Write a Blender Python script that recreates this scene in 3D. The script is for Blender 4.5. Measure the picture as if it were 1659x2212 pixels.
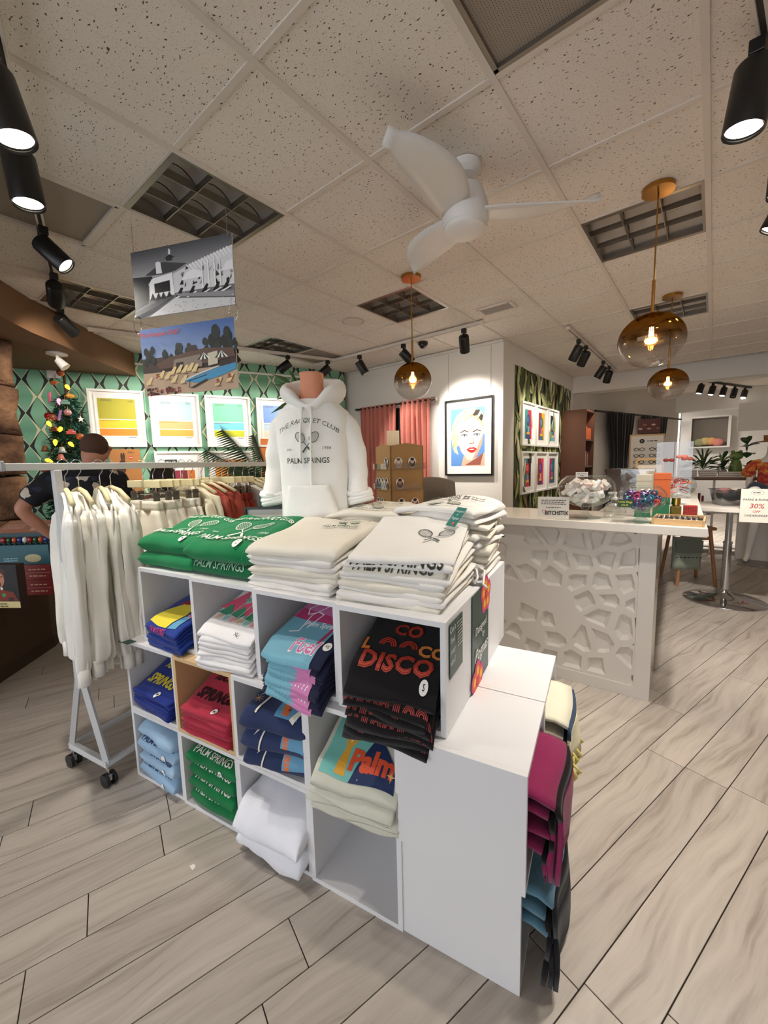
import bpy, bmesh, math, random
from mathutils import Vector, Matrix, noise
from mathutils.geometry import tessellate_polygon
for ob in list(bpy.data.objects): bpy.data.objects.remove(ob)
SC = bpy.context.scene
COL = SC.collection
PI = math.pi
def R(d): return math.radians(d)
# ------------------------------------------------------------------ camera
EYE = Vector((0, 0, 1.495)); CEIL = 2.903
YAW, PITCH, ROLL, FPX = -0.682081, -0.115718, -0.024297, 872.9
_f = Vector((math.sin(YAW)*math.cos(PITCH), math.cos(YAW)*math.cos(PITCH), math.sin(PITCH)))
_r = Vector((math.cos(YAW), -math.sin(YAW), 0)); _u = _r.cross(_f)
_c, _s = math.cos(ROLL), math.sin(ROLL)
CR, CU, CF = _c*_r+_s*_u, -_s*_r+_c*_u, _f
cd = bpy.data.cameras.new('camera'); cam = bpy.data.objects.new('camera', cd); COL.objects.link(cam)
cd.sensor_fit = 'HORIZONTAL'; cd.sensor_width = 36; cd.lens = FPX/1659*36; cd.clip_start = .02; cd.clip_end = 100
cam.matrix_world = Matrix(((CR.x, CU.x, -CF.x, EYE.x), (CR.y, CU.y, -CF.y, EYE.y), (CR.z, CU.z, -CF.z, EYE.z), (0, 0, 0, 1)))
SC.camera = cam
def pj(p):
    d = Vector(p)-EYE; z = d.dot(CF)
    return (829.5+FPX*d.dot(CR)/z, 1106-FPX*d.dot(CU)/z, z) if z > .02 else (0, 0, z)
# ------------------------------------------------------------------ world, exposure
w = bpy.data.worlds.new('world'); SC.world = w; w.use_nodes = True
w.node_tree.nodes['Background'].inputs[0].default_value = (.92, .95, 1, 1)
w.node_tree.nodes['Background'].inputs[1].default_value = 1.5
vs = SC.view_settings; vs.view_transform = 'Standard'; vs.look = 'None'; vs.gamma = 1; vs.use_curve_mapping = False
vs.exposure = 0.72
SPOTW = 26.0
# ------------------------------------------------------------------ colour and materials
def lin(c):
    return c/12.92 if c <= .04045 else ((c+.055)/1.055)**2.4
def srgb(c): return tuple(lin(v/255) for v in c[:3])+(1,)
MATS = {}
def mat(name, col=(200, 200, 200), rough=.6, metal=0, bump=0, bscale=200, var=0, vscale=6, emit=None, estr=1, spec=.5, sheen=0, coat=0):
    if name in MATS: return MATS[name]
    m = bpy.data.materials.new(name); m.use_nodes = True; nt = m.node_tree; N = nt.nodes; L = nt.links
    b = N['Principled BSDF']; b.inputs['Base Color'].default_value = srgb(col); b.inputs['Roughness'].default_value = rough
    b.inputs['Metallic'].default_value = metal; b.inputs['Specular IOR Level'].default_value = spec
    b.inputs['Sheen Weight'].default_value = sheen; b.inputs['Coat Weight'].default_value = coat
    if emit: b.inputs['Emission Color'].default_value = srgb(emit); b.inputs['Emission Strength'].default_value = estr
    if bump or var:
        tc = N.new('ShaderNodeTexCoord')
        if bump:
            n = N.new('ShaderNodeTexNoise'); n.inputs['Scale'].default_value = bscale; n.inputs['Detail'].default_value = 3
            L.new(tc.outputs['Object'], n.inputs['Vector']); bp = N.new('ShaderNodeBump'); bp.inputs['Strength'].default_value = bump
            bp.inputs['Distance'].default_value = .01; L.new(n.outputs[0], bp.inputs['Height']); L.new(bp.outputs[0], b.inputs['Normal'])
        if var:
            n = N.new('ShaderNodeTexNoise'); n.inputs['Scale'].default_value = vscale; n.inputs['Detail'].default_value = 4
            L.new(tc.outputs['Object'], n.inputs['Vector']); mx = N.new('ShaderNodeMix'); mx.data_type = 'RGBA'
            c = srgb(col); mx.inputs[6].default_value = tuple(v*(1-var) for v in c[:3])+(1,); mx.inputs[7].default_value = tuple(min(1, v*(1+var)) for v in c[:3])+(1,)
            L.new(n.outputs[0], mx.inputs[0]); L.new(mx.outputs[2], b.inputs['Base Color'])
    MATS[name] = m; return m
def ink(c, rough=.6): return mat('print_%d_%d_%d' % tuple(c[:3]), c, rough)
def cloth(c): return mat('cloth_%d_%d_%d' % tuple(c[:3]), c, .92, bump=.25, bscale=420, var=.05, vscale=9, spec=.15, sheen=.15)
def nodes(name):
    m = bpy.data.materials.new(name); m.use_nodes = True; MATS[name] = m
    return m, m.node_tree.nodes, m.node_tree.links, m.node_tree.nodes['Principled BSDF']
def nd(N, t, **k):
    n = N.new('ShaderNode'+t)
    for a, v in k.items(): setattr(n, a, v)
    return n
def mathn(N, L, op, a, b=None, c=None):
    n = N.new('ShaderNodeMath'); n.operation = op
    for i, v in enumerate((a, b, c)):
        if v is None: continue
        if isinstance(v, (int, float)): n.inputs[i].default_value = v
        else: L.new(v, n.inputs[i])
    return n.outputs[0]
def mixc(N, L, fac, a, b):
    n = N.new('ShaderNodeMix'); n.data_type = 'RGBA'
    for i, v in ((0, fac), (6, a), (7, b)):
        if isinstance(v, (int, float)): n.inputs[i].default_value = v
        elif isinstance(v, tuple): n.inputs[i].default_value = v
        else: L.new(v, n.inputs[i])
    return n.outputs[2]
# glass: thin clear wall
def glassmat(name, tint=(255, 255, 255), clear=.9, gold=False, zlo=0, zhi=1):
    m, N, L, b = nodes(name); out = N['Material Output']
    tr = nd(N, 'BsdfTransparent'); tr.inputs[0].default_value = srgb(tint); gl = nd(N, 'BsdfGlossy'); gl.inputs['Roughness'].default_value = .02
    lw = nd(N, 'LayerWeight'); lw.inputs[0].default_value = .35
    f = mathn(N, L, 'MULTIPLY_ADD', mathn(N, L, 'POWER', lw.outputs['Facing'], 1.6), .5, (1-clear)*.7)
    mx = nd(N, 'MixShader'); L.new(f, mx.inputs[0]); L.new(tr.outputs[0], mx.inputs[1]); L.new(gl.outputs[0], mx.inputs[2])
    last = mx
    if gold:
        g2 = nd(N, 'BsdfGlossy'); g2.inputs[0].default_value = srgb((150, 104, 40)); g2.inputs['Roughness'].default_value = .06
        t2 = nd(N, 'BsdfTransparent'); t2.inputs[0].default_value = srgb((150, 112, 58))
        m2 = nd(N, 'MixShader'); m2.inputs[0].default_value = .72; L.new(t2.outputs[0], m2.inputs[1]); L.new(g2.outputs[0], m2.inputs[2])
        tc = nd(N, 'TexCoord'); sx = nd(N, 'SeparateXYZ'); L.new(tc.outputs['Object'], sx.inputs[0])
        mr = nd(N, 'MapRange'); mr.inputs[1].default_value = zlo; mr.inputs[2].default_value = zhi; L.new(sx.outputs[2], mr.inputs[0])
        m3 = nd(N, 'MixShader'); L.new(mr.outputs[0], m3.inputs[0]); L.new(mx.outputs[0], m3.inputs[1]); L.new(m2.outputs[0], m3.inputs[2]); last = m3
    L.new(last.outputs[0], out.inputs[0]); return m
# ------------------------------------------------------------------ mesh builder
class MB:
    def __init__(s): s.v = []; s.f = []; s.m = []; s.mats = []; s.cur = 0; s.T = Matrix()
    def use(s, m):
        if m not in s.mats: s.mats.append(m)
        s.cur = s.mats.index(m); return s
    def add(s, vs, fs):
        o = len(s.v); s.v += [tuple(s.T @ Vector(q)) for q in vs]
        for f in fs: s.f.append(tuple(o+i for i in f)); s.m.append(s.cur)
        return s
    def box(s, x0, x1, y0, y1, z0, z1, bev=0):
        if bev <= 0:
            return s.add([(x0,y0,z0),(x1,y0,z0),(x1,y1,z0),(x0,y1,z0),(x0,y0,z1),(x1,y0,z1),(x1,y1,z1),(x0,y1,z1)],
                         [(0,3,2,1),(4,5,6,7),(0,1,5,4),(1,2,6,5),(2,3,7,6),(3,0,4,7)])
        bm = bmesh.new(); bmesh.ops.create_cube(bm, size=1)
        for q in bm.verts: q.co = Vector(((x0+x1)/2+q.co.x*(x1-x0), (y0+y1)/2+q.co.y*(y1-y0), (z0+z1)/2+q.co.z*(z1-z0)))
        bmesh.ops.bevel(bm, geom=list(bm.edges), offset=bev, segments=2, affect='EDGES', profile=.5)
        bm.verts.index_update(); s.add([q.co[:] for q in bm.verts], [[q.index for q in f.verts] for f in bm.faces]); bm.free(); return s
    def tube(s, pts, rad, n=8, caps=True, closed=False):
        pts = [Vector(p) for p in pts]; k = len(pts)
        rs = rad if isinstance(rad, (list, tuple)) else [rad]*k
        rings = []; up = None
        for i, p in enumerate(pts):
            t = ((pts[(i+1) % k]-pts[i-1]) if closed or 0 < i < k-1 else (pts[1]-pts[0] if i == 0 else pts[-1]-pts[-2])).normalized()
            if up is None:
                up = Vector((0, 0, 1)) if abs(t.z) < .9 else Vector((1, 0, 0))
            a = t.cross(up).normalized(); bb = a.cross(t).normalized(); up = bb
            rings.append([p+rs[i]*(a*math.cos(2*PI*j/n)+bb*math.sin(2*PI*j/n)) for j in range(n)])
        vs = [q for r in rings for q in r]; fs = []
        for i in range(k if closed else k-1):
            for j in range(n):
                a0 = i*n+j; a1 = i*n+(j+1) % n; b0 = ((i+1) % k)*n+j; b1 = ((i+1) % k)*n+(j+1) % n
                fs.append((a0, a1, b1, b0))
        if caps and not closed: fs += [tuple(range(n-1, -1, -1)), tuple((k-1)*n+j for j in range(n))]
        return s.add(vs, fs)
    def cyl(s, x, y, z0, z1, r, n=24, r2=None):
        return s.lathe([(r, z0), (r if r2 is None else r2, z1)], n, (x, y, 0), True)
    def lathe(s, prof, n=24, c=(0, 0, 0), caps=False):
        k = len(prof); vs = []; fs = []
        for (r, z) in prof:
            for j in range(n): vs.append((c[0]+r*math.cos(2*PI*j/n), c[1]+r*math.sin(2*PI*j/n), c[2]+z))
        for i in range(k-1):
            for j in range(n): fs.append((i*n+j, i*n+(j+1) % n, (i+1)*n+(j+1) % n, (i+1)*n+j))
        if caps: fs += [tuple(range(n-1, -1, -1)), tuple((k-1)*n+j for j in range(n))]
        return s.add(vs, fs)
    def ball(s, c, r, nu=12, nv=8, sq=(1, 1, 1)):
        prof = [(max(1e-4, math.sin(PI*i/nv)), -math.cos(PI*i/nv)) for i in range(nv+1)]
        vs = []; fs = []
        for (a, z) in prof:
            for j in range(nu): vs.append((c[0]+r*sq[0]*a*math.cos(2*PI*j/nu), c[1]+r*sq[1]*a*math.sin(2*PI*j/nu), c[2]+r*sq[2]*z))
        for i in range(nv):
            for j in range(nu): fs.append((i*nu+j, i*nu+(j+1) % nu, (i+1)*nu+(j+1) % nu, (i+1)*nu+j))
        return s.add(vs, fs)
    def prism(s, pts, z0, z1):            # polygon in xy extruded in z
        n = len(pts); tri = tessellate_polygon([[Vector((p[0], p[1], 0)) for p in pts]])
        vs = [(p[0], p[1], z0) for p in pts]+[(p[0], p[1], z1) for p in pts]
        ar = sum(pts[i][0]*pts[(i+1) % n][1]-pts[(i+1) % n][0]*pts[i][1] for i in range(n))
        fs = [(i, (i+1) % n, n+(i+1) % n, n+i) if ar > 0 else (i, n+i, n+(i+1) % n, (i+1) % n) for i in range(n)]
        def orient(t):
            a, b, c = t; x = (pts[b][0]-pts[a][0])*(pts[c][1]-pts[a][1])-(pts[c][0]-pts[a][0])*(pts[b][1]-pts[a][1])
            return (a, b, c) if x > 0 else (a, c, b)
        for t in tri:
            a, b, c = orient(t); fs.append((n+a, n+b, n+c)); fs.append((c, b, a))
        return s.add(vs, fs)
    def poly(s, pts3):
        if len(pts3) <= 4: return s.add(pts3, [tuple(range(len(pts3)))])
        tri = tessellate_polygon([[Vector(p) for p in pts3]]); return s.add(pts3, [tuple(t) for t in tri])
    def grid(s, P, closeu=False, closev=False):   # P[i][j]
        nu, nv = len(P), len(P[0]); vs = [q for r in P for q in r]; fs = []
        for i in range(nu if closeu else nu-1):
            for j in range(nv if closev else nv-1):
                fs.append((i*nv+j, ((i+1) % nu)*nv+j, ((i+1) % nu)*nv+(j+1) % nv, i*nv+(j+1) % nv))
        return s.add(vs, fs)
    def obj(s, name, m=None, parent=None, smooth=False, bevel=0):
        if m and not s.mats: s.mats = [m]
        me = bpy.data.meshes.new(name); me.from_pydata([Vector(q) for q in s.v], [], s.f)
        for q in s.mats: me.materials.append(q)
        if len(s.mats) > 1: me.polygons.foreach_set('material_index', s.m)
        if smooth: me.polygons.foreach_set('use_smooth', [True]*len(me.polygons))
        me.update(); o = bpy.data.objects.new(name, me); COL.objects.link(o)
        if parent: o.parent = parent
        if bevel:
            bv = o.modifiers.new('bevel', 'BEVEL'); bv.width = bevel; bv.segments = 2; bv.limit_method = 'ANGLE'
        if smooth == 'auto': 
            for p_ in me.polygons: p_.use_smooth = True
            me.set_sharp_from_angle(angle=R(40))
        return o
def tag(o, label, cat, group=None):
    o['label'] = label; o['category'] = cat
    if group: o['group'] = group
    return o
def thing(name, label, cat, loc=(0, 0, 0), rz=0, group=None):
    o = bpy.data.objects.new(name, None); o.empty_display_size = .05; COL.objects.link(o); o.location = loc; o.rotation_euler = (0, 0, rz)
    return tag(o, label, cat, group)
def struct(o): o['kind'] = 'structure'; return o
def dup(root, loc=None, rz=None, label=None, group=None, parent=None):
    r = root.copy(); COL.objects.link(r)
    if parent is not None: r.parent = parent
    if loc is not None: r.location = loc
    if rz is not None: r.rotation_euler = (0, 0, rz)
    if label: r['label'] = label
    if group: r['group'] = group
    for ch in list(root.children): dup(ch, parent=r)
    return r
# ------------------------------------------------------------------ lettering and flat print
def textmesh(body, size=.05, bold=0, shear=0, align='CENTER', spacing=1):
    cu = bpy.data.curves.new('t', 'FONT'); cu.body = body; cu.size = size; cu.align_x = align; cu.align_y = 'CENTER'
    cu.offset = bold*size; cu.shear = shear; cu.space_character = spacing; cu.resolution_u = 2; cu.fill_mode = 'FRONT'
    o = bpy.data.objects.new('t', cu); COL.objects.link(o); dg = bpy.context.evaluated_depsgraph_get()
    me = bpy.data.meshes.new_from_object(o.evaluated_get(dg)); vs = [q.co[:] for q in me.vertices]; fs = [tuple(p.vertices) for p in me.polygons]
    bpy.data.objects.remove(o); bpy.data.curves.remove(cu); bpy.data.meshes.remove(me); return vs, fs
def subdiv(vs, fs, mx):
    bm = bmesh.new(); bv = [bm.verts.new(q) for q in vs]
    for f in fs:
        try: bm.faces.new([bv[i] for i in f])
        except ValueError: pass
    for _ in range(5):
        e = [q for q in bm.edges if q.calc_length() > mx]
        if not e: break
        bmesh.ops.subdivide_edges(bm, edges=e, cuts=1); bmesh.ops.triangulate(bm, faces=bm.faces)
    bm.verts.index_update(); r = ([q.co[:] for q in bm.verts], [tuple(q.index for q in f.verts) for f in bm.faces]); bm.free(); return r
class Print:     # collects flat coloured shapes, then lays them on a surface S(x, y, lift) -> point
    def __init__(s): s.items = []; s.k = 0
    def shape(s, col, pts):
        pts = [(p[0], p[1]) for p in pts]
        if len(pts) == 4 or len(pts) > 4:
            tri = tessellate_polygon([[Vector((p[0], p[1], 0)) for p in pts]])
        else: tri = [(0, 1, 2)]
        s.items.append((col, [(p[0], p[1], 0) for p in pts], [tuple(t) for t in tri], s.k)); s.k += 1; return s
    def rect(s, col, x0, y0, x1, y1): return s.shape(col, [(x0, y0), (x1, y0), (x1, y1), (x0, y1)])
    def disc(s, col, x, y, rx, ry=None, n=20, a0=0, a1=360):
        ry = rx if ry is None else ry
        return s.shape(col, [(x+rx*math.cos(R(a0+(a1-a0)*i/n)), y+ry*math.sin(R(a0+(a1-a0)*i/n))) for i in range(n if a1-a0 >= 360 else n+1)])
    def line(s, col, pts, wd, closed=False):
        n = len(pts); tri = []; vs = []
        for i in range(n if closed else n-1):
            a = Vector(pts[i]).to_2d(); b = Vector(pts[(i+1) % n]).to_2d(); d = b-a
            if d.length < 1e-7: continue
            d.normalize(); q = Vector((-d.y, d.x))*wd/2; a = a-d*wd*.2; b = b+d*wd*.2; o = len(vs)
            vs += [(a-q), (b-q), (b+q), (a+q)]; tri += [(o, o+1, o+2, o+3)]
        s.items.append((col, [(p.x, p.y, 0) for p in vs], tri, s.k)); s.k += 1; return s
    def ring(s, col, x, y, rx, ry, wd, rot=0, n=22, a0=0, a1=360):
        c, q = math.cos(rot), math.sin(rot); P = []
        for i in range(n if a1-a0 >= 360 else n+1):
            t = R(a0+(a1-a0)*i/n); u, v = rx*math.cos(t), ry*math.sin(t); P.append((x+u*c-v*q, y+u*q+v*c))
        return s.line(col, P, wd, a1-a0 >= 360)
    def text(s, col, body, x, y, size, bold=0, shear=0, align='CENTER', rot=0, arch=0, sx=1, spacing=1):
        vs, fs = textmesh(body, size, bold, shear, align, spacing); c, q = math.cos(rot), math.sin(rot); o = []
        for (a, b, _) in vs:
            a *= sx; b -= arch*a*a; o.append((x+a*c-b*q, y+a*q+b*c, 0))
        s.items.append((col, o, fs, s.k)); s.k += 1; return s
    def greek(s, col, x, y, w, h, n=1, seed=1):      # rows of short strokes: print too small to read
        rd = random.Random(seed)
        for r in range(n):
            yy = y-r*h*2; a = x-w/2
            while a < x+w/2-h: b = min(x+w/2, a+h*rd.uniform(1.2, 3.2)); s.rect(col, a, yy-h*.4, b, yy+h*.4); a = b+h*.6
        return s
    def obj(s, name, parent, S, sub=0, eps=.0002, lift=.0006):
        mb = MB()
        for col, vs, fs, k in s.items:
            if sub: vs, fs = subdiv(vs, fs, sub)
            mb.use(ink(col)); mb.add([S(p[0], p[1], lift+eps*k) for p in vs], fs)
        return mb.obj(name, None, parent)
def planeS(o, ex, ey):
    o, ex, ey = Vector(o), Vector(ex).normalized(), Vector(ey).normalized(); n = ex.cross(ey)
    return lambda x, y, l: o+ex*x+ey*y+n*l
def racquets(P, col, x, y, s, wd=.004, strings=True):     # crossed racquets printed around (x, y)
    for sg in (-1, 1):
        hx, hy = x+sg*.52*s, y+.38*s; rot = sg*R(52)
        P.ring(col, hx, hy, .42*s, .3*s, wd, rot)
        c, q = math.cos(rot), math.sin(rot)
        if strings:
            for i in range(-3, 4):
                t = i*.1*s; h = .3*s*math.sqrt(max(0, 1-(t/(.42*s))**2))
                P.line(col, [(hx+t*c+h*q, hy+t*q-h*c), (hx+t*c-h*q, hy+t*q+h*c)], wd*.25)
                u = i*.075*s; h = .42*s*math.sqrt(max(0, 1-(u/(.3*s))**2))
                P.line(col, [(hx-h*c-u*q, hy-h*q+u*c), (hx+h*c-u*q, hy+h*q+u*c)], wd*.25)
        tx, ty = hx-sg*.42*s*c, hy-sg*.42*s*q
        P.line(col, [(tx, ty), (tx-sg*.5*s*c, ty-sg*.5*s*q)], wd); P.line(col, [(tx-sg*.5*s*c, ty-sg*.5*s*q), (tx-sg*.95*s*c, ty-sg*.95*s*q)], wd*2.6)
    return P
# ================================================================== SETTING
WHITE = mat('white_paint', (226, 222, 216), .75, bump=.08, bscale=140)
# wood-look plank
def plankmat():
    m, N, L, b = nodes('grey_oak_plank'); tc = nd(N, 'TexCoord'); oi = nd(N, 'ObjectInfo')
    off = nd(N, 'VectorMath', operation='MULTIPLY_ADD'); cb = nd(N, 'CombineXYZ')
    L.new(oi.outputs['Random'], cb.inputs[0]); L.new(oi.outputs['Random'], cb.inputs[1]); L.new(oi.outputs['Random'], cb.inputs[2])
    L.new(cb.outputs[0], off.inputs[0]); off.inputs[1].default_value = (37, 53, 71); L.new(tc.outputs['Object'], off.inputs[2])
    mp = nd(N, 'Mapping'); mp.inputs['Scale'].default_value = (.8, 12, 12); L.new(off.outputs[0], mp.inputs[0])
    wob = nd(N, 'TexNoise'); wob.inputs['Scale'].default_value = 1.6; wob.inputs['Detail'].default_value = 2; L.new(off.outputs[0], wob.inputs['Vector'])
    wv = nd(N, 'VectorMath', operation='MULTIPLY_ADD'); L.new(wob.outputs[1], wv.inputs[0]); wv.inputs[1].default_value = (.1, 2.2, 0); L.new(mp.outputs[0], wv.inputs[2])
    g = nd(N, 'TexNoise'); g.inputs['Scale'].default_value = 2.2; g.inputs['Detail'].default_value = 6; g.inputs['Roughness'].default_value = .62; L.new(wv.outputs[0], g.inputs['Vector'])
    fine = nd(N, 'TexNoise'); fine.inputs['Scale'].default_value = 14; fine.inputs['Detail'].default_value = 3; L.new(mp.outputs[0], fine.inputs['Vector'])
    r = nd(N, 'ValToRGB'); cr = r.color_ramp; cr.elements[0].position = .3; cr.elements[0].color = srgb((146, 135, 125)); cr.elements[1].position = .62; cr.elements[1].color = srgb((189, 180, 170))
    e = cr.elements.new(.45); e.color = srgb((175, 166, 156)); L.new(g.outputs[0], r.inputs[0])
    c1 = mixc(N, L, mathn(N, L, 'MULTIPLY', fine.outputs[0], .22), r.outputs[0], srgb((146, 131, 119)))
    hs = nd(N, 'HueSaturation'); L.new(c1, hs.inputs['Color']); L.new(mathn(N, L, 'MULTIPLY_ADD', oi.outputs['Random'], .16, .92), hs.inputs['Value'])
    L.new(hs.outputs[0], b.inputs['Base Color']); b.inputs['Roughness'].default_value = .42; b.inputs['Specular IOR Level'].default_value = .4
    bp = nd(N, 'Bump'); bp.inputs['Strength'].default_value = .05; L.new(g.outputs[0], bp.inputs['Height']); L.new(bp.outputs[0], b.inputs['Normal']); return m
PLANK = plankmat()
FLOOR = struct(MB().box(-8, 5, -5, 18, -.1, -.006).obj('floor', mat('dark_floor_joint', (40, 32, 27), .9)))
PW, PL, PA = .165, 1.22, R(73.4)
pd, pn = Vector((math.cos(PA), math.sin(PA), 0)), Vector((-math.sin(PA), math.cos(PA), 0))
rnd = random.Random(4); cand = []
for i in range(-14, 60):
    st = rnd.random()*PL
    if i == 10: st = .063
    for j in range(-4, 14):
        c = pd*(st+(j+.5)*PL)+pn*(.023+(i+.5)*PW)
        if not (-6.6 < c.x < 3 and -.9 < c.y < 14): continue
        if c.x < -2.2 and c.y > 5.2: continue
        ends = [pj(c+pd*a*PL*.5+pn*b_*PW*.5) for a in (-1, 0, 1) for b_ in (-1, 1)]
        vis = [e for e in ends if e[2] > .05 and -60 < e[0] < 1719 and -60 < e[1] < 2300]
        cand.append(((1/max(.3, vis[0][2]) if vis else 0), c))
cand.sort(key=lambda q: -q[0])
bm = MB().box(-PL/2+.0016, PL/2-.0016, -PW/2+.0016, PW/2-.0016, -.008, 0, .0012)
pl0 = bm.obj('plank', PLANK, FLOOR); pl0.location = cand[0][1]; pl0.rotation_euler = (0, 0, PA)
for k, (v, c) in enumerate(cand[1:300]):
    o = pl0.copy(); COL.objects.link(o); o.location = c
rest = MB()
for v, c in cand[300:]:
    rest.T = Matrix.Translation(c) @ Matrix.Rotation(PA, 4, 'Z'); rest.box(-PL/2+.0016, PL/2-.0016, -PW/2+.0016, PW/2-.0016, -.006, 0)
if rest.v: o = rest.obj('plank_field', PLANK, FLOOR); o['kind'] = 'stuff'
# ---- ceiling
GX, GY, GT = -1.3163, .9616, .6096
def tilemat():
    m, N, L, b = nodes('fissured_ceiling_tile'); tc = nd(N, 'TexCoord'); oi = nd(N, 'ObjectInfo')
    ad = nd(N, 'VectorMath', operation='ADD'); L.new(tc.outputs['Object'], ad.inputs[0]); L.new(oi.outputs['Location'], ad.inputs[1])
    wn = nd(N, 'TexNoise'); wn.inputs['Scale'].default_value = 30; L.new(ad.outputs[0], wn.inputs['Vector'])
    wv = nd(N, 'VectorMath', operation='MULTIPLY_ADD'); L.new(wn.outputs[1], wv.inputs[0]); wv.inputs[1].default_value = (.03, .03, .0); L.new(ad.outputs[0], wv.inputs[2])
    mp = nd(N, 'Mapping'); mp.inputs['Scale'].default_value = (1, 2.3, 1); mp.inputs['Rotation'].default_value = (0, 0, .8); L.new(wv.outputs[0], mp.inputs[0])
    vo = nd(N, 'TexVoronoi'); vo.inputs['Scale'].default_value = 38; L.new(mp.outputs[0], vo.inputs['Vector'])
    big = mathn(N, L, 'LESS_THAN', vo.outputs['Distance'], .165)
    n2 = nd(N, 'TexVoronoi'); n2.inputs['Scale'].default_value = 150; L.new(ad.outputs[0], n2.inputs['Vector'])
    small = mathn(N, L, 'MULTIPLY', mathn(N, L, 'LESS_THAN', n2.outputs['Distance'], .2), .5)
    f = mathn(N, L, 'MAXIMUM', big, small)
    st = nd(N, 'TexNoise'); st.inputs['Scale'].default_value = 1.3; L.new(ad.outputs[0], st.inputs['Vector'])
    base = mixc(N, L, st.outputs[0], srgb((228, 218, 208)), srgb((245, 238, 229)))
    L.new(mixc(N, L, f, base, srgb((98, 85, 74))), b.inputs['Base Color']); b.inputs['Roughness'].default_value = .95; b.inputs['Specular IOR Level'].default_value = .1
    bp = nd(N, 'Bump'); bp.inputs['Strength'].default_value = .5; bp.inputs['Distance'].default_value = .004; bp.invert = True; L.new(f, bp.inputs['Height']); L.new(bp.outputs[0], b.inputs['Normal']); return m
TILE = tilemat(); TEE = mat('cream_ceiling_tee', (222, 213, 203), .6)
CE = struct(MB().box(-8, 5, -5, 18, 3.06, 3.2).obj('ceiling', mat('ceiling_deck', (120, 110, 100), .9)))
TROFF = {(-2, 0), (-2, 3), (1, 3), (1, 6), (-5, 0), (-5, 3)}; GRILLE = {(-3, -1): 'a', (1, 0): 'b', (-5, 4): 'c'}
t0 = None
for b_ in range(-9, 5):
    for a_ in range(-2, 12):
        x, y = GX+b_*GT, GY+a_*GT
        if (b_, a_) in TROFF or (b_, a_) in GRILLE: continue
        if x+.3 < -2.2 and y > 4.7: continue
        if y > 7.6: continue
        if (x+.3) < -4.2 and (y-4.54) > (x+.3+4.4)*2.288+.9: continue
        loc = (x+GT/2, y+GT/2, CEIL)
        if t0 is None: t0 = MB().box(-GT/2+.004, GT/2-.004, -GT/2+.004, GT/2-.004, .002, .016).obj('ceiling_tile', TILE, CE); t0.location = loc
        else: o = t0.copy(); COL.objects.link(o); o.location = loc
n1 = None
for a_ in range(-2, 12):
    y = GY+a_*GT; o = MB().box(-7.2 if y < 4.6 else -2.0, 4, y-.012, y+.012, CEIL-.004, CEIL+.03).obj('ceiling_tee', TEE, CE)
for b_ in range(-9, 9):
    x = GX+b_*GT; o = MB().box(x-.013, x+.013, -1.2, 4.62 if x < -1.95 else 7.62, CEIL-.007, CEIL+.03).obj('ceiling_tee', TEE, CE)
far = MB().box(-8, 5, 8.3, 18, CEIL, CEIL+.02).obj('ceiling_tile_field', TILE, CE); far['kind'] = 'stuff'
far = MB().box(-8, 5, -5, -.28, CEIL, CEIL+.02).obj('ceiling_tile_field', TILE, CE); far['kind'] = 'stuff'
for k in range(5):
    MB().box(-2.5+k*1.22, -2.47+k*1.22, 8.4, 15, CEIL-.008, CEIL+.004).obj('ceiling_tee', TEE, CE)
    MB().box(-3, 4, 9+k*1.22, 9.03+k*1.22, CEIL-.008, CEIL+.004).obj('ceiling_tee', TEE, CE)
# ---- troffers (unlit parabolic fixtures)
ALU = mat('dull_aluminium', (150, 144, 136), .3, .9); DALU = mat('louvre_aluminium', (176, 172, 168), .45, .45)
def make_troffer():
    t = thing('ceiling_light', 'x', 'light', (0, 0, CEIL)); g = GT/2-.014
    fr = MB()
    for s in (-1, 1): fr.box(-g, g, s*g-.014, s*g+.014, -.006, .02); fr.box(s*g-.014, s*g+.014, -g, g, -.006, .02)
    fr.obj('frame', ALU, t)
    hb = MB(); hb.box(-g, g, -g, g, .1, .11)
    for s in (-1, 1): hb.box(-g, g, s*g-.004, s*g+.004, 0, .1); hb.box(s*g-.004, s*g+.004, -g, g, 0, .1)
    hb.obj('housing', mat('troffer_housing', (150, 146, 140), .5, .4), t)
    for k in (-1, 1):
        MB().box(-g, g, k*g/3-.0025, k*g/3+.0025, .003, .045).obj('louvre_blade', ALU, t); MB().box(k*g/3-.0025, k*g/3+.0025, -g, g, .003, .045).obj('louvre_blade', ALU, t)
    c = 2*g/3
    for i in (-1, 0, 1):
        for j in (-1, 0, 1):
            P = [[(i*c+(u/6-.5)*c*.96, j*c+(v/6-.5)*c*.96, .035+.05*(1-abs(v/3-1)**2)-.025*(1-abs(u/3-1))*(1-abs(v/3-1))) for v in range(7)] for u in range(7)]
            MB().grid(P).obj('reflector', DALU, t, True)
    return t
TR = make_troffer()
tl = {(-2, 0): 'unlit silver ceiling light above the hanging black and white photo board', (-2, 3): 'unlit silver ceiling light behind the leftmost gold globe pendant',
      (1, 3): 'unlit bluish ceiling light beside the nearest gold globe pendant canopy', (1, 6): 'unlit bluish ceiling light farthest back on the right',
      (-5, 0): 'dark unlit ceiling light beside the curved brown soffit', (-5, 3): 'unlit ceiling light near the green wallpaper top, next to a perforated panel'}
for k, (q, s) in enumerate(tl.items()):
    loc = (GX+(q[0]+.5)*GT, GY+(q[1]+.5)*GT, CEIL)
    if k == 0: TR.location = loc; TR['label'] = s; TR['group'] = 'unlit square ceiling lights'
    else: dup(TR, loc, None, s)
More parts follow.
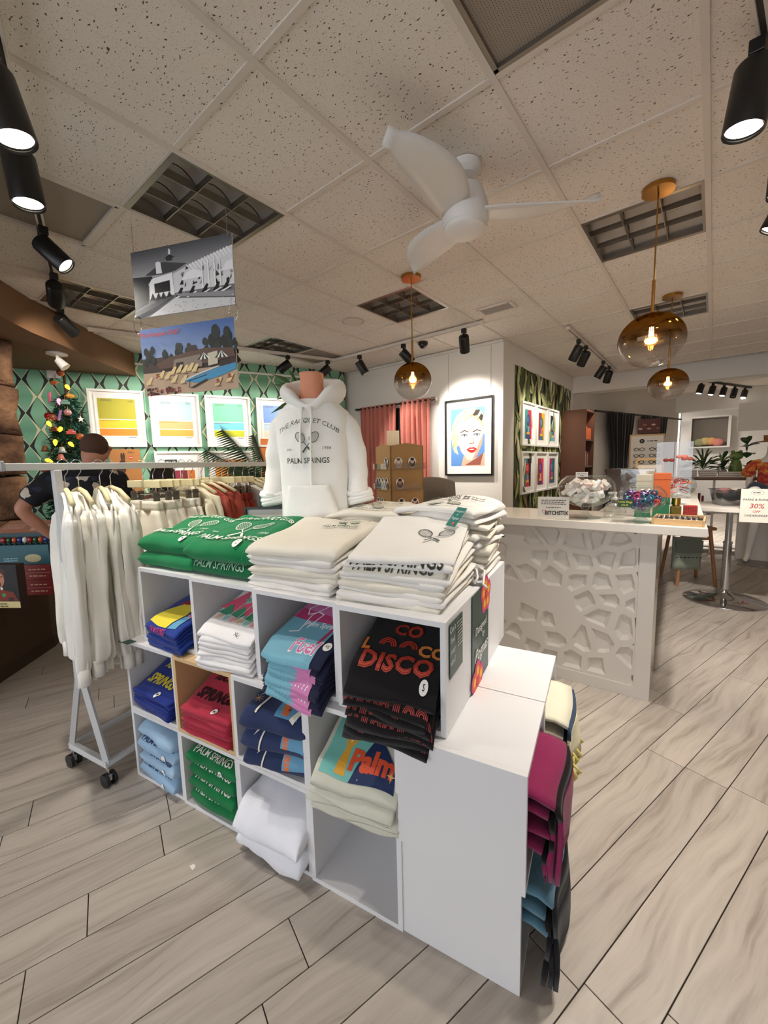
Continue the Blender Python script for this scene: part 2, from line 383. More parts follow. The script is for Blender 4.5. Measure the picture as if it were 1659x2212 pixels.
def perfmat():
    m, N, L, b = nodes('perforated_grey_metal'); tc = nd(N, 'TexCoord'); vo = nd(N, 'TexVoronoi'); vo.inputs['Scale'].default_value = 110; vo.inputs['Randomness'].default_value = 0
    L.new(tc.outputs['Object'], vo.inputs['Vector']); f = mathn(N, L, 'LESS_THAN', vo.outputs['Distance'], .36)
    L.new(mixc(N, L, f, srgb((158, 146, 134)), srgb((78, 68, 60))), b.inputs['Base Color']); b.inputs['Roughness'].default_value = .6; return m
PERF = perfmat()
for q, s in (((-3, -1), 'perforated grey air return panel behind the left track lights'), ((1, 0), 'perforated grey air return panel with mitred frame at the top edge'), ((-5, 4), 'perforated grey ceiling panel next to the green wall corner')):
    t = thing('air_return', s, 'ceiling vent', (GX+(q[0]+.5)*GT, GY+(q[1]+.5)*GT, CEIL)); g = GT/2-.013
    MB().box(-g, g, -g, g, .012, .02).obj('perforated_panel', PERF, t); f = MB()
    for sg in (-1, 1): f.box(-g, g, sg*g-.016, sg*g+.016, -.004, .022); f.box(sg*g-.016, sg*g+.016, -g, g, -.004, .022)
    f.obj('frame', ALU if q == (1, 0) else TEE, t)
t = thing('air_register', 'small rectangular white air vent between the fan and white wall corner', 'vent', (-1.62, 3.71, CEIL))
f = MB(); [f.box(-.15, .15, sg*.085-.012, sg*.085+.012, -.012, 0) for sg in (-1, 1)]; [f.box(sg*.15-.012, sg*.15+.012, -.095, .095, -.012, 0) for sg in (-1, 1)]; f.obj('frame', TEE, t)
for k in range(8): MB().box(-.14, .14, -.07+k*.02-.007, -.07+k*.02+.006, -.008, -.004).obj('slat', mat('grey_slat', (168, 158, 148), .6), t)
MB().box(-.14, .14, -.08, .08, -.003, -.0005).obj('backing', mat('dark_void', (60, 54, 50), .9), t)
t = thing('ceiling_speaker', 'round flat white ceiling speaker left of the hanging globe pendant', 'speaker', (-2.82, 3.06, CEIL-.008))
MB().lathe([(.095, 0), (.1, .004), (.1, .012)], 32, caps=True).obj('grille', TEE, t); MB().lathe([(.1, .002), (.108, .002), (.108, .012), (.1, .012)], 32).obj('rim', mat('speaker_rim', (190, 180, 170), .6), t)
t = thing('security_camera', 'small black dome security camera on the ceiling behind the pendant', 'camera', (-2.70, 4.12, CEIL-.05))
MB().cyl(0, 0, .02, .05, .055).obj('base', mat('black_plastic', (22, 21, 21), .45), t); MB().ball((0, 0, .02), .048, sq=(1, 1, .9)).obj('dome', mat('black_gloss', (14, 14, 15), .1, coat=.5), t, True)
# ---- walls
wb = struct(MB().box(-4.9, -1.94, 4.64, 8.6, 0, 3.06).obj('wall_back', WHITE))
struct(MB().box(-4.42, -1.94, 4.615, 4.64, CEIL-.035, CEIL-.008).obj('trim_1', WHITE))
struct(MB().box(-4.4, -1.93, 4.62, 4.64, 0, .1).obj('baseboard_back', WHITE))
for k, x in enumerate((-2.66, -2.09)): struct(MB().box(x-.001, x+.001, 4.632, 4.641, 2.28, 2.86).obj('trim_%d' % (k+2), mat('wire_grey', (190, 186, 180), .5)))
gd = Vector((-.4003, -.9164, 0)); gn = Vector((.9164, -.4003, 0)); G0 = Vector((-4.40, 4.54, 0))
def GW(s, z, off=0): q = G0+gd*s+gn*off; return Vector((q.x, q.y, z))
GROT = math.atan2(-gd.y, -gd.x)       # local x runs from left end towards the corner
def greenpaper():
    m, N, L, b = nodes('green_diamond_wallpaper'); tc = nd(N, 'TexCoord'); sp = nd(N, 'SeparateXYZ'); L.new(tc.outputs['Object'], sp.inputs[0])
    X = mathn(N, L, 'DIVIDE', sp.outputs[0], .235); Z = mathn(N, L, 'DIVIDE', sp.outputs[2], .36)
    cx = mathn(N, L, 'ABSOLUTE', mathn(N, L, 'SUBTRACT', mathn(N, L, 'FRACT', mathn(N, L, 'ADD', X, 50)), .5))
    tri = mathn(N, L, 'MULTIPLY', mathn(N, L, 'ABSOLUTE', mathn(N, L, 'SUBTRACT', mathn(N, L, 'FRACT', mathn(N, L, 'ADD', Z, 50)), .5)), 2)
    col = mathn(N, L, 'MODULO', mathn(N, L, 'FLOOR', mathn(N, L, 'ADD', X, 50)), 2)
    d = mathn(N, L, 'SUBTRACT', cx, mathn(N, L, 'MULTIPLY', tri, .5))
    th = mathn(N, L, 'MULTIPLY_ADD', mathn(N, L, 'POWER', tri, 2.0), .16, .012)
    th2 = mathn(N, L, 'MULTIPLY_ADD', mathn(N, L, 'POWER', mathn(N, L, 'SUBTRACT', 1, tri), 2.0), .13, .014)
    inb = mathn(N, L, 'MULTIPLY', mathn(N, L, 'LESS_THAN', d, 0), mathn(N, L, 'GREATER_THAN', d, mathn(N, L, 'MULTIPLY', th, -1)))
    inc = mathn(N, L, 'MULTIPLY', mathn(N, L, 'GREATER_THAN', d, 0), mathn(N, L, 'LESS_THAN', d, th2))
    g = mixc(N, L, tri, srgb((96, 150, 120)), srgb((128, 178, 148)))
    c1 = mixc(N, L, inb, g, srgb((20, 30, 26))); c2 = mixc(N, L, inc, c1, srgb((206, 204, 168)))
    L.new(c2, b.inputs['Base Color']); b.inputs['Roughness'].default_value = .55; return m
mb = MB().box(0, 5.2, 0, .3, 0, 3.06); wg = struct(mb.obj('wall_left', greenpaper())); wg.location = GW(5.2, 0); wg.rotation_euler = (0, 0, GROT)
# local y of that box must point away from the room
PR = mat('white_rail', (225, 224, 218), .5)
r1 = struct(MB().box(0, 2.0, -.012, 0, 2.765, 2.79).obj('trim_4', PR)); r1.location = GW(4.6, 0); r1.rotation_euler = (0, 0, GROT)
r2 = struct(MB().box(0, 2.3, -.012, 0, 2.765, 2.79).obj('trim_5', PR)); r2.location = GW(2.4, 0); r2.rotation_euler = (0, 0, GROT)
# curved brown soffit with its underside
SO = [(-5.47, 2.05), (-4.93, 1.47), (-4.62, 1.17), (-4.34, .88), (-4.07, .66), (-3.75, .42), (-3.35, .2), (-2.9, .05), (-2.3, -.05)]
mb = MB(); BRN = mat('brown_paint', (112, 80, 52), .7, bump=.1, bscale=40); n = len(SO)
P = SO+[(-2.3, -2), (-6.9, -2), (-6.9, -.2), (-6.35, .1)]
mb.prism(P, 2.63, 2.9); struct(mb.obj('soffit', BRN))
struct(MB().box(-6.9, -6.7, -5, .3, 0, 3.06).obj('wall_far_left', BRN))
struct(MB().box(3.3, 3.5, -5, 18, 0, 3.06).obj('wall_right', WHITE))
# header over the opening on the right, back rooms
HB = Matrix.Rotation(R(7.5), 4, 'Z'); HB.translation = Vector((-1.95, 7.62, 0))
mb = MB(); mb.T = HB; mb.box(0, 5.4, 0, .3, 2.64, 3.06); struct(mb.obj('header', WHITE))
CW = Matrix.Rotation(R(73), 4, 'Z'); CW.translation = Vector((-1.75, 7.9, 0))
mb = MB(); mb.T = CW; mb.box(-.2, 3.75, 0, .15, 0, 3.06); struct(mb.obj('wall_alcove', mat('beige_wall', (206, 198, 188), .8)))
struct(MB().box(-2.2, 3.4, 14.6, 14.8, 0, 3.06).obj('wall_far', WHITE))
struct(MB().box(-1.2, 2.6, 11.3, 11.6, 2.5, 2.9).obj('beam', WHITE))
# stone pillar at the left
def stonemat():
    m, N, L, b = nodes('rough_sandstone'); tc = nd(N, 'TexCoord'); n = nd(N, 'TexNoise'); n.inputs['Scale'].default_value = 5; n.inputs['Detail'].default_value = 8
    L.new(tc.outputs['Object'], n.inputs['Vector']); r = nd(N, 'ValToRGB'); r.color_ramp.elements[0].position = .32; r.color_ramp.elements[0].color = srgb((74, 48, 32)); r.color_ramp.elements[1].position = .7; r.color_ramp.elements[1].color = srgb((168, 126, 92))
    L.new(n.outputs[0], r.inputs[0]); L.new(r.outputs[0], b.inputs['Base Color']); b.inputs['Roughness'].default_value = .9
    n2 = nd(N, 'TexNoise'); n2.inputs['Scale'].default_value = 28; n2.inputs['Detail'].default_value = 6; L.new(tc.outputs['Object'], n2.inputs['Vector'])
    bp = nd(N, 'Bump'); bp.inputs['Strength'].default_value = .9; bp.inputs['Distance'].default_value = .03; L.new(n2.outputs[0], bp.inputs['Height']); L.new(bp.outputs[0], b.inputs['Normal']); return m
STONE = stonemat()
PIL = bpy.data.objects.new('stone_pillar', None); COL.objects.link(PIL); PIL.location = (-5.02, .54, 0); struct(PIL)
rnd = random.Random(2); z = 0
while z < 2.62:
    h = min(rnd.uniform(.3, .42), 2.63-z)
    if 2.63-z-h < .15: h = 2.63-z
    for sd in (-1, 1):
        bm = bmesh.new(); bmesh.ops.create_cube(bm, size=1); bmesh.ops.subdivide_edges(bm, edges=bm.edges, cuts=5, use_grid_fill=True)
        sp = rnd.uniform(-.05, .05); wd = .29-sp*sd
        for q in bm.verts:
            p = q.co*2; r = Vector((p.x*(1-.12*p.y*p.y), p.y*(1-.12*p.x*p.x), p.z*(1-.05*(p.x*p.x+p.y*p.y))))
            c = Vector((r.x*.32, sd*(wd+.004)/2+sp+r.y*wd/2*.98+ (0), z+h/2+r.z*h/2))
            q.co = c+noise.noise_vector(c*4+Vector((7, z, 3)))*.035
        bm.verts.index_update(); o = MB().add([q.co[:] for q in bm.verts], [[q.index for q in f.verts] for f in bm.faces]).obj('stone', STONE, PIL, True); bm.free()
    z += h
# ================================================================== CUBE SHELVES
SO_ = Vector((-.322, .95, 0)); SA = R(10.8); SU = Vector((math.cos(SA), math.sin(SA), 0)); SV = Vector((-math.sin(SA), math.cos(SA), 0))
def SH(u, v, z=0): q = SO_+SU*u+SV*v; return Vector((q.x, q.y, z))
LAM = mat('white_laminate', (224, 224, 226), .42, bump=.03, bscale=300); BIRCH = mat('birch_laminate', (214, 182, 136), .5, var=.06, vscale=8)
def make_cube(w, d, h, m, label, loc, rz):
    t = thing('storage_cube', label, 'shelf', loc, rz, 'open storage cubes stacked as a display'); p = .017; e = .0006
    MB().box(-w/2+p, w/2-p, 0, d, 0, p).obj('bottom_panel', m, t, bevel=e); MB().box(-w/2+p, w/2-p, 0, d, h-p, h).obj('top_panel', m, t, bevel=e)
    for s in (-1, 1): MB().box(s*(w/2-p/2)-p/2, s*(w/2-p/2)+p/2, 0, d, 0, h).obj('side_panel', m, t, bevel=e)
    MB().box(-w/2+p, w/2-p, d-.008, d-.001, p, h-p).obj('back_panel', m, t); return t
CW_, CD_, CH_ = .365, .36, .349
LC = [-.374-.3665*(k+.5) for k in range(4)]; TC = [-.232-.379*(k+.5) for k in range(4)]       # columns counted from the right end
low1 = ['empty white cube at floor level next to the closed end cubes', 'white cube at floor level holding one thick white sweatshirt', 'white cube at floor level holding the green PALM SPRINGS sweatshirts', 'white cube at floor level holding the pale blue sweatshirts']
low2 = ['white cube in the middle row holding the cream Happy Hour shirts', 'white cube in the middle row holding the navy palm tree sweatshirts', 'birch lined cube in the middle row holding crimson shirts', 'white cube in the middle row holding royal blue shirts with yellow lettering']
top3 = ['white cube in the top row holding the black DISCO shirts', 'white cube in the top row holding the teal and pink shirts', 'white cube in the top row holding white shirts with a pink mountain print', 'leftmost white cube in the top row holding royal blue shirts']
c0 = None
for r, lab in ((0, low1), (1, low2)):
    for k in range(4):
        if c0 is None: c0 = make_cube(CW_, CD_, CH_, LAM, lab[k], SH(LC[k], .02+.006*k, 0), SA)
        elif r == 1 and k == 2: make_cube(CW_, CD_, CH_, BIRCH, lab[k], SH(LC[k], .02+.006*k, .35*r), SA)
        else: dup(c0, SH(LC[k], .02+.006*k, .35*r), SA, lab[k])
for r in (0, 1):
    for k in range(4): dup(c0, SH(LC[k], .776, .35*r), SA+PI, 'white cube hidden behind the front shelves at %s, column %s from the end' % (('floor level', 'middle height')[r], ('first', 'second', 'third', 'fourth')[k]))
ct = make_cube(.377, .37, .35, LAM, top3[0], SH(TC[0], .045, .70), SA)
for k in range(1, 4): dup(ct, SH(TC[k], .045+.012*k, .70), SA, top3[k])
for k in range(4): dup(ct, SH(TC[k], .832, .70), SA+PI, ['back cube in the top row under the tall cream hoodie stack', 'back cube in the top row behind the teal shirts', 'back cube in the top row under the hoodie torso form', 'back cube in the top row behind the leftmost blue shirts'][k])
endl = ['end cube at floor level holding the blue and black towel', 'end cube at floor level farther from the camera', 'upper end cube holding magenta towels', 'upper end cube holding the tasselled cream throw']
k = 0
for r in (0, 1):
    for j in (0, 1):
        make_cube(.362, .372, .35-(.007 if r == 0 else .002), LAM, endl[k], SH(-.001-(.014 if r == 0 else 0), (.181+.026*(1-r))+j*.366, .35*r), SA+PI/2); k += 1
# ------------------------------------------------------------------ folded garments
def gshape(w, d, t, seed, ye=-9, kd=0, amp=.006, lean=0, sag=.0):
    r = t/2; Ls = d-2*r; per = 2*Ls+2*PI*r; sv = Vector((seed*3.7, seed*1.3, seed*.7))
    def S(x, s, l=0):
        s = s % per
        if s <= Ls: y, z, n = d/2-r-s, t, Vector((0, 0, 1))
        elif s <= Ls+PI*r: a = (s-Ls)/r; y, z, n = -(d/2-r)-r*math.sin(a), r+r*math.cos(a), Vector((0, -math.sin(a), math.cos(a)))
        elif s <= 2*Ls+PI*r: y, z, n = -(d/2-r)+(s-Ls-PI*r), 0, Vector((0, 0, -1))
        else: a = (s-2*Ls-PI*r)/r; y, z, n = d/2-r+r*math.sin(a), r-r*math.cos(a), Vector((0, math.sin(a), -math.cos(a)))
        q = min(1, abs(2*x/w)); m = max(0, (q-.72)/.28); e = math.sqrt(max(0, 1-m**2.4)); z = r+(z-r)*(.3+.7*e)
        p = Vector((x, y, z)); c = Vector((x, y, z*1.5))+sv
        nz = noise.noise(c*5)*amp+noise.noise(c*13)*amp*.45
        ln = noise.noise(Vector((x*4, seed*9.1, s*3)))
        if n.z < -.5: nz *= .3
        p += n*(nz+l)
        p.y += .012*noise.noise(Vector((x*6, seed*5.3, 1)))*(1 if y < 0 else .3); p.x += .008*noise.noise(Vector((y*7, seed*2.1, 4)))*(x/(w/2))
        p.z += lean*max(0, p.y+d*.42)-sag*(x/(w/2))**2
        if p.y < ye: p.z -= kd*(ye-p.y)**1.5
        return p
    return S, Ls, per
def folded(name, label, col, w, d, t, loc, rz, seed, layers=1, ye=-9, kd=0, amp=.006, lean=0, pr=None, group=None, sag=0, hood=False, nx=15, cat='shirt'):
    g = thing(name, label, cat, loc, rz, group); mb = MB(); tl = t/layers
    top = None
    for L_ in range(layers):
        rr = random.Random(seed*31+L_); S, Ls, per = gshape(w*(1-.03*rr.random()*(L_ < layers-1)), d*(1-.04*rr.random()*(L_ < layers-1)), tl*1.06, seed+L_*.37, ye, kd, amp, lean, sag)
        ox, oy = (rr.uniform(-.006, .006), rr.uniform(-.004, .008)) if L_ < layers-1 else (0, 0)
        ns = 52 if pr and L_ == layers-1 else 26; nxx = 30 if ns == 52 else nx; P = []
        for i in range(nxx+1):
            x = w*(i/nxx-.5); x = math.copysign(w/2*(1-(1-abs(2*x/w))**1.5), x); P.append([S(x, per*j/ns)+Vector((ox, oy, tl*L_)) for j in range(ns)])
        mb.grid(P, closev=True); o = len(mb.v); b0 = o-(nxx+1)*ns; mb.f += [tuple(b0+j for j in range(ns)), tuple(b0+nxx*ns+ns-1-j for j in range(ns))]; mb.m += [0, 0]
        top = (S, Ls)
    if hood:
        hp = [[Vector((.12*math.cos(a)*q, d*.30+.07*math.sin(a)*q, t+.018*math.sin(PI*q*.9)+.004)) for a in [2*PI*i/16 for i in range(16)]] for q in (1, .92, .75, .5, .2)]
        mb.grid(hp, closev=True)
    b = mb.obj('body', cloth(col), g, True)
    if pr:
        S, Ls = top; P = Print(); pr(P, w, d); z0 = tl*(layers-1)
        P.obj('printed_design', g, lambda x, y, l: S(x, Ls/2-y, l)+Vector((0, 0, z0)), sub=.016, eps=.00015, lift=.003)
    return g
BLK, WHT = (28, 30, 28), (238, 236, 228)
def sticker(P, ch, x, y, r=.014): P.disc((240, 238, 232), x, y, r, r*1.15); P.text((20, 20, 20), ch, x, y, r*1.35 if len(ch) == 1 else r, .02)
def p_racq(col, sz=1, stick=None, flip=0, oy=0, ox=0, fillc=None):
    def f(P, w, d):
        s = .085*sz; Q = Print()
        if fillc:
            for sg in (-1, 1): Q.disc(fillc, sg*.52*s, .38*s+.02, .33*s, .36*s)
        racquets(Q, col, 0, .02, s, .0032*sz)
        Q.text(col, 'THE RACQUET CLUB', 0, .02+1.15*s, .03*sz, .005, .25, arch=1.8/sz); Q.text(col, 'PALM SPRINGS', 0, .02-1.0*s, .042*sz, .012, sx=.95)
        Q.text(col, 'est.', -.1*sz, -.025*sz, .02*sz, 0, .3); Q.text(col, '1934', .1*sz, -.025*sz, .02*sz, 0, .3)
        for c, vs, fs, k in Q.items:
            P.items.append((c, [((-1 if flip else 1)*v[0]+ox, (-1 if flip else 1)*v[1]+oy, 0) for v in vs], fs, k)); P.k = k+1
        if stick: sticker(P, stick, .075*sz, -.105*sz+oy, .016)
    return f
def p_front(col, body, size=.042, stick=None, drop=0, sx=1.0, bold=.012, dx=0):
    def f(P, w, d):
        y = -(d/2)+.012-drop; P.text(col, body, dx, y, size, bold, sx=sx)
        if stick: sticker(P, stick, w*.22, y-.05, .012)
    return f
GRN = (22, 122, 72); CREAM = (230, 224, 209); OFFW = (233, 230, 224)
T = SA
top_z = 1.0505
# green hoodies
G = 'green folded hoodies on top of the shelf'
folded('folded_hoodie', 'lower green hoodie in the leftmost pile on the shelf top', GRN, .37, .33, .068, SH(-1.575, .265, top_z), T, 1, 1, amp=.012, group=G)
folded('folded_hoodie', 'upper green hoodie with white racquet print in the leftmost pile', GRN, .38, .34, .072, SH(-1.575, .275, top_z+.067), T+R(2), 2, 1, amp=.016, lean=.2, pr=p_racq(WHT, 1.15, 'M', oy=-.02), group=G, hood=True)
folded('folded_hoodie', 'lower dark green hoodie showing PALM SPRING beside the cream pile', (16, 100, 60), .36, .33, .06, SH(-1.235, .275, top_z), T, 3, 1, amp=.01, pr=p_front((150, 190, 165), 'PALM SPRINGS', .045, drop=.01), group=G)
folded('folded_hoodie', 'upper green hoodie with white racquet print and L sticker', GRN, .39, .38, .078, SH(-1.235, .285, top_z+.06), T+R(3), 4, 1, amp=.015, lean=.24, pr=p_racq(WHT, 1.3, 'L', oy=-.03), group=G, hood=True)
# cream sweatshirts, third pile
G = 'cream folded sweatshirts in the third pile on the shelf top'
for k in range(4):
    folded('folded_sweatshirt', 'cream sweatshirt with small green racquet print topping the third pile' if k == 3 else 'plain cream sweatshirt %s from the top of the third pile' % ('', 'second', 'third', 'fourth')[3-k], CREAM if k % 2 else OFFW, .395-.008*(k == 3), .38, .043, SH(-.85+.006*(k % 2), .275, top_z+.0415*k), T+R((-1, 2, 0, 3)[k]), 11+k, 2 if k < 3 else 1, amp=.015, lean=.05*k, ye=-.15, kd=1.4,
           pr=p_racq((48, 88, 70), .62, oy=.07, ox=.08, fillc=(196, 206, 190)) if k == 3 else None, group=G)
# cream tees near the front right corner
G = 'cream folded tees at the front corner of the shelf top'
for k in range(9):
    pr = None
    if k == 8: pr = lambda P, w, d: racquets(P, (52, 64, 56), .075, .0, .075, .0035)
    if k == 7: pr = p_front(BLK, 'PALM SPRINGS', .05, 'XS', -.004, .95)
    if k == 6: pr = p_front((50, 56, 52), 'PALM SPRINGS', .045, None, -.002, .95)
    folded('folded_tee', 'cream tee with grey racquet print topping the front corner pile' if k == 8 else ('cream tee second in the front corner pile, lettering and XS mark on its fold' if k == 7 else ('cream tee third in the front corner pile, lettering on its fold' if k == 6 else 'plain cream tee %s from the top of the front corner pile' % ('', 'second', 'third', 'fourth', 'fifth', 'sixth', 'seventh', 'eighth', 'ninth')[8-k])),
           OFFW if k % 3 else CREAM, .365+.01*(k % 2)-.012*(k > 5), .40-.01*(k > 6), .0175, SH(-.455+.004*(k % 3), .285-.006*(k % 2)+.004*k, top_z+.0168*k), T+R((0, 2, -1, 3, 1, 4, 5, 7, 9)[k]), 21+k, 1, amp=.006 if k < 7 else .013, ye=-.17, kd=2.0, lean=.03*k, pr=pr, group=G)
# hoodies behind
G = 'cream hoodies in the back middle pile'
for k in range(4):
    folded('folded_hoodie', 'cream hoodie with upside down racquet print next to the torso form' if k == 3 else 'cream hoodie %s from the top of the pile next to the torso form' % ('', 'second', 'third', 'fourth')[3-k], CREAM, .35, .33, .066, SH(-.795, .64, top_z+.063*k), T+R((3, -14, 12, 8)[k]), 41+k, 2, amp=.022, pr=p_racq((60, 70, 64), .95, None, 1, fillc=(214, 218, 200)) if k == 3 else None, sag=.02*(k > 1), group=G)
G = 'cream hoodies in the tall back corner stack'
for k in range(5):
    folded('folded_hoodie', 'cream hoodie with upside down print and green oval tag on the tallest stack' if k == 4 else 'cream hoodie %s from the top of the tallest stack by the counter' % ('', 'second', 'third', 'fourth', 'fifth')[4-k], CREAM if k % 2 else OFFW, .36, .34, .06, SH(-.425+.008*(k % 2), .655, top_z+.056*k), T+R((1, 6, -6, 5, -8)[k]), 51+k, 2, amp=.02,
           pr=(lambda P, w, d: (p_racq((70, 78, 72), 1.0, None, 1, fillc=(214, 218, 200))(P, w, d), P.disc((32, 96, 84), -.02, -.115, .035, .012))) if k == 4 else None, sag=.022*(k > 2), group=G)
g = [o for o in COL.objects if o.get('label', '').startswith('cream hoodie fifth')][0]
for k in (0, 1): MB().tube([(.12+.03*k, -.15, .05), (.16+.03*k, -.185, .045), (.175+.025*k, -.23-.02*k, .03-.018*k), (.17+.05*k, -.25-.03*k, .012)], .0045, 6).obj('drawstring', cloth(OFFW), g, True)
# ------------------------------------------------------------------ stacks inside the cubes
ORD = ['topmost', 'second', 'third', 'fourth', 'fifth', 'sixth', 'seventh', 'eighth', 'ninth']
def cubestack(name, n, t, u, v, z, cols, w, d, labtop, labrest, group, prtop=None, prrest=None, da=0, seed=0, kd=2.2, amp=.006, layers=1, lean=.05, cat='shirt', jit=3, vfront=.02):
    rr = random.Random(seed)
    for k in range(n):
        col = cols[k % len(cols)]; last = k == n-1
        ye = -(v-vfront)+.01
        folded(name, labtop if last else labrest+', '+ORD[n-1-k]+' from the top', col, w-.004*k*(not last), d-.003*k, t, SH(u+rr.uniform(-.006, .006), v+rr.uniform(-.006, .006), z+t*.965*k), SA+R(da+rr.uniform(-jit, jit)), seed*7+k, layers, ye, kd, amp, lean*((k+1)/n)**1.3,
               prtop if last else prrest, group, cat=cat)
F3 = .7185; F2 = .3685; F1 = .0185
def pr_blue(P, w, d):
    P.shape((232, 214, 62), [(-.13, -.14), (.03, -.15), (.05, -.06), (.01, .03), (-.05, .0), (-.1, -.07)])
    P.shape((226, 140, 60), [(-.01, .02), (.06, .07), (.13, .05), (.13, -.02), (.06, -.03), (.03, 0)]); P.shape((150, 40, 60), [(-.09, -.02), (-.03, .06), (-.02, .0)])
    P.shape((96, 160, 196), [(.04, -.15), (.1, -.14), (.1, -.06), (.06, -.07)]); P.shape((230, 150, 176), [(.06, -.06), (.1, -.03), (.09, -.08)])
    for i in range(4): P.line((150, 200, 210), [(-.08+.012*i, .08), (-.02+.012*i, .05), (.05+.01*i, .0)], .003)
    P.text((200, 60, 120), 'PALM SPRINGS', -.02, -.163, .02, .01)
cubestack('folded_tee', 6, .0165, TC[3]+.02, .205, F3, [(32, 58, 142)], .27, .34, 'royal blue tee with yellow mountain print topping its pile in the leftmost top cube', 'royal blue tee under the yellow mountain print tee', 'royal blue tees in the leftmost top cube', pr_blue, None, -6, 5, vfront=.08, lean=.3)
def pr_pink(P, w, d):
    for (x, h, c) in ((-.09, .10, (238, 96, 130)), (.0, .06, (238, 96, 130)), (.09, .05, (238, 96, 130))): P.shape(c, [(x-.07, -.02), (x, h), (x+.06, -.03), (x+.02, -.05)])
    P.shape((236, 196, 60), [(.02, .13), (.13, .12), (.13, .05), (.08, .04), (.03, .07)]); P.shape((110, 180, 170), [(-.02, .09), (.05, .1), (.1, .06), (.04, .05)])
    for x in (-.1, -.03, .05, .1): P.shape((64, 150, 116), [(x-.035, -.06), (x, .0), (x+.04, -.05), (x+.02, -.07)])
    for x in (-.05, .0, .04, .08):
        P.line((190, 226, 200), [(x-.01, -.09), (x, .04)], .004)
        for a in range(6): P.line((132, 196, 176), [(x, .04), (x+.02*math.cos(a*1.05), .04+.016*math.sin(a*1.05))], .006)
    for i in range(6): P.rect([(220, 190, 150), (150, 200, 190), (240, 160, 160)][i % 3], -.11+.04*i, -.1, -.09+.04*i, -.075)
    P.text((40, 40, 40), 'XL', .06, -.14, .02, .01)
cubestack('folded_tee', 8, .0175, TC[2]+.015, .2, F3, [(240, 238, 238)], .29, .35, 'white tee with pink and green mountain print and XL mark on top of its pile', 'white tee under the pink mountain print tee', 'white tees in the second top cube', pr_pink, None, 3, 6, kd=2.6, vfront=.07, lean=.34)
def pr_fuel(P, w, d):
    P.rect((112, 170, 190), -.145, -.2, .095, .0); P.rect((206, 116, 168), -.145, .0, .12, .14); P.shape((186, 60, 112), [(-.145, .0), (-.14, .05), (.1, .02), (.1, -.01)])
    P.line((240, 240, 240), [(-.09, -.07), (-.05, -.06), (-.06, .02), (-.01, .09), (-.06, .1), (-.1, .05), (-.08, .02), (-.04, .04), (-.01, .03), (-.03, -.04)], .005)
    P.text((240, 240, 240), 'Palm Springs', .03, -.02, .032, .02); P.text((240, 244, 244), 'Fuel', .03, -.12, .07, .045, .2); P.text((206, 110, 160), 'Fuel', .03, -.12, .07, .018, .2)
    P.line((180, 50, 90), [(.075, -.1), (.08, -.03)], .012); sticker(P, 'XS', .12, -.1, .016)
def pr_fuele(P, w, d):
    y = -(d/2)+.02; P.rect((112, 170, 190), -.12, y-.03, .02, y+.04); P.rect((206, 126, 178), .0, y-.03, .1, y+.04)
    for i in range(5): P.line((240, 236, 240), [(.015+.016*i, y-.015), (.025+.016*i, y+.005)], .004)
cubestack('folded_tee', 9, .0165, TC[1]+.03, .185, F3, [(34, 38, 64)], .285, .36, 'teal and pink Palm Springs Fuel tee with XS sticker on top of its pile', 'navy tee with teal and pink fold under the Fuel tee', 'navy tees with teal and pink print', pr_fuel, pr_fuele, -5, 7, kd=2.6, vfront=.06, lean=.36)
folded('folded_tee', 'black folded tee at the back of the third top cube', (20, 20, 24), .22, .16, .05, SH(TC[1]+.05, .33, F3+.235), SA+R(4), 77, 2, amp=.01)
def disco(P, txt, y, sz, cols, x=0):
    P.text(cols[0], txt, x, y, sz, .04, spacing=1.05); P.text((40, 14, 12), txt, x, y, sz, .008, spacing=1.05); P.text(cols[0], txt, x, y, sz, -.012, spacing=1.05)
def pr_disco(P, w, d):
    disco(P, 'DISCO', -.10, .078, ((196, 62, 40), (0, 0, 0)), .0); P.text((214, 130, 60), 'CO', .1, -.04, .06, .04); P.text((214, 120, 50), 'L', -.12, -.045, .06, .04)
    disco(P, 'CO', .11, .07, ((176, 46, 30), (0, 0, 0)), .0); disco(P, 'CO', .03, .065, ((190, 56, 36), (0, 0, 0)), .0)
    for x in (-.05, .02): 
        for r in (.028, .021, .014): P.ring((190, 56, 36), x, -.04, r, r, .004, 0, 10, 0, 180)
    sticker(P, 'S', .105, -.145, .0135)
def pr_discoe(P, w, d):
    y = -(d/2)+.015
    for i in range(7):
        if i % 3 == 1: [P.rect((150, 50, 48), -.13+.04*i+.006*j, y-.008, -.127+.04*i+.006*j, y+.008) for j in range(4)]
        else: [P.ring((150, 52, 46), -.12+.04*i, y-.006, r, r*.8, .0025, 0, 8, 0, 180) for r in (.017, .012, .007)]
cubestack('folded_tee', 8, .0185, TC[0]+.012, .17, F3, [(22, 20, 22)], .292, .38, 'black DISCO tee with orange lettering and S sticker on top of its pile', 'black tee with red arcs on its fold under the DISCO tee', 'black DISCO tees', pr_disco, pr_discoe, 2, 8, kd=3.2, vfront=.05, lean=.36)
def pr_words(c):
    def f(P, w, d):
        P.text(c, 'PALM', -.01, .06, .056, .03, .3); P.text(c, 'fucking', -.02, -.005, .056, .02, .45); P.text(c, 'SPRINGS', -.02, -.085, .062, .035, .3, sx=.85); sticker(P, 'M', .04, -.145, .013)
    return f
cubestack('folded_sweatshirt', 3, .034, LC[3], .19, F2, [(30, 50, 132)], .3, .33, 'royal blue shirt with slanted yellow lettering and M sticker', 'royal blue shirt under the one with yellow lettering', 'royal blue shirts in the middle row', pr_words((222, 206, 60)), None, -4, 9, kd=1.8, layers=2, amp=.01, lean=.45)
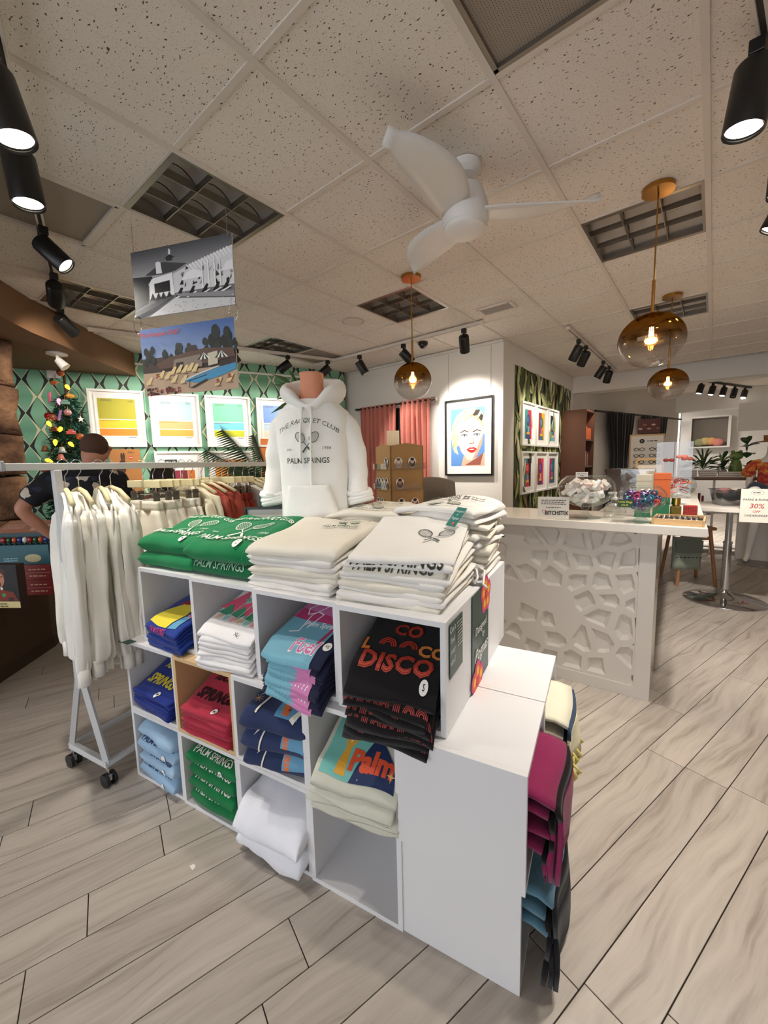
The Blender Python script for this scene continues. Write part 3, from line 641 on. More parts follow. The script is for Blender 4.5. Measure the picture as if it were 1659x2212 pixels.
cubestack('folded_sweatshirt', 5, .0265, LC[2]+.01, .19, F2, [(178, 50, 72)], .3, .35, 'crimson shirt with slanted black lettering and M sticker', 'crimson shirt under the one with black lettering', 'crimson shirts in the birch lined cube', pr_words((26, 16, 20)), None, -2, 10, kd=2.4, layers=1, amp=.01, lean=.42)
def palm(P, c, x, y, s):
    P.line(c, [(x-.25*s, y-1.1*s), (x-.12*s, y-.5*s), (x, y)], .07*s)
    for a in (20, 60, 100, 140, 180, 215, -20): 
        ca, sa = math.cos(R(a)), math.sin(R(a)); P.shape(c, [(x, y), (x+.3*s*ca-.08*s*sa, y+.3*s*sa+.08*s*ca), (x+.6*s*ca, y+.6*s*sa-.14*s), (x+.28*s*ca+.07*s*sa, y+.28*s*sa-.07*s*ca)])
def pr_navy(P, w, d):
    P.rect((96, 154, 190), .0, -.15, .1, .03); P.shape((222, 116, 60), [(-.02, .03), (.1, .05), (.12, .02), (.02, -.0), (.06, -.14), (.03, -.14)])
    for i in range(7): P.disc((176, 50, 34), .01+.015*i, .03-.001*i, .006); P.disc((176, 50, 34), .022+.005*i, -.01-.018*i, .006)
    P.shape((236, 230, 214), [(.07, -.15), (.12, -.06), (.135, -.07), (.09, -.16)]); palm(P, (232, 228, 212), -.05, -.03, .11)
    P.text((236, 232, 220), 'PALM', .02, .09, .05, .01); [P.line((214, 170, 110), [(-.1+.02*math.cos(a), -.1+.02*math.sin(a)), (-.1-.02*math.cos(a), -.1-.02*math.sin(a))], .002) for a in (0, .8, 1.57, 2.36)]
def pr_navy2(P, w, d):
    y = -(d/2)+.03; P.rect((96, 154, 190), .03, y-.05, .13, y+.05); P.shape((222, 116, 60), [(.02, y+.05), (.12, y+.05), (.12, y+.02), (.06, y+.02), (.06, y-.05), (.04, y-.05)])
    for i in range(5): P.disc((176, 50, 34), .04+.016*i, y+.036, .006)
    palm(P, (232, 228, 212), -.04, y+.02, .09)
cubestack('folded_sweatshirt', 3, .078, LC[1]+.02, .175, F2, [(44, 56, 92), (48, 60, 98)], .29, .34, 'navy sweatshirt with PALM and orange sign print on top of its pile', 'navy sweatshirt with palm tree fold under the PALM sweatshirt', 'navy sweatshirts in the middle row', pr_navy, pr_navy2, 6, 11, kd=2.4, amp=.014, lean=.22)
def pr_happy(P, w, d):
    P.rect((120, 196, 186), -.135, -.17, .02, .06); P.shape((24, 46, 92), [(-.02, -.17), (.14, -.17), (.13, -.11), (.03, -.02)])
    P.shape((232, 172, 56), [(-.12, .02), (.0, .02), (-.05, -.08), (-.04, -.16), (-.08, -.16), (-.07, -.08)]); P.shape((240, 240, 232), [(-.1, .01), (-.02, .01), (-.06, -.065)]); P.shape((84, 72, 66), [(-.085, -.0), (-.035, -.0), (-.06, -.045)])
    P.text((224, 84, 48), 'Happy', -.07, .075, .045, .005, .2, rot=-.2); P.text((224, 84, 48), 'Hour', .045, .06, .045, .005, .2, rot=-.2); P.text((224, 84, 48), 'in', .03, .015, .035, .01)
    P.text((230, 86, 52), 'Palm', .045, -.115, .085, .05); P.line((24, 46, 92), [(-.12, .1), (-.03, .09), (.03, .1), (.03, .0)], .006)
    for (x, y, s) in ((.105, .02, .035), (.11, -.04, .025)): P.shape((96, 188, 176), [(x, y+s), (x+s*.22, y+s*.22), (x+s, y), (x+s*.22, y-s*.22), (x, y-s), (x-s*.22, y-s*.22), (x-s, y), (x-s*.22, y+s*.22)])
    P.shape((236, 190, 120), [(.12, -.12), (.123, -.133), (.136, -.136), (.123, -.14), (.12, -.152), (.117, -.14), (.104, -.136), (.117, -.133)])
cubestack('folded_sweatshirt', 3, .045, LC[0]+.015, .16, F2, [(214, 214, 198)], .31, .38, 'pale sage shirt with Happy Hour in Palm cocktail print', 'pale sage shirt under the Happy Hour print', 'sage Happy Hour shirts', pr_happy, None, 4, 12, kd=2.8, amp=.014, layers=2, lean=.36)
folded('folded_sweatshirt', 'grey blue sweatshirt folded at the back behind the Happy Hour shirts', (120, 136, 148), .24, .14, .07, SH(LC[0]+.03, .31, F2+.215), SA, 83, 2, amp=.014)
cubestack('folded_sweatshirt', 4, .066, LC[3]+.005, .18, F1, [(150, 182, 212), (158, 190, 218)], .3, .31, 'pale blue sweatshirt topping its floor level pile', 'pale blue sweatshirt with navy PALM SPRINGS on its fold', 'pale blue sweatshirts at floor level', None, p_front((36, 52, 92), 'PALM SPRINGS', .042, 'L', -.012, .85), -3, 13, kd=1.2, amp=.014)
cubestack('folded_sweatshirt', 4, .066, LC[2]+.01, .19, F1, [(20, 116, 66)], .31, .33, 'green sweatshirt with PALM SPRINGS fold and M sticker topping the floor level pile', 'green sweatshirt with white PALM SPRINGS on its fold at floor level', 'green sweatshirts at floor level', p_front(WHT, 'PALM SPRINGS', .046, 'M', -.012, .8), p_front(WHT, 'PALM SPRINGS', .046, None, -.012, .8), -2, 14, kd=1.2, amp=.013)
cubestack('folded_sweatshirt', 1, .185, LC[1]+.005, .16, F1, [(236, 238, 246)], .33, .38, 'thick white sweatshirt spilling out of its floor level cube', 'second white sweatshirt folded under the thick white one', 'white sweatshirts at floor level', lambda P, w, d: P.text((30, 40, 36), 'PALM', .12, .08, .03, .01), None, -3, 15, kd=2.6, amp=.022, lean=.2, layers=2)
# towels and throw in the end cubes: hang out of the +u openings
def towel(name, label, z, v, cols, h, seed, n, cat='towel', bk=1):
    rr = random.Random(seed)
    t = thing(name, label, cat, SH(.0, v, z), SA)
    for k in range(n):
        mb = MB(); w = .27; P = []
        for i in range(13):
            row = []
            for j in range(12):
                b = (i/12-.5)*w; s = j/11
                x = -.2+.27*min(1, s*1.8)-.01*k; zz = h-.012-.05*k-(max(0, s-.5)**1.2)*(.62 if k == 0 else .5)*min(1, h*3.4)
                c = Vector((b*5, s*3, seed+k)); x += .018*noise.noise(c)+.02*math.sin(b*22+k)*max(0, s-.4); row.append(Vector((x, b+.008*noise.noise(c*2), max(.006+.002*k, zz+.012*noise.noise(c*1.7)))))
            P.append(row)
        mb.use(cloth(cols[0])); mb.grid([r[:7] for r in P]); mb.use(cloth(cols[1])); mb.grid([r[6:7+bk] for r in P]); mb.use(cloth(cols[2])); mb.grid([r[6+bk:] for r in P])
        o = mb.obj('towel_layer', None, t, True); sd = o.modifiers.new('thick', 'SOLIDIFY'); sd.thickness = .012
    return t
towel('folded_towel', 'magenta towels with black edge bands hanging out of the upper end cube', .372, .18, ((140, 40, 84), (24, 18, 20), (136, 38, 82)), .25, 3, 4)
towel('folded_towel', 'steel blue towel with wide black border at floor level in the end cube', .022, .195, ((92, 132, 152), (22, 22, 26), (20, 20, 24)), .29, 6, 3, bk=2)
t = towel('folded_throw', 'cream throw with navy and yellow stripes and tassels in the farther end cube', .372, .55, ((226, 222, 200), (50, 70, 96), (224, 216, 180)), .24, 9, 3, 'blanket')
for k in range(9): MB().tube([(.075+.01*(k % 2), -.12+.03*k, .05), (.085+.012*(k % 3), -.12+.03*k, .02), (.08, -.118+.03*k, -.01)], [.003, .006, .005], 6).obj('tassel', cloth((222, 206, 120)), t, True)
# signs on the side of the top row
S = planeS(SH(-.2315, .12, .93), SV, (0, 0, 1))
t = thing('sign_card', 'small dark green card asking Can\'t find your size? on the shelf side', 'sign', SH(-.2315, .12, .86), 0)
def side_sign(t, v0, v1, z0, z1, fill):
    base = SH(-.2315, (v0+v1)/2, 0); t.location = (base.x, base.y, z0); t.rotation_euler = (0, 0, SA)
    MB().box(.0006, .003, -(v1-v0)/2, (v1-v0)/2, 0, z1-z0).obj('board', mat('sign_green', (34, 66, 60), .4), t)
    P = Print(); fill(P); P.obj('lettering', t, lambda x, y, l: Vector((.003+l, x, y)), lift=.0004, eps=.0001)
def f1(P):
    for i, s in enumerate(("Can't", 'find', 'your', 'size?')): P.text((226, 232, 226), s, -.035, .145-.033*i, .026, .0, align='CENTER')
    P.greek((190, 204, 198), .028, .148, .05, .005, 8, 3)
side_sign(t, .07, .19, .87, 1.035, f1)
def flower(P, x, y, s):
    for c, k in (((206, 62, 128), 1), ((232, 108, 60), .68), ((242, 186, 60), .4)):
        for i in range(5): P.disc(c, x+.55*s*math.cos(R(72*i+90)), y+.55*s*math.sin(R(72*i+90)), .5*s*k, .5*s*k, 14)
    P.disc((206, 62, 90), x, y, .22*s)
def f2(P):
    flower(P, .07, .30, .07); flower(P, -.05, .015, .075); P.text((232, 234, 226), 'Designed', -.01, .205, .04, 0, .2); P.text((232, 234, 226), 'by', .02, .17, .032, 0, .2); P.text((240, 240, 234), 'Pognas', -.005, .115, .062, .005, .35)
t = thing('banner', 'green Designed by banner with orange flowers on the shelf side', 'sign'); side_sign(t, .30, .52, .705, 1.047, f2)
def tagcard(loc, rz, tilt, w, h, label):
    t = thing('swing_tag', label, 'tag', loc, rz); S_ = lambda x, y, l: Vector((x, -math.sin(tilt)*l-0*y+y*math.cos(tilt), y*math.sin(tilt)+l*math.cos(tilt)))
    mb = MB(); mb.add([S_(x, y, l) for l in (0, .0015) for (x, y) in ((-w/2, 0), (w/2, 0), (w/2, h), (-w/2, h))], [(0, 3, 2, 1), (4, 5, 6, 7), (0, 1, 5, 4), (1, 2, 6, 5), (2, 3, 7, 6), (3, 0, 4, 7)]); mb.obj('card', mat('tag_teal', (56, 128, 120), .45), t)
    P = Print(); P.text((236, 238, 232), 'Designed', 0, h*.8, w*.24, 0, .2); P.text((236, 238, 232), 'by', 0, h*.62, w*.2, 0, .2); P.text((240, 240, 236), 'Pognas', 0, h*.42, w*.28, 0, .3); flower(P, w*.15, h*.15, w*.13); P.obj('lettering', t, S_, lift=.0018, eps=.0001)
tagcard(SH(-.34, .40, 1.268), SA+R(-35), R(48), .055, .085, 'small teal Designed by swing tag lying on the cream tees')
MB().box(-.04, .04, -.02, .02, 0, .001).obj('label_strip', mat('label_green', (40, 70, 60), .5)).location = SH(-1.80, .03, .7005)
tag(bpy.data.objects['label_strip'], 'dark green shelf label at the left end of the top row edge', 'label'); bpy.data.objects['label_strip'].rotation_euler = (0, 0, SA)
o = MB().prism([(-.012, -.006), (.012, -.008), (.009, .007), (-.008, .008)], 0, .0012).obj('paper_scrap', mat('paper_white', (236, 234, 228), .7)); o.location = (-1.45, .585, .0003); tag(o, 'tiny white paper scrap lying on the plank floor', 'paper')
# ================================================================== GARMENT RACK
def loft(levels, n=28, amp=0, seed=0, freq=5, sup=2.4, crease=False):
    """levels: (z, half_width, half_depth[, cx, cy]); rows of points around each section"""
    P = []
    for (z, hw, hd, *c) in levels:
        cx, cy = (c+[0, 0])[:2] if c else (0, 0); row = []
        for i in range(n):
            a = 2*PI*i/n; ca, sa = math.cos(a), math.sin(a); e = 2/sup
            f = 1+amp*((math.sin(freq*a+z*4+seed) if not crease else 1.6*(2*abs(math.sin(freq*a/2+z*1.5+seed))-1))+.6*noise.noise(Vector((ca*2, sa*2, z*5+seed*7))))
            row.append(Vector((cx+hw*math.copysign(abs(ca)**e, ca)*(1+(f-1)*.3), cy+hd*math.copysign(abs(sa)**e, sa)*f, z)))
        P.append(row)
    return P
def dense(levels, k=3):
    out = []
    for i in range(len(levels)-1):
        a, b = levels[i], levels[i+1]
        for j in range(k): t = j/k; t2 = t*t*(3-2*t)*.5+t*.5; out.append(tuple(x+(y-x)*(t if q == 0 else t2) for q, (x, y) in enumerate(zip(a, b))))
    return out+[levels[-1]]
def closeends(mb, n):
    k = len(mb.v)//n; mb.f += [tuple(range(n)), tuple((k-1)*n+n-1-j for j in range(n))]; mb.m += [mb.cur]*2; return mb
M0 = Vector((-2.319, .481, 0)); RD = Vector((-.2075, .9782, 0)); RA = math.atan2(RD.y, RD.x); RZ = 1.508
RACKM = mat('grey_white_enamel', (206, 208, 210), .4); CHR = mat('chrome', (210, 210, 212), .08, 1); BLKP = mat('black_rubber', (24, 24, 26), .5)
t = thing('garment_rack', 'white rolling garment rack with a square top rail', 'clothes rack', (M0.x, M0.y, 0), RA)
MB().box(-.165, 1.47, -.013, .013, RZ, RZ+.032, .003).obj('top_rail', RACKM, t); MB().box(-.178, -.165, -.016, .016, RZ-.002, RZ+.042, .004).obj('end_cap', mat('grey_cap', (170, 172, 174), .4), t)
for x in (.02, 1.43):
    MB().box(x-.016, x+.016, -.016, .016, .46, RZ, .003).obj('post', RACKM, t)
    MB().box(x-.014, x+.014, -.165, .165, .095, .125, .003).obj('foot_bar', RACKM, t)
    for s in (-1, 1):
        lg = MB().tube([(x+.026*(1 if x > 1 else -1)*0, s*.016, .62), (x, s*.02, .5), (x, s*.155, .11)], .0165, 4).obj('leg', RACKM, t)
        for k in (0, 1): MB().tube([(x-.02, s*.018, .6-.06*k), (x+.02, s*.018, .6-.06*k)], .006, 8).obj('bolt', CHR, lg)
        cs = MB().tube([(x, s*.155, .095), (x, s*.155, .055)], .008, 8).obj('caster', CHR, t)
        MB().tube([(x-.024, s*.155, .0325), (x-.01, s*.155, .0325)], .0325, 18).obj('wheel', BLKP, cs, 'auto'); MB().tube([(x+.01, s*.155, .0325), (x+.024, s*.155, .0325)], .0325, 18).obj('wheel', BLKP, cs, 'auto'); MB().box(x-.01, x+.01, s*.155-.02, s*.155+.02, .03, .06, .004).obj('fork', CHR, cs)
for s in (-1, 1): MB().box(.03, 1.42, s*.155-.012, s*.155+.012, .098, .122, .003).obj('base_rail', RACKM, t)
HANG = mat('pale_wood_hanger', (224, 212, 168), .5)
def hook(t): MB().tube([(0, 0, RZ-.09), (0, 0, RZ-.03), (0, .012, RZ-.012)]+[(0, .022*math.cos(R(a)), RZ+.022+.022*math.sin(R(a))+.004) for a in (-20, 20, 60, 100, 140, 180)], .0022, 6).obj('hook', CHR, t, True)
def wrinkle(mb, seed, a=.016):
    for i, v in enumerate(mb.v): p = Vector((v[0]*9, v[1]*9, v[2]*3.2))+Vector((seed*3, 0, 0)); mb.v[i] = tuple(Vector(v)+noise.noise_vector(p)*a+noise.noise_vector(p*2.6)*a*.5)
def hanging_top(col, label, tt, yaw, grp, seed, ln=.74):
    g = thing('hanging_sweatshirt', label, 'sweatshirt', tuple((M0+RD*tt)[:2])+(0,), RA+PI/2+R(yaw)+PI, grp)
    hook(g); MB().tube([(-.2, 0, RZ-.15), (-.1, 0, RZ-.105), (0, 0, RZ-.09), (.1, 0, RZ-.105), (.2, 0, RZ-.15)], .011, 8).obj('hanger', HANG, g, True)
    zt = RZ-.1; zb = zt-ln; C_ = cloth(col)
    lv = dense([(zt, .05, .016), (zt-.03, .11, .02), (zt-.08, .2, .022), (zt-.16, .215, .026), (zt-.4, .215, .034), (zb+.08, .215, .04), (zb+.065, .2, .034)], 5)
    mb = MB().grid(loft(lv, 44, .4, seed, 9, 2.0, True), closev=True); wrinkle(mb, seed); closeends(mb, 44).obj('body', C_, g, True)
    mb = MB().grid(loft(dense([(zb+.067, .195, .034), (zb+.03, .19, .033), (zb, .195, .034)], 3), 44, .3, seed, 9), closev=True); closeends(mb, 44).obj('hem_band', C_, g, True)
    rr = random.Random(seed)
    for s in (-1, 1):
        q = rr.uniform(-.03, .03); ph = rr.uniform(-.9, .9); tw = rr.uniform(-.8, .8); n = 26; P = []
        lvs = [(zt-.085, .045, .016, .165), (zt-.12, .07, .022, .19), (zt-.22, .075, .026, .21), (zt-.38, .066, .024, .222), (zt-.52, .058, .026, .226), (zb+.13, .05, .026, .222), (zb+.09, .045, .026, .22), (zb+.075, .034, .024, .22)]
        for (z, hw, hd, cx) in dense(lvs, 4):
            k_ = (zt-z)/ln; a_ = ph+tw*k_; ca, sa = math.cos(a_), math.sin(a_); row = []
            for i in range(n):
                w_ = 2*PI*i/n; f = 1+.35*(2*abs(math.sin(2*w_+seed+z*3))-1); x_ = hw*math.copysign(abs(math.cos(w_))**1.25, math.cos(w_)); y_ = hd*math.copysign(abs(math.sin(w_))**1.25, math.sin(w_))*f
                row.append(Vector((s*cx+x_*ca*.6-y_*sa+.01*math.sin(z*9+seed), q*k_*2+x_*sa+y_*ca+s*0, z)))
            P.append(row)
        mb = MB().grid(P, closev=True); wrinkle(mb, seed+s, .011); closeends(mb, n); sl = mb.obj('sleeve', C_, g, True)
        cz = Vector((s*.22, q*2, zb+.075)); mb = MB().grid(loft([(cz.z+.012, .034, .026, cz.x, cz.y), (cz.z-.03, .031, .024, cz.x, cz.y), (cz.z-.065, .033, .025, cz.x, cz.y)], 20), closev=True); closeends(mb, 20).obj('cuff', C_, sl, True)
    return g
def hanging_pants(col, label, tt, yaw, grp, seed, badge=False):
    g = thing('hanging_sweatpants', label, 'pants', tuple((M0+RD*tt)[:2])+(0,), RA+PI/2+R(yaw)+PI, grp); C_ = cloth(col); zt = RZ-.175
    hook(g); MB().box(-.17, .17, -.007, .007, RZ-.105, RZ-.065, .003).obj('hanger_bar', HANG, g); MB().tube([(-.16, .0, RZ-.14), (.16, .0, RZ-.14)], .003, 6).obj('clip_rod', CHR, g)
    for s in (-1, 1): MB().box(s*.12-.01, s*.12+.01, -.014, .014, RZ-.19, RZ-.125, .003).obj('clip', mat('grey_clip', (110, 104, 96), .35, .7), g); MB().tube([(s*.12, 0, RZ-.135), (s*.12, 0, RZ-.09)], .0025, 6).obj('clip_rod', CHR, g)
    mb = MB().grid(loft(dense([(zt, .15, .03), (zt-.05, .148, .032)], 3), 32, .2, seed, 7), closev=True); closeends(mb, 32).obj('waistband', C_, g, True)
    mb = MB().grid(loft(dense([(zt-.05, .152, .034), (zt-.15, .18, .05), (zt-.28, .19, .055)], 4), 32, .25, seed), closev=True); closeends(mb, 32).obj('seat', C_, g, True)
    for s in (-1, 1):
        mb = MB().grid(loft(dense([(zt-.24, .1, .055, s*.09), (zt-.5, .085, .05, s*.1), (zt-.86, .07, .04, s*.105), (zt-.94, .05, .03, s*.105)], 4), 22, .2, seed+s), closev=True); closeends(mb, 22).obj('leg', C_, g, True)
    for s in (-1, 1): MB().tube([(s*.02, .034, zt-.02), (s*.035, .06, zt-.09), (s*.05+.01*seed % .03, .066, zt-.2), (s*.045, .068, zt-.27)], .0045, 6).obj('drawstring', C_, g, True)
    if badge: MB().cyl(0, 0, 0, .003, .032, 24).obj('badge', mat('badge_green', (30, 84, 68), .6), g).matrix_basis = Matrix.Translation((.06, .074, zt-.16)) @ Matrix.Rotation(R(-90), 4, 'X')
    return g
WT = (240, 238, 230); RUST = (158, 70, 56); GR = (206, 202, 196)
GA = 'clothes on the garment rack'
hanging_top(WT, 'white sweatshirt hanging nearest the left rack post', .05, -20, GA, 1, .86); hanging_top((236, 233, 222), 'off white sweatshirt hanging second from the left rack post', .105, -14, GA, 2, .84)
hanging_top(WT, 'white sweatshirt hanging third on the rack with a long visible sleeve', .20, -20, GA, 3, .86); hanging_top((240, 236, 228), 'white sweatshirt hanging fourth on the rack just left of the cream pants', .25, -10, GA, 4, .86)
for k, tx in enumerate((.42, .475, .535, .60, .66)): hanging_pants((238, 232, 218), ('first', 'second', 'third', 'fourth', 'fifth')[k]+' pair of cream sweatpants from the left'+(', with round green badge' if k == 4 else ''), tx, -6+6*(k % 2), GA, k+5, k == 4)
hanging_top((224, 216, 190), 'cream sweatshirt on a wooden hanger between the cream and rust clothes', .72, 0, GA, 12)
for k, tx in enumerate((.79, .85)): hanging_top(RUST, ('rust sweatshirt hanging left among the rust clothes', 'rust sweatshirt hanging second among the rust clothes')[k], tx, 2+4*k, GA, 14+k)
for k, tx in enumerate((.90, .95, 1.0, 1.05)): hanging_pants((148+6*(k % 2), 64, 52), 'rust sweatpants hanging %s after the rust sweatshirts' % ('first', 'second', 'third', 'fourth')[k], tx, 4*(k % 2), GA, 18+k)
for k, tx in enumerate((1.13, 1.19, 1.25, 1.31, 1.37)): hanging_top(GR if k % 2 else (222, 218, 212), 'pale grey sweatshirt at the far rack end, %s from the rust clothes' % ('first', 'second', 'third', 'fourth', 'fifth')[k], tx, 2*k, GA, 24+k)
# ================================================================== TORSO FORM AND HOODIE
HZ = 1.0505; HL = SH(-1.10, .61, HZ); HR = R(34)
t = thing('torso_form', 'salmon coloured half torso form wearing the white hoodie', 'mannequin', HL, HR); SALM = mat('salmon_form', (222, 150, 118), .7, bump=.1, bscale=200)
MB().lathe([(.10, 0), (.10, .012), (.02, .02)], 28, caps=True).obj('base', mat('black_base', (22, 22, 24), .4), t); MB().cyl(0, 0, .015, .2, .014, 12).obj('pole', mat('black_base', (22, 22, 24), .4), t)
mb = MB().grid(loft(dense([(.13, .13, .09), (.3, .12, .085), (.5, .14, .095), (.66, .15, .085), (.72, .1, .065), (.76, .06, .058), (.84, .053, .055), (.885, .056, .06, 0, -.004)], 4), 28), closev=True); closeends(mb, 28).obj('torso', SALM, t, True)
g = thing('white_hoodie', 'white hoodie with crossed racquet print on the torso form', 'hoodie', HL, HR); HC = cloth((244, 243, 238))
HL_ = [(.118, .15, .112), (.135, .165, .125), (.19, .172, .132), (.32, .166, .126), (.46, .168, .124), (.57, .178, .122), (.65, .185, .112), (.70, .172, .098), (.735, .135, .085), (.76, .095, .075)]
HD = dense(HL_, 4); mb = MB().grid(loft(HD, 44, .035, 3, 6), closev=True); mb.obj('body', HC, g, True)
def hsec(z):
    for a, b in zip(HD, HD[1:]):
        if a[0] <= z <= b[0]: q = (z-a[0])/(b[0]-a[0]); return a[1]+(b[1]-a[1])*q, a[2]+(b[2]-a[2])*q
    return HD[-1][1:3]
def HS(x, z, l):
    hw, hd = hsec(z); c = min(.98, abs(x)/hw); yy = hd*(1-c**2.4)**(1/2.4); return Vector((x, -yy*1.035-l-.006, z))
mb = MB().grid(loft([(.112, .152, .114), (.125, .168, .128), (.16, .174, .134), (.175, .172, .132)], 44, .03, 3, 30), closev=True); mb.obj('hem_band', HC, g, True)
for s in (-1, 1):
    pts = [Vector(p) for p in ((s*.105, 0, .685), (s*.155, .0, .635), (s*.192, .01, .52), (s*.205, .01, .42), (s*.21, -.02, .34), (s*.215, -.05, .285))]; den = []
    for i in range(5):
        for j in range(5): den.append(pts[i].lerp(pts[i+1], j/5))
    rad = [.05+.018*min(1, i/6)-.026*(i/24)+.002*math.sin(i*1.3) for i in range(25)]
    mb = MB().tube(den, rad, 18)
    for i, v in enumerate(mb.v): mb.v[i] = tuple(Vector(v)+noise.noise_vector(Vector(v)*9)*.008)
    sl = mb.obj('sleeve', HC, g, True)
    for k in range(3): MB().tube([pts[5]+Vector((.052*math.cos(a)+.004*k, .03+.048*math.sin(a), .035-.022*k+.012*math.sin(a+k))) for a in [2*PI*i/18 for i in range(18)]], .014, 8, closed=True).obj('rolled_cuff', HC, sl, True)
P = []
for i in range(41):
    th = R(-172+344*i/40); f = (1-math.cos(th))/2; q = f**.65; sx_, cy_ = math.sin(th), -math.cos(th)
    sec = [(.085, .735-.02*(1-q)), (.125+.02*q, .745+.02*q), (.135+.03*q, .775+.05*q), (.118+.03*q, .775+.115*q), (.1+.022*q, .775+.118*q), (.085+.01*q, .765+.09*q), (.068, .745+.03*q)]
    if f < .12: k = 1-f/.12; sec = [(r*(1-.12*k), z-.045*k) for r, z in sec]
    P.append([Vector((r*sx_*1.08, r*cy_+.012*q, z+.006*noise.noise(Vector((sx_*3, cy_*3, z*20))))) for r, z in sec])
hd = MB().grid(P).obj('hood', HC, g, True); sd = hd.modifiers.new('sub', 'SUBSURF'); sd.levels = 1; sd.render_levels = 1; s2 = hd.modifiers.new('thick', 'SOLIDIFY'); s2.thickness = .006
for s, z1 in ((-1, .47), (1, .31)): MB().tube([(s*.02, -.115, .715), (s*.024, -.128, .66)]+[HS(s*.012+(.01 if s > 0 else -.03)*(1-k/5)*.6-(0 if s > 0 else .02*k/5), .62-(.62-z1)*k/5, .004) for k in range(6)], .0055, 8).obj('drawstring', HC, g, True)
pk = [(-.10, .36), (.09, .36), (.10, .33), (.14, .20), (.14, .185), (-.14, .185), (-.14, .20), (-.11, .33)]
tri = tessellate_polygon([[Vector((a, b, 0)) for a, b in pk]]); vs, fs = subdiv([(a, b, 0) for a, b in pk], [tuple(q) for q in tri], .03)
o = MB().add([HS(v[0], v[1], .006) for v in vs], fs).obj('pocket', HC, g, True); sd = o.modifiers.new('thick', 'SOLIDIFY'); sd.thickness = .005
P = Print(); INK = (54, 64, 56); racquets(P, INK, 0, .555, .062, .003); P.text(INK, 'THE RACQUET CLUB', 0, .655, .03, .0, .25, arch=2.6); P.text(INK, 'PALM SPRINGS', 0, .472, .036, .012, sx=.85); P.text(INK, 'est.', -.085, .525, .02, 0, .3); P.text(INK, '1934', .085, .528, .02, 0, .3)
P.obj('printed_design', g, HS, sub=.015, lift=.004, eps=.0001)
# ================================================================== PEOPLE
def skinfig(name, joints, edges, m, parent, root, sub=2):
    me = bpy.data.meshes.new(name); names = list(joints); me.from_pydata([joints[k][:3] for k in names], [(names.index(a), names.index(b)) for a, b in edges], [])
    me.materials.append(m); o = bpy.data.objects.new(name, me); COL.objects.link(o); o.parent = parent
    md = o.modifiers.new('skin', 'SKIN'); md.use_smooth_shade = True
    for i, k in enumerate(names):
        sv = me.skin_vertices[0].data[i]; r = joints[k][3]; sv.radius = r if isinstance(r, tuple) else (r, r); sv.use_root = k == root
    s = o.modifiers.new('sub', 'SUBSURF'); s.levels = sub; s.render_levels = sub; return o
def hand(J, E, wr, pre, d, side, up):
    d, side, up = Vector(d).normalized(), Vector(side).normalized(), Vector(up).normalized(); w = Vector(J[wr][:3])
    pm = w+d*.06; J[pre+'palm'] = (*pm, (.032, .018)); E.append((wr, pre+'palm'))
    for i, (sx, ln) in enumerate(((-.027, .07), (-.009, .08), (.009, .076), (.026, .06))):
        k = pm+side*sx+d*.035; k1 = k+d*ln*.5-up*.01; k2 = k+d*ln*.85-up*.035
        for n, q, r in (('a', k, .0095), ('b', k1, .0085), ('c', k2, .007)): J['%sf%d%s' % (pre, i, n)] = (*q, r)
        E += [(pre+'palm', '%sf%da' % (pre, i)), ('%sf%da' % (pre, i), '%sf%db' % (pre, i)), ('%sf%db' % (pre, i), '%sf%dc' % (pre, i))]
    th = w+d*.03-side*.035; th2 = th+d*.035-side*.02; J[pre+'t1'] = (*th, .011); J[pre+'t2'] = (*th2, .009); E += [(pre+'palm', pre+'t1'), (pre+'t1', pre+'t2')]
SKIN = mat('skin', (196, 140, 116), .5, var=.06, vscale=14)
mroot = thing('person', 'person in a dark floral short sleeved shirt, head bowed, behind the garment rack', 'person', (-3.74, .98, 0), R(75))
J = dict(pel=(0, 0, .97, .13), wa=(0, .0, 1.1, .125), ch=(0, .0, 1.3, .15), uc=(.0, .01, 1.43, .11), nk=(.045, .04, 1.535, .058), h1=(.075, .09, 1.615, (.078, .082)), h2=(.09, .12, 1.70, (.082, .092)), h3=(.085, .115, 1.745, .055), no=(.155, .165, 1.635, .016),
         ls=(-.19, 0, 1.43, .07), le=(-.40, -.05, 1.25, .05), lm=(-.31, -.02, 1.13, .045), lw=(-.235, .02, 1.02, .03), rs=(.19, .02, 1.42, .07), re=(.29, .12, 1.17, .05), rw=(.24, .33, 1.1, .03),
         lh=(-.1, 0, .9, .1), lk=(-.11, .0, .5, .07), la=(-.11, -.02, .09, .045), lt=(-.12, .14, .035, .035), rh=(.1, 0, .9, .1), rk=(.11, .02, .5, .07), ra=(.11, .0, .09, .045), rt=(.12, .16, .035, .035), er=(.165, .07, 1.63, .012), el=(-.0, .115, 1.64, .012))
E_ = [('pel', 'wa'), ('wa', 'ch'), ('ch', 'uc'), ('uc', 'nk'), ('nk', 'h1'), ('h1', 'h2'), ('h2', 'h3'), ('h1', 'no'), ('uc', 'ls'), ('ls', 'le'), ('le', 'lm'), ('lm', 'lw'), ('uc', 'rs'), ('rs', 're'), ('re', 'rw'), ('pel', 'lh'), ('lh', 'lk'), ('lk', 'la'), ('la', 'lt'), ('pel', 'rh'), ('rh', 'rk'), ('rk', 'ra'), ('ra', 'rt'), ('h1', 'er'), ('h1', 'el')]
hand(J, E_, 'lw', 'l', (.5, .25, -.8), (.8, -.3, .5), (0, -1, 0)); hand(J, E_, 'rw', 'r', (-.2, .9, -.2), (1, .2, 0), (0, 0, 1))
skinfig('body', J, E_, SKIN, mroot, 'pel')
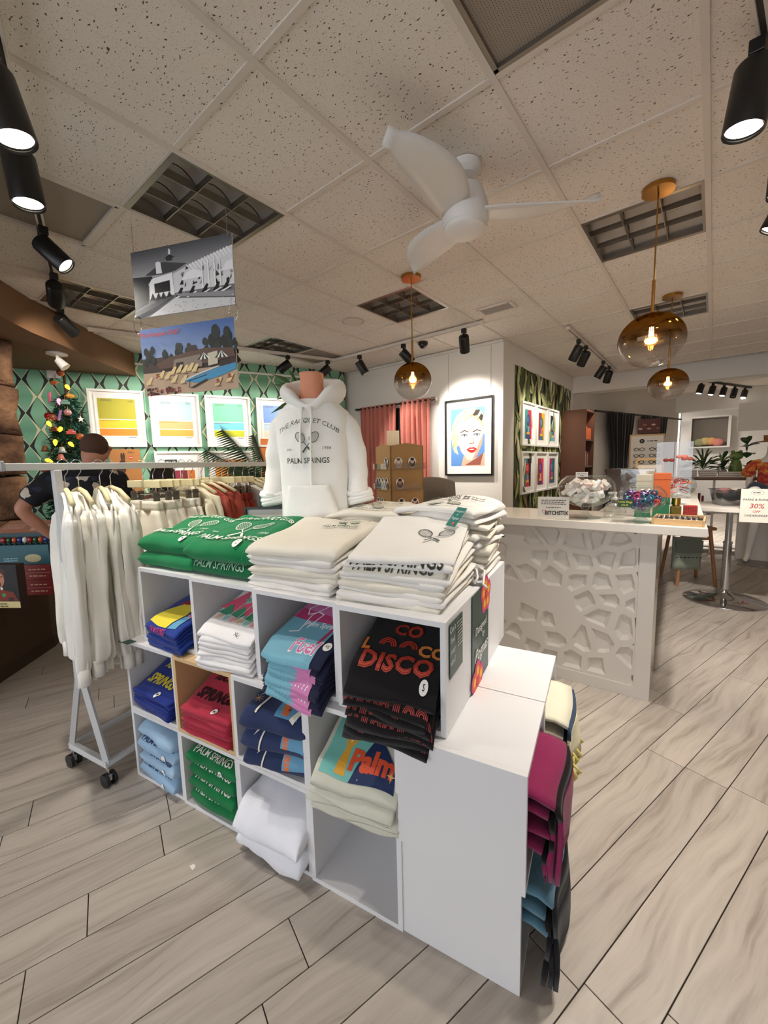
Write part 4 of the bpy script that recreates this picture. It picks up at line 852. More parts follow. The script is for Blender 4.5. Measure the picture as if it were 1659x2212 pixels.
def shirtmat():
    m, N, L, b = nodes('dark_floral_cotton'); tc = nd(N, 'TexCoord'); vo = nd(N, 'TexVoronoi'); vo.inputs['Scale'].default_value = 9; L.new(tc.outputs['Object'], vo.inputs['Vector'])
    n = nd(N, 'TexNoise'); n.inputs['Scale'].default_value = 34; L.new(tc.outputs['Object'], n.inputs['Vector'])
    f = mathn(N, L, 'LESS_THAN', mathn(N, L, 'MULTIPLY_ADD', n.outputs[0], .5, vo.outputs['Distance']), .62)
    sc = nd(N, 'SeparateColor'); L.new(vo.outputs['Color'], sc.inputs[0]); s2 = mathn(N, L, 'GREATER_THAN', sc.outputs[0], .3)
    v2 = nd(N, 'TexVoronoi'); v2.inputs['Scale'].default_value = 14; L.new(tc.outputs['Object'], v2.inputs['Vector']); g = mathn(N, L, 'LESS_THAN', v2.outputs['Distance'], .3)
    c = mixc(N, L, g, srgb((16, 18, 28)), srgb((34, 42, 62))); L.new(mixc(N, L, mathn(N, L, 'MULTIPLY', f, s2), c, srgb((206, 196, 184))), b.inputs['Base Color']); b.inputs['Roughness'].default_value = .8; return m
SJ = dict(hem=(0, 0, .86, .17), wa=(0, 0, 1.05, .165), ch=(0, 0, 1.28, .185), uc=(0, .0, 1.43, .155), nk=(.03, .025, 1.51, .082), ls=(-.2, -.005, 1.42, .108), lm=(-.30, -.035, 1.345, .088), le=(-.37, -.047, 1.285, .08), rs=(.2, .02, 1.41, .112), rm=(.25, .07, 1.3, .085), re=(.275, .1, 1.22, .08))
skinfig('shirt', SJ, [('hem', 'wa'), ('wa', 'ch'), ('ch', 'uc'), ('uc', 'nk'), ('uc', 'ls'), ('ls', 'lm'), ('lm', 'le'), ('uc', 'rs'), ('rs', 'rm'), ('rm', 're')], shirtmat(), mroot, 'ch')
PJ = dict(pel=(0, 0, .96, .16), lh=(-.1, 0, .86, .115), lk=(-.11, 0, .5, .09), la=(-.11, -.01, .08, .075), rh=(.1, 0, .86, .115), rk=(.11, .02, .5, .09), ra=(.11, .01, .08, .075))
skinfig('trousers', PJ, [('pel', 'lh'), ('lh', 'lk'), ('lk', 'la'), ('pel', 'rh'), ('rh', 'rk'), ('rk', 'ra')], mat('dark_trousers', (40, 40, 46), .85), mroot, 'pel')
mb = MB(); mb.ball((.078, .092, 1.70), .1, 18, 12, (.96, 1.08, 1.0)); mb.v = [(v[0], v[1]+.0, max(v[2], 1.615+.9*max(0, v[1]-.07)+.3*max(0, v[0]-.08))) for v in mb.v]; mb.obj('hair', mat('short_brown_hair', (86, 60, 46), .9, bump=.5, bscale=160), mroot, True)
mb = MB(); mb.tube([(.03+.075*math.cos(a), .028+.07*math.sin(a), 1.505+.018*math.sin(a-1.2)) for a in [2*PI*i/20 for i in range(20)]], .014, 8, closed=True); mb.obj('collar', MATS['dark_floral_cotton'], mroot, True)
# ================================================================== CEILING FIXTURES
WPL = mat('white_plastic', (228, 224, 220), .4)
t = thing('ceiling_fan', 'white three blade ceiling fan', 'ceiling fan', (-.995, 1.90, 2.60)); 
MB().lathe([(.075, .302), (.075, .27), (.055, .25)], 28, caps=True).obj('canopy', WPL, t, 'auto'); MB().cyl(0, 0, .2, .27, .018, 12).obj('down_rod', WPL, t)
MB().lathe([(.03, .21), (.085, .19), (.108, .12), (.112, .05), (.1, .03)], 36, caps=True).obj('motor_housing', WPL, t, 'auto'); MB().lathe([(.012, 0), (.085, .003), (.098, .012), (.098, .03), (.09, .035)], 36, caps=True).obj('lamp_disc', mat('opal_disc', (232, 228, 224), .5), t, 'auto')
for a in (28, 148, 268):
    P = []
    for i in range(17):
        s = i/16; r = .09+.52*s; w = (.05+.11*math.sin(PI*min(1, s*.9+.18))**.8*(1-.25*s))*(1 if s < .93 else .55); row = []
        for j in range(5): q = j/4-.5; row.append(Vector((r, q*w*1.3+.05*math.sin(PI*s*.9), .085+.03*q*(1-s*.5)+.012*s+.035*s*q)))
        P.append(row)
    o = MB().grid(P).obj('blade', WPL, t, True); o.rotation_euler = (0, 0, R(a)); sd = o.modifiers.new('thick', 'SOLIDIFY'); sd.thickness = .007
BRS = mat('brushed_brass', (176, 130, 66), .28, 1); GLOBE = glassmat('gold_ombre_glass', (245, 243, 240), .93, True, -.035, .05)
BULB = mat('glowing_bulb', (255, 236, 200), .3, emit=(255, 214, 150), estr=30)
def pendant(loc, label, r=.145, sq=1, zc=2.135):
    t = thing('pendant_lamp', label, 'pendant lamp', (loc[0], loc[1], zc), 0, 'gold and clear globe pendants'); top = CEIL-zc
    MB().lathe([(.075, top), (.075, top-.022), (.01, top-.024)], 32, caps=True).obj('canopy', BRS, t, 'auto')
    MB().tube([(0, 0, top-.02), (0, 0, r*sq+.16)], .004, 8).obj('cable', BRS, t); MB().tube([(0, 0, r*sq+.17), (0, 0, r*sq-.012)], .0085, 10).obj('stem', BRS, t)
    MB().cyl(0, 0, r*sq-.05, r*sq, .02, 16).obj('socket', BRS, t)
    MB().ball((0, 0, 0), r, 40, 26, (1, 1, sq)).obj('globe', GLOBE, t, True)
    b = MB().lathe([(.012, r*sq-.05), (.015, r*sq-.07), (.03, r*sq-.105), (.028, r*sq-.125), (.008, r*sq-.14)], 18).obj('bulb', glassmat('bulb_glass', (255, 240, 215), .95), t, True)
    for k in range(4): MB().tube([(.008*math.cos(k*PI/2), .008*math.sin(k*PI/2), r*sq-.07), (.011*math.cos(k*PI/2+.4), .011*math.sin(k*PI/2+.4), r*sq-.118)], .0022, 6).obj('filament', BULB, b)
    l = bpy.data.lights.new('pendant_light', 'POINT'); l.energy = 7; l.color = (1, .8, .55); l.shadow_soft_size = .03; lo = bpy.data.objects.new('pendant_light', l); COL.objects.link(lo); lo.parent = t; lo.location = (0, 0, -.02)
    return t
pendant((-1.846, 2.666), 'gold globe pendant hanging left of the framed portrait', .145, .97); pendant((-.298, 2.713), 'largest gold globe pendant hanging above the white counter', .16, .87); pendant((-.351, 4.496), 'smaller gold globe pendant behind the largest one', .155, .88, 2.15)
# ---- tracks and spots
BLKM = mat('black_metal', (20, 19, 19), .38); LENS = mat('lit_lens', (255, 250, 240), .3, emit=(255, 240, 218), estr=14)
def track(p0, p1, label, m=TEE, w=.034):
    d = Vector((p1[0]-p0[0], p1[1]-p0[1], 0)); t = thing('light_track', label, 'track', (p0[0], p0[1], CEIL-.03), math.atan2(d.y, d.x)); L_ = d.length
    MB().box(0, L_, -w/2, -w/2+.008, -.008, .022).obj('side_rail', m, t); MB().box(0, L_, w/2-.008, w/2, -.008, .022).obj('side_rail', m, t); MB().box(0, L_, -w/2+.008, w/2-.008, .008, .022).obj('channel', mat('track_channel', (90, 84, 78), .6), t)
    for x in (0, L_): MB().box(x-.012, x+.012, -w/2-.003, w/2+.003, -.01, .022).obj('end_cap', m, t)
    return t
def spot(loc, aim, label, on=True, power=None, drop=.1, r=.052, L_=.17, col=(1, .93, .84), grp='black track spotlights', cone=78):
    p = Vector((loc[0], loc[1], CEIL-.038)); t = thing('track_spotlight', label, 'spotlight', p-Vector((0, 0, drop)), 0, grp)
    MB().box(-.022, .022, -.022, .022, drop-.045, drop, .004).obj('adapter', BLKM, t); MB().tube([(0, 0, drop-.04), (0, 0, 0)], .009, 8).obj('stem', BLKM, t)
    d = (Vector(aim)-t.location).normalized(); q = Vector((0, 0, -1)).rotation_difference(d)
    b = MB().lathe([(r*.9, .03), (r, .02), (r, -L_+.035), (r*.98, -L_+.03), (r*.86, -L_+.034)], 28).obj('body', BLKM, t, 'auto'); b.rotation_mode = 'QUATERNION'; b.rotation_quaternion = q
    MB().lathe([(.001, .031), (r*.9, .03)], 28).obj('rear_cap', BLKM, b); MB().lathe([(.001, -L_+.045), (r*.88, -L_+.045)], 28).obj('lens', LENS if on else mat('unlit_lens', (60, 58, 56), .2), b)
    if on:
        l = bpy.data.lights.new('spot_beam', 'SPOT'); l.energy = (power or 1)*SPOTW; l.color = col; l.spot_size = R(cone); l.spot_blend = .85; l.shadow_soft_size = .04
        lo = bpy.data.objects.new('spot_beam', l); COL.objects.link(lo); lo.parent = b; lo.location = (0, 0, -L_+.02)
    return t
track((-1.5, .28), (-4.62, 1.17), 'ceiling track with white edges running along the curved soffit'); 
spot((-1.86, .36), (-1.6, .8, .6), 'black spotlight cut off by the left picture edge', True, 1.0, .12, .06, .2)
spot((-2.33, .50), (-2.2, .68, .5), 'black spotlight pointing down over the rack, below the edge one', True, 1.6, .07, .06, .2)
spot((-2.99, .71), (-2.2, 1.9, 1.3), 'black diamond shaped spotlight in front of the perforated panel', True, 1.35)
spot((-3.61, .89), (-5.3, 1.3, 1.9), 'bright tilted spotlight beside the brown soffit', True, 1.4)
spot((-4.3, 1.08), (-5.1, 2.3, 1.9), 'lowest black spotlight on the left track below the bright one', True, 1.6)
track((-1.86, 3.91), (-4.3, 3.9), 'ceiling track in front of the white portrait wall')
spot((-2.06, 3.91), (-2.35, 4.62, 1.9), 'black spotlight nearest the white wall corner', True, 2.0); spot((-2.83, 3.91), (-2.3, 4.62, 1.9), 'black spotlight beside the dome camera', True, 2.0); spot((-3.51, 3.91), (-3.0, 4.6, 1.3), 'black spotlight above the torso hoodie hood', True, 1.6)
track((-4.80, 1.42), (-3.95, 3.88), 'short white track near the green wallpaper'); spot((-3.97, 3.80), (-4.9, 3.2, 1.9), 'black spotlight close to the green wall corner', True, 1.6); spot((-4.15, 3.30), (-5.0, 2.6, 2.0), 'middle black spotlight in front of the green wallpaper', True, 1.8); spot((-4.35, 2.72), (-5.2, 1.9, 2.0), 'black spotlight right of the hanging colour photo board', True, 1.8)
track((-1.26, 4.7), (-1.27, 7.4), 'ceiling track running towards the header beside the leaf wallpaper')
for k, (y, a) in enumerate(((5.16, (-1.95, 5.5, 1.7)), (5.5, (-1.95, 6.1, 1.7)), (6.5, (-1.9, 6.6, 1.8)), (6.92, (-1.7, 7.5, 1.6)))): spot((-1.265, y), a, 'black spotlight %s along the leaf wallpaper track' % ('first', 'second', 'third', 'fourth')[k], True, .9)
track((-.06, 1.2), (.30, 3.6), 'ceiling track at the upper right picture edge'); spot((.04, 1.98), (-.3, 1.9, .0), 'large black spotlight at the upper right picture edge', True, 2.2, .1, .06, .2); spot((.175, 2.62), (.1, 2.3, .0), 'black spotlight just entering the right picture edge', True, 2.4); spot((-.03, 1.3), (-.6, 1.3, 1.0), 'spotlight on the right track above the frame', True, 1.25); spot((.275, 3.4), (.35, 4.7, .0), 'added unseen spotlight on the right track brightening the far right floor', True, 5.5)  # the last spot is out of view, added to brighten the right floor
spot((.225, 3.0), (-.5, 3.0, 1.1), 'added unseen spotlight on the right track lighting the counter top', True, 1.0)  # out of view, added to put more light on the right side
track((-.35, 9.3), (1.35, 13.2), 'dark track with many spotlights in the back room', BLKM)
for k in range(9):
    q = k/8*.92; spot((-.24+1.45*q, 9.6+3.3*q), (-.6+1.6*q, 9.3+2.6*q, 1.2), 'black spotlight %s on the back room track' % ('first', 'second', 'third', 'fourth', 'fifth', 'sixth', 'seventh', 'eighth', 'ninth')[k], k in (0, 1, 2, 4, 6), 3.5, .08)
# ================================================================== WALL ART
WFR = mat('white_frame', (236, 233, 226), .45); MATB = mat('mat_board', (240, 237, 230), .8); BFR = mat('black_frame', (18, 17, 17), .35)
def framed(loc, rz, w, h, label, fm, fw, pic, cat='picture frame', inset=.07, dep=.03, grp=None, double=False):
    t = thing('framed_print', label, cat, loc, rz, grp)
    for s in (-1, 1):
        MB().box(s*(w/2-fw/2)-fw/2, s*(w/2-fw/2)+fw/2, -dep, 0, 0, h, .002).obj('frame_side', fm, t); MB().box(-w/2+fw, w/2-fw, -dep, 0, h/2+s*(h/2-fw/2)-fw/2, h/2+s*(h/2-fw/2)+fw/2, .002).obj('frame_rail', fm, t)
    MB().box(-w/2+fw, w/2-fw, -dep*.45, -.002, fw, h-fw).obj('mat_board', MATB, t)
    if double:
        for s in (-1, 1): MB().box(s*(w/2-fw-.035)-.004, s*(w/2-fw-.035)+.004, -dep*.62, -dep*.45, fw+.03, h-fw-.03).obj('mat_ridge', MATB, t)
    P = Print(); pic(P); P.obj('print', t, lambda x, y, l: Vector((x, -dep*.45-l, y)), lift=.0006, eps=.0001); return t
def swatch(c1, c2, c3):
    def f(P):
        x0, x1 = -.19, .19; P.rect((238, 236, 230), x0, .1, x1, .57); P.rect(c1, x0, .33, x1, .57); P.rect(c2, x0, .225, x1, .322); P.rect(c3, x0, .135, x1, .217); P.greek((110, 110, 80), -.1, .555, .12, .007, 2); P.ring((70, 70, 60), .145, .545, .026, .015, .0015, 0, 20); P.greek((70, 70, 60), .145, .545, .03, .006)
        P.greek((140, 120, 70), -.08, .31, .2, .005); P.greek((60, 60, 60), .14, .118, .08, .008)
    return f
GF = 'white framed colour swatch prints'
def gframe(s, z, w, h, label, pic, **k): return framed(GW(s, z, .002), GROT, w, h, label, WFR, .028, pic, double=True, grp=GF, **k)
gframe(2.935, 1.786, .56, .672, 'white framed print of olive, yellow and orange bands', swatch((176, 168, 40), (238, 196, 40), (234, 138, 36))); gframe(2.315, 1.786, .56, .668, 'white framed print of pale blue, tan and ochre bands', swatch((168, 200, 204), (204, 168, 112), (212, 160, 66)))
gframe(1.685, 1.786, .565, .668, 'white framed print of mint, aqua and lime bands', swatch((120, 196, 160), (110, 190, 208), (186, 192, 44))); gframe(1.04, 1.786, .56, .668, 'white framed print with a blue top band beside the hoodie', swatch((126, 160, 222), (190, 214, 226), (226, 220, 190)))
def pic_nk(P): P.rect((40, 60, 54), -.17, .46, -.03, .57); P.text((230, 230, 220), 'THE', -.1, .52, .06, .03); P.text((30, 30, 30), 'Norman Korpi', .1, .53, .042, .03); [P.rect(c, -.17+.085*i, .2, -.09+.085*i, .43) for i, c in enumerate(((104, 40, 84), (150, 50, 70), (130, 44, 50), (214, 120, 40)))]
gframe(2.31, 1.06, .56, .672, 'white framed poster with dark lettering and plum blocks behind the rack', pic_nk)
def pic_or(P): P.rect((232, 146, 44), -.2, .12, .2, .56); [P.line((90, 50, 30), [(-.16+.06*i, .14), (-.15+.06*i, .42), (-.13+.06*i, .5), (-.11+.06*i, .42)], .004) for i in range(6)]
gframe(1.69, 1.06, .56, .672, 'white framed orange print with thin dark curves behind the rack', pic_or)
o = MB().box(-.16, .16, -.02, 0, 0, .62, .002).obj('canvas_print', mat('orange_canvas', (206, 122, 58), .8, var=.15, vscale=9)); o.location = GW(1.14, 1.28, .002); o.rotation_euler = (0, 0, GROT); tag(o, 'unframed orange canvas on the green wall beside the palm', 'picture')
t = thing('kraft_print', 'brown kraft print with dark bunny shape and red dot', 'picture', GW(2.90, 1.22, .002), GROT); MB().box(-.16, .16, -.012, 0, 0, .54).obj('board', mat('kraft', (176, 120, 66), .8), t)
P = Print(); BN = (70, 40, 28); P.disc(BN, -.05, .3, .05, .06); P.disc(BN, -.03, .38, .032); P.disc(BN, -.035, .45, .012, .05); P.disc(BN, -.012, .45, .012, .05); P.disc((206, 60, 40), .06, .44, .022); P.greek((240, 230, 220), .06, .44, .03, .008); P.line(BN, [(.03, .49), (.045, .515), (.055, .49), (.07, .515), (.08, .49), (.1, .51)], .004); P.obj('print', t, lambda x, y, l: Vector((x, -.012-l, y)), eps=.0001)
# portrait (generic pop portrait of a blonde figure)
def pic_portrait(P):
    B = (92, 142, 206); P.rect(B, -.245, .12, .215, .83)
    HR_, HD_, SK, SH_ = (240, 224, 160), (206, 178, 106), (240, 214, 200), (214, 160, 138)
    P.shape((226, 176, 150), [(-.1, .12), (-.07, .24), (.11, .22), (.215, .28), (.215, .12)]); P.shape((150, 84, 70), [(-.05, .13), (.12, .22), (.2, .28), (.16, .13)])
    P.shape(HR_, [(-.24, .52), (-.22, .64), (-.16, .75), (-.06, .81), (.06, .82), (.17, .78), (.215, .7), (.215, .5), (.14, .5), (-.1, .4), (-.17, .36), (-.14, .26), (-.2, .3), (-.23, .4)])
    P.shape(SK, [(-.14, .5), (-.12, .6), (-.05, .68), (.08, .7), (.17, .64), (.2, .52), (.18, .38), (.12, .25), (.05, .19), (-.02, .2), (-.1, .3), (-.14, .4)]); P.shape(SH_, [(.2, .52), (.18, .38), (.12, .25), (.05, .19), (.1, .3), (.15, .42)])
    for x, y, r in ((-.18, .6, .05), (-.12, .7, .06), (-.02, .76, .055), (.08, .77, .05), (-.2, .48, .045), (-.19, .38, .035)): P.disc(HR_, x, y, r); P.ring(HD_, x, y, r*.7, r*.6, .008, .5, 14, 20, 230)
    P.shape((40, 30, 26), [(.04, .72), (.1, .8), (.16, .79), (.12, .73)]); P.shape((40, 30, 26), [(.12, .68), (.17, .75), (.2, .72), (.18, .66)]); P.line(HD_, [(-.05, .68), (.03, .74), (.13, .7), (.2, .6)], .012)
    for x in (-.055, .115):
        P.line((50, 30, 26), [(x-.055, .535), (x, .56), (x+.05, .54)], .01); P.disc((244, 240, 236), x, .495, .034, .014); P.disc((46, 60, 70), x, .496, .012); P.line((24, 18, 18), [(x-.045, .5), (x-.01, .513), (x+.04, .5)], .009)
    P.line((206, 150, 130), [(.06, .48), (.075, .41), (.045, .395), (.015, .4)], .008); P.disc((120, 60, 50), .03, .398, .006); P.disc((120, 60, 50), .065, .398, .006)
    P.shape((206, 40, 36), [(-.025, .325), (.02, .35), (.045, .343), (.07, .352), (.115, .33), (.08, .295), (.045, .282), (.005, .295)]); P.shape((244, 240, 236), [(.0, .324), (.045, .33), (.09, .326), (.045, .315)])
framed((-2.372, 4.634, 1.338), 0, .655, .945, 'black framed pop portrait of a blonde figure with red lips', BFR, .022, pic_portrait, dep=.035)
# leaf wallpaper panel
t = struct(MB().box(-.004, 0, 4.975, 7.46, .3, 2.672).obj('wallpaper_panel', mat('leaf_ground', (206, 204, 184), .7))); t.location = (-1.934, 0, 0)
rnd = random.Random(12); P = Print()
P.rect((60, 68, 38), 0, 0, 2.48, 2.37)
for i in range(300):
    x, y = rnd.uniform(-.05, 2.5), rnd.uniform(-.1, 2.4); a = rnd.uniform(-.5, .5)+(PI/2 if rnd.random() < .85 else -.6); ln = rnd.uniform(.22, .5); wd = ln*rnd.uniform(.2, .34)
    c = rnd.choice(((158, 164, 98), (86, 98, 50), (188, 190, 134), (66, 78, 42), (236, 230, 206), (212, 204, 158), (124, 132, 72), (126, 106, 66), (170, 172, 120)))
    ca, sa = math.cos(a), math.sin(a)
    def tp(u, v): return (min(2.48, max(0, x+u*ca-v*sa)), min(2.37, max(0, y+u*sa+v*ca)))
    if c[0] > 190: ln *= .75; wd *= .7
    L1 = [tp(ln*q, wd*.5*math.sin(PI*q**.8)) for q in [j/7 for j in range(8)]]; L2 = [tp(ln*q, -wd*.5*math.sin(PI*q**.8)) for q in [j/7 for j in range(6, 0, -1)]]
    P.shape(c, L1+L2); P.shape(tuple(int(v*.78) for v in c), L1+[tp(ln*q, 0) for q in (.7, .35)])
    P.line(tuple(min(255, int(v*1.25)) for v in c), [tp(0, 0), tp(ln*.95, 0)], .005)
    for q in (.25, .4, .55, .7): P.line(tuple(int(v*.7) for v in c), [tp(ln*q, 0), tp(ln*(q+.1), wd*.4*math.sin(PI*q**.8))], .003)
P.obj('printed_leaves', t, lambda x, y, l: Vector((l, 4.975+x, .3+y)), eps=.00001, lift=.0003)
POPC = [((70, 150, 140), (206, 40, 90), (60, 80, 130)), ((222, 60, 110), (236, 190, 40), (70, 110, 130)), ((24, 20, 30), (206, 170, 206), (90, 180, 190)), ((60, 120, 130), (20, 20, 24), (200, 60, 60)), ((226, 120, 60), (222, 60, 90), (90, 60, 120)), ((190, 50, 100), (40, 110, 120), (60, 110, 150))]
def pop(a, b, c):
    def f(P):
        P.rect((150, 60, 60) if a[0] > 200 else a, -.1, .13, .1, .43); P.rect(b, .0, .13, .1, .43); P.disc(c, 0, .32, .05, .065); P.disc(tuple(min(255, v+60) for v in c), -.015, .33, .02, .03); P.shape(c, [(-.07, .13), (-.05, .24), (.04, .25), (.06, .13)]); P.rect(tuple(min(255, v+40) for v in a), -.02, .2, .03, .26)
        P.items = [(c_, [(v[0]*1.25, (v[1]-.28)*1.25+.28, 0) for v in vs], fs, k_) for c_, vs, fs, k_ in P.items]
        P.disc((30, 24, 30), .015, .345, .008); P.disc((30, 24, 30), -.02, .345, .008); P.line((210, 40, 60), [(-.015, .29), (.015, .29)], .008); P.rect((236, 180, 50), -.06, .15, .05, .18)
    return f
k = 0
for r, z in enumerate((1.70, 1.068)):
    for j, y in enumerate((5.41, 5.94, 6.47)):
        framed((-1.93, y, z), R(90), .50, .56, 'white framed colourful pop figure print, %s row, %s from the wall corner' % (('upper', 'lower')[r], ('first', 'second', 'third')[j]), WFR, .025, pop(*POPC[k]), grp='pop figure prints on leaf wallpaper', dep=.035); k += 1
# ================================================================== CURTAINS
def curtain(p0, p1, z0, z1, label, col, folds, amp=.035, gather=None, nm='curtain'):
    p0, p1 = Vector(p0), Vector(p1); d = p1-p0; n = Vector((-d.y, d.x)).normalized(); P = []; N_ = folds*8
    for i in range(N_+1):
        s = i/N_; row = []
        for j in range(10):
            q = j/9; z = z1+(z0-z1)*q; g = 1-(gather or 0)*math.sin(PI*min(1, q*1.25))**2
            a = amp*(.6+.5*q)*(math.sin(2*PI*folds*s)+.35*math.sin(2*PI*folds*s*2.3+q*2)); b = p0+d*(.5+(s-.5)*g+.012*math.sin(q*5+s*9))+n*a
            row.append(Vector((b.x, b.y, z)))
        P.append(row)
    o = MB().grid(P).obj(nm, mat('curtain_%d' % col[0], col, .85, bump=.1, bscale=300, sheen=.3), None, True); sd = o.modifiers.new('thick', 'SOLIDIFY'); sd.thickness = .004; tag(o, label, 'curtain'); return o
struct(MB().box(-4.05, -2.95, 4.628, 4.64, .3, 2.28).obj('window_1', mat('dark_glass', (40, 36, 36), .15)))
curtain((-4.12, 4.57), (-3.46, 4.57), .25, 2.345, 'dusty rose curtain panel behind the torso form, left of the gap', (196, 118, 104), 8); curtain((-3.39, 4.57), (-2.90, 4.57), .25, 2.35, 'dusty rose curtain panel right of the gap beside the portrait', (200, 120, 106), 6)
t = thing('curtain_rod', 'dark curtain rod with nickel end holding the rose curtains', 'curtain rod', (-3.5, 4.57, 2.325)); MB().tube([(-.72, 0, 0), (.66, 0, 0)], .012, 10).obj('rod', mat('dark_rod', (50, 42, 40), .4, .6), t); MB().tube([(.63, 0, 0), (.70, 0, 0)], .028, 16).obj('finial', mat('nickel', (190, 184, 176), .25, 1), t, 'auto'); MB().box(.625, .65, -.01, .07, -.03, .03, .004).obj('bracket', MATS['nickel'], t); MB().box(-.7, -.68, -.01, .07, -.02, .02).obj('bracket', MATS['nickel'], t)
# ================================================================== HANGING PHOTO BOARDS
def board(loc, rz, w, h, label, pic):
    t = thing('photo_board', label, 'photo print', loc, rz); MB().box(-w/2, w/2, 0, .006, 0, h).obj('board', mat('foam_board', (214, 212, 208), .6), t); P = Print(); pic(P, w, h); P.obj('photo_print', t, lambda x, y, l: Vector((x-w/2, -l, y)), eps=.00006, lift=.0004); return t
def gradient(P, c0, c1, x0, y0, x1, y1, n=14):
    for i in range(n): q = i/(n-1); P.rect(tuple(int(a+(b-a)*q) for a, b in zip(c0, c1)), x0, y0+(y1-y0)*i/n, x1, y1 if i == n-1 else y0+(y1-y0)*(i+1)/n)
def pic_bw(P, w, h):
    X = lambda a: a*w; Y = lambda b: b*h; sh = lambda c, pts: P.shape((c, c, c+2), [(X(a), Y(b)) for a, b in pts]); rd = random.Random(5)
    gradient(P, (205, 204, 206), (84, 84, 88), 0, h*.45, w, h); P.rect((120, 120, 122), 0, 0, w, h*.46)
    sh(40, [(0, .12), (0, .62), (.2, .6), (.22, .52), (.16, .5), (.16, .3), (.14, .2)]); sh(20, [(.02, .24), (.14, .26), (.14, .34), (.02, .34)]); sh(70, [(.13, .62), (.32, .78), (.56, .7), (.44, .62), (.3, .6)]); sh(50, [(.36, .82), (.43, .84), (.42, .78), (.36, .78)]); sh(40, [(.34, .82), (.395, .87), (.45, .82)]); sh(235, [(.385, .87), (.39, .96), (.41, .93), (.405, .87)])
    sh(245, [(.25, .62), (.25, .78), (.27, .8), (.3, .78), (.31, .62)]); sh(250, [(.16, .26), (.17, .5), (.2, .56), (.41, .6), (.42, .28)]); sh(30, [(.22, .34), (.22, .48), (.38, .5), (.38, .34)]); sh(225, [(.42, .3), (.42, .58), (.6, .68), (1, .84), (1, .3)])
    for i in range(14): sh(250, [(.55+.03*i, .66+.012*i), (.56+.03*i, .68+.012*i), (.6+.03*i, .58+.012*i), (.59+.03*i, .57+.012*i)])
    for i in range(26): x, y = rd.uniform(.43, .98), rd.uniform(.32, .62); sh(rd.choice((30, 60, 110, 160, 20)), [(x, y), (x+rd.uniform(.01, .04), y+rd.uniform(0, .02)), (x+rd.uniform(.0, .04), y+rd.uniform(.03, .1))])
    sh(250, [(.5, .46), (.55, .56), (.63, .6), (.7, .55), (.72, .47), (.6, .46)]); sh(245, [(.88, .5), (.94, .62), (1, .64), (1, .5)])
    for x in (.7, .76, .82, .87): sh(250, [(x, .3), (x+.012, .3), (x+.012, .7), (x, .69)])
    for x in (.48, .6, .73, .84, .93): sh(15, [(x-.05, .23), (x+.01, .36), (x+.03, .35), (x+.0, .26), (x+.05, .24)]); sh(248, [(x-.06, .22), (x+.04, .28), (x+.045, .265), (x-.05, .2)])
    for x in (.2, .26, .31, .37): sh(18, [(x-.03, .24), (x, .34), (x+.025, .24)])
    sh(90, [(0, .1), (.3, .23), (.42, .26), (.3, .17), (0, .02)]); sh(150, [(.44, .28), (1, .2), (1, .12), (.46, .24)]); sh(215, [(.15, .0), (.42, .22), (.62, .18), (1, .1), (1, 0)])
    for i in range(34): x, y = rd.uniform(.3, .98), rd.uniform(.01, .14); sh(rd.choice((160, 240, 180, 130)), [(x, y), (x+.02, y+.006), (x+.012, y+.016)])
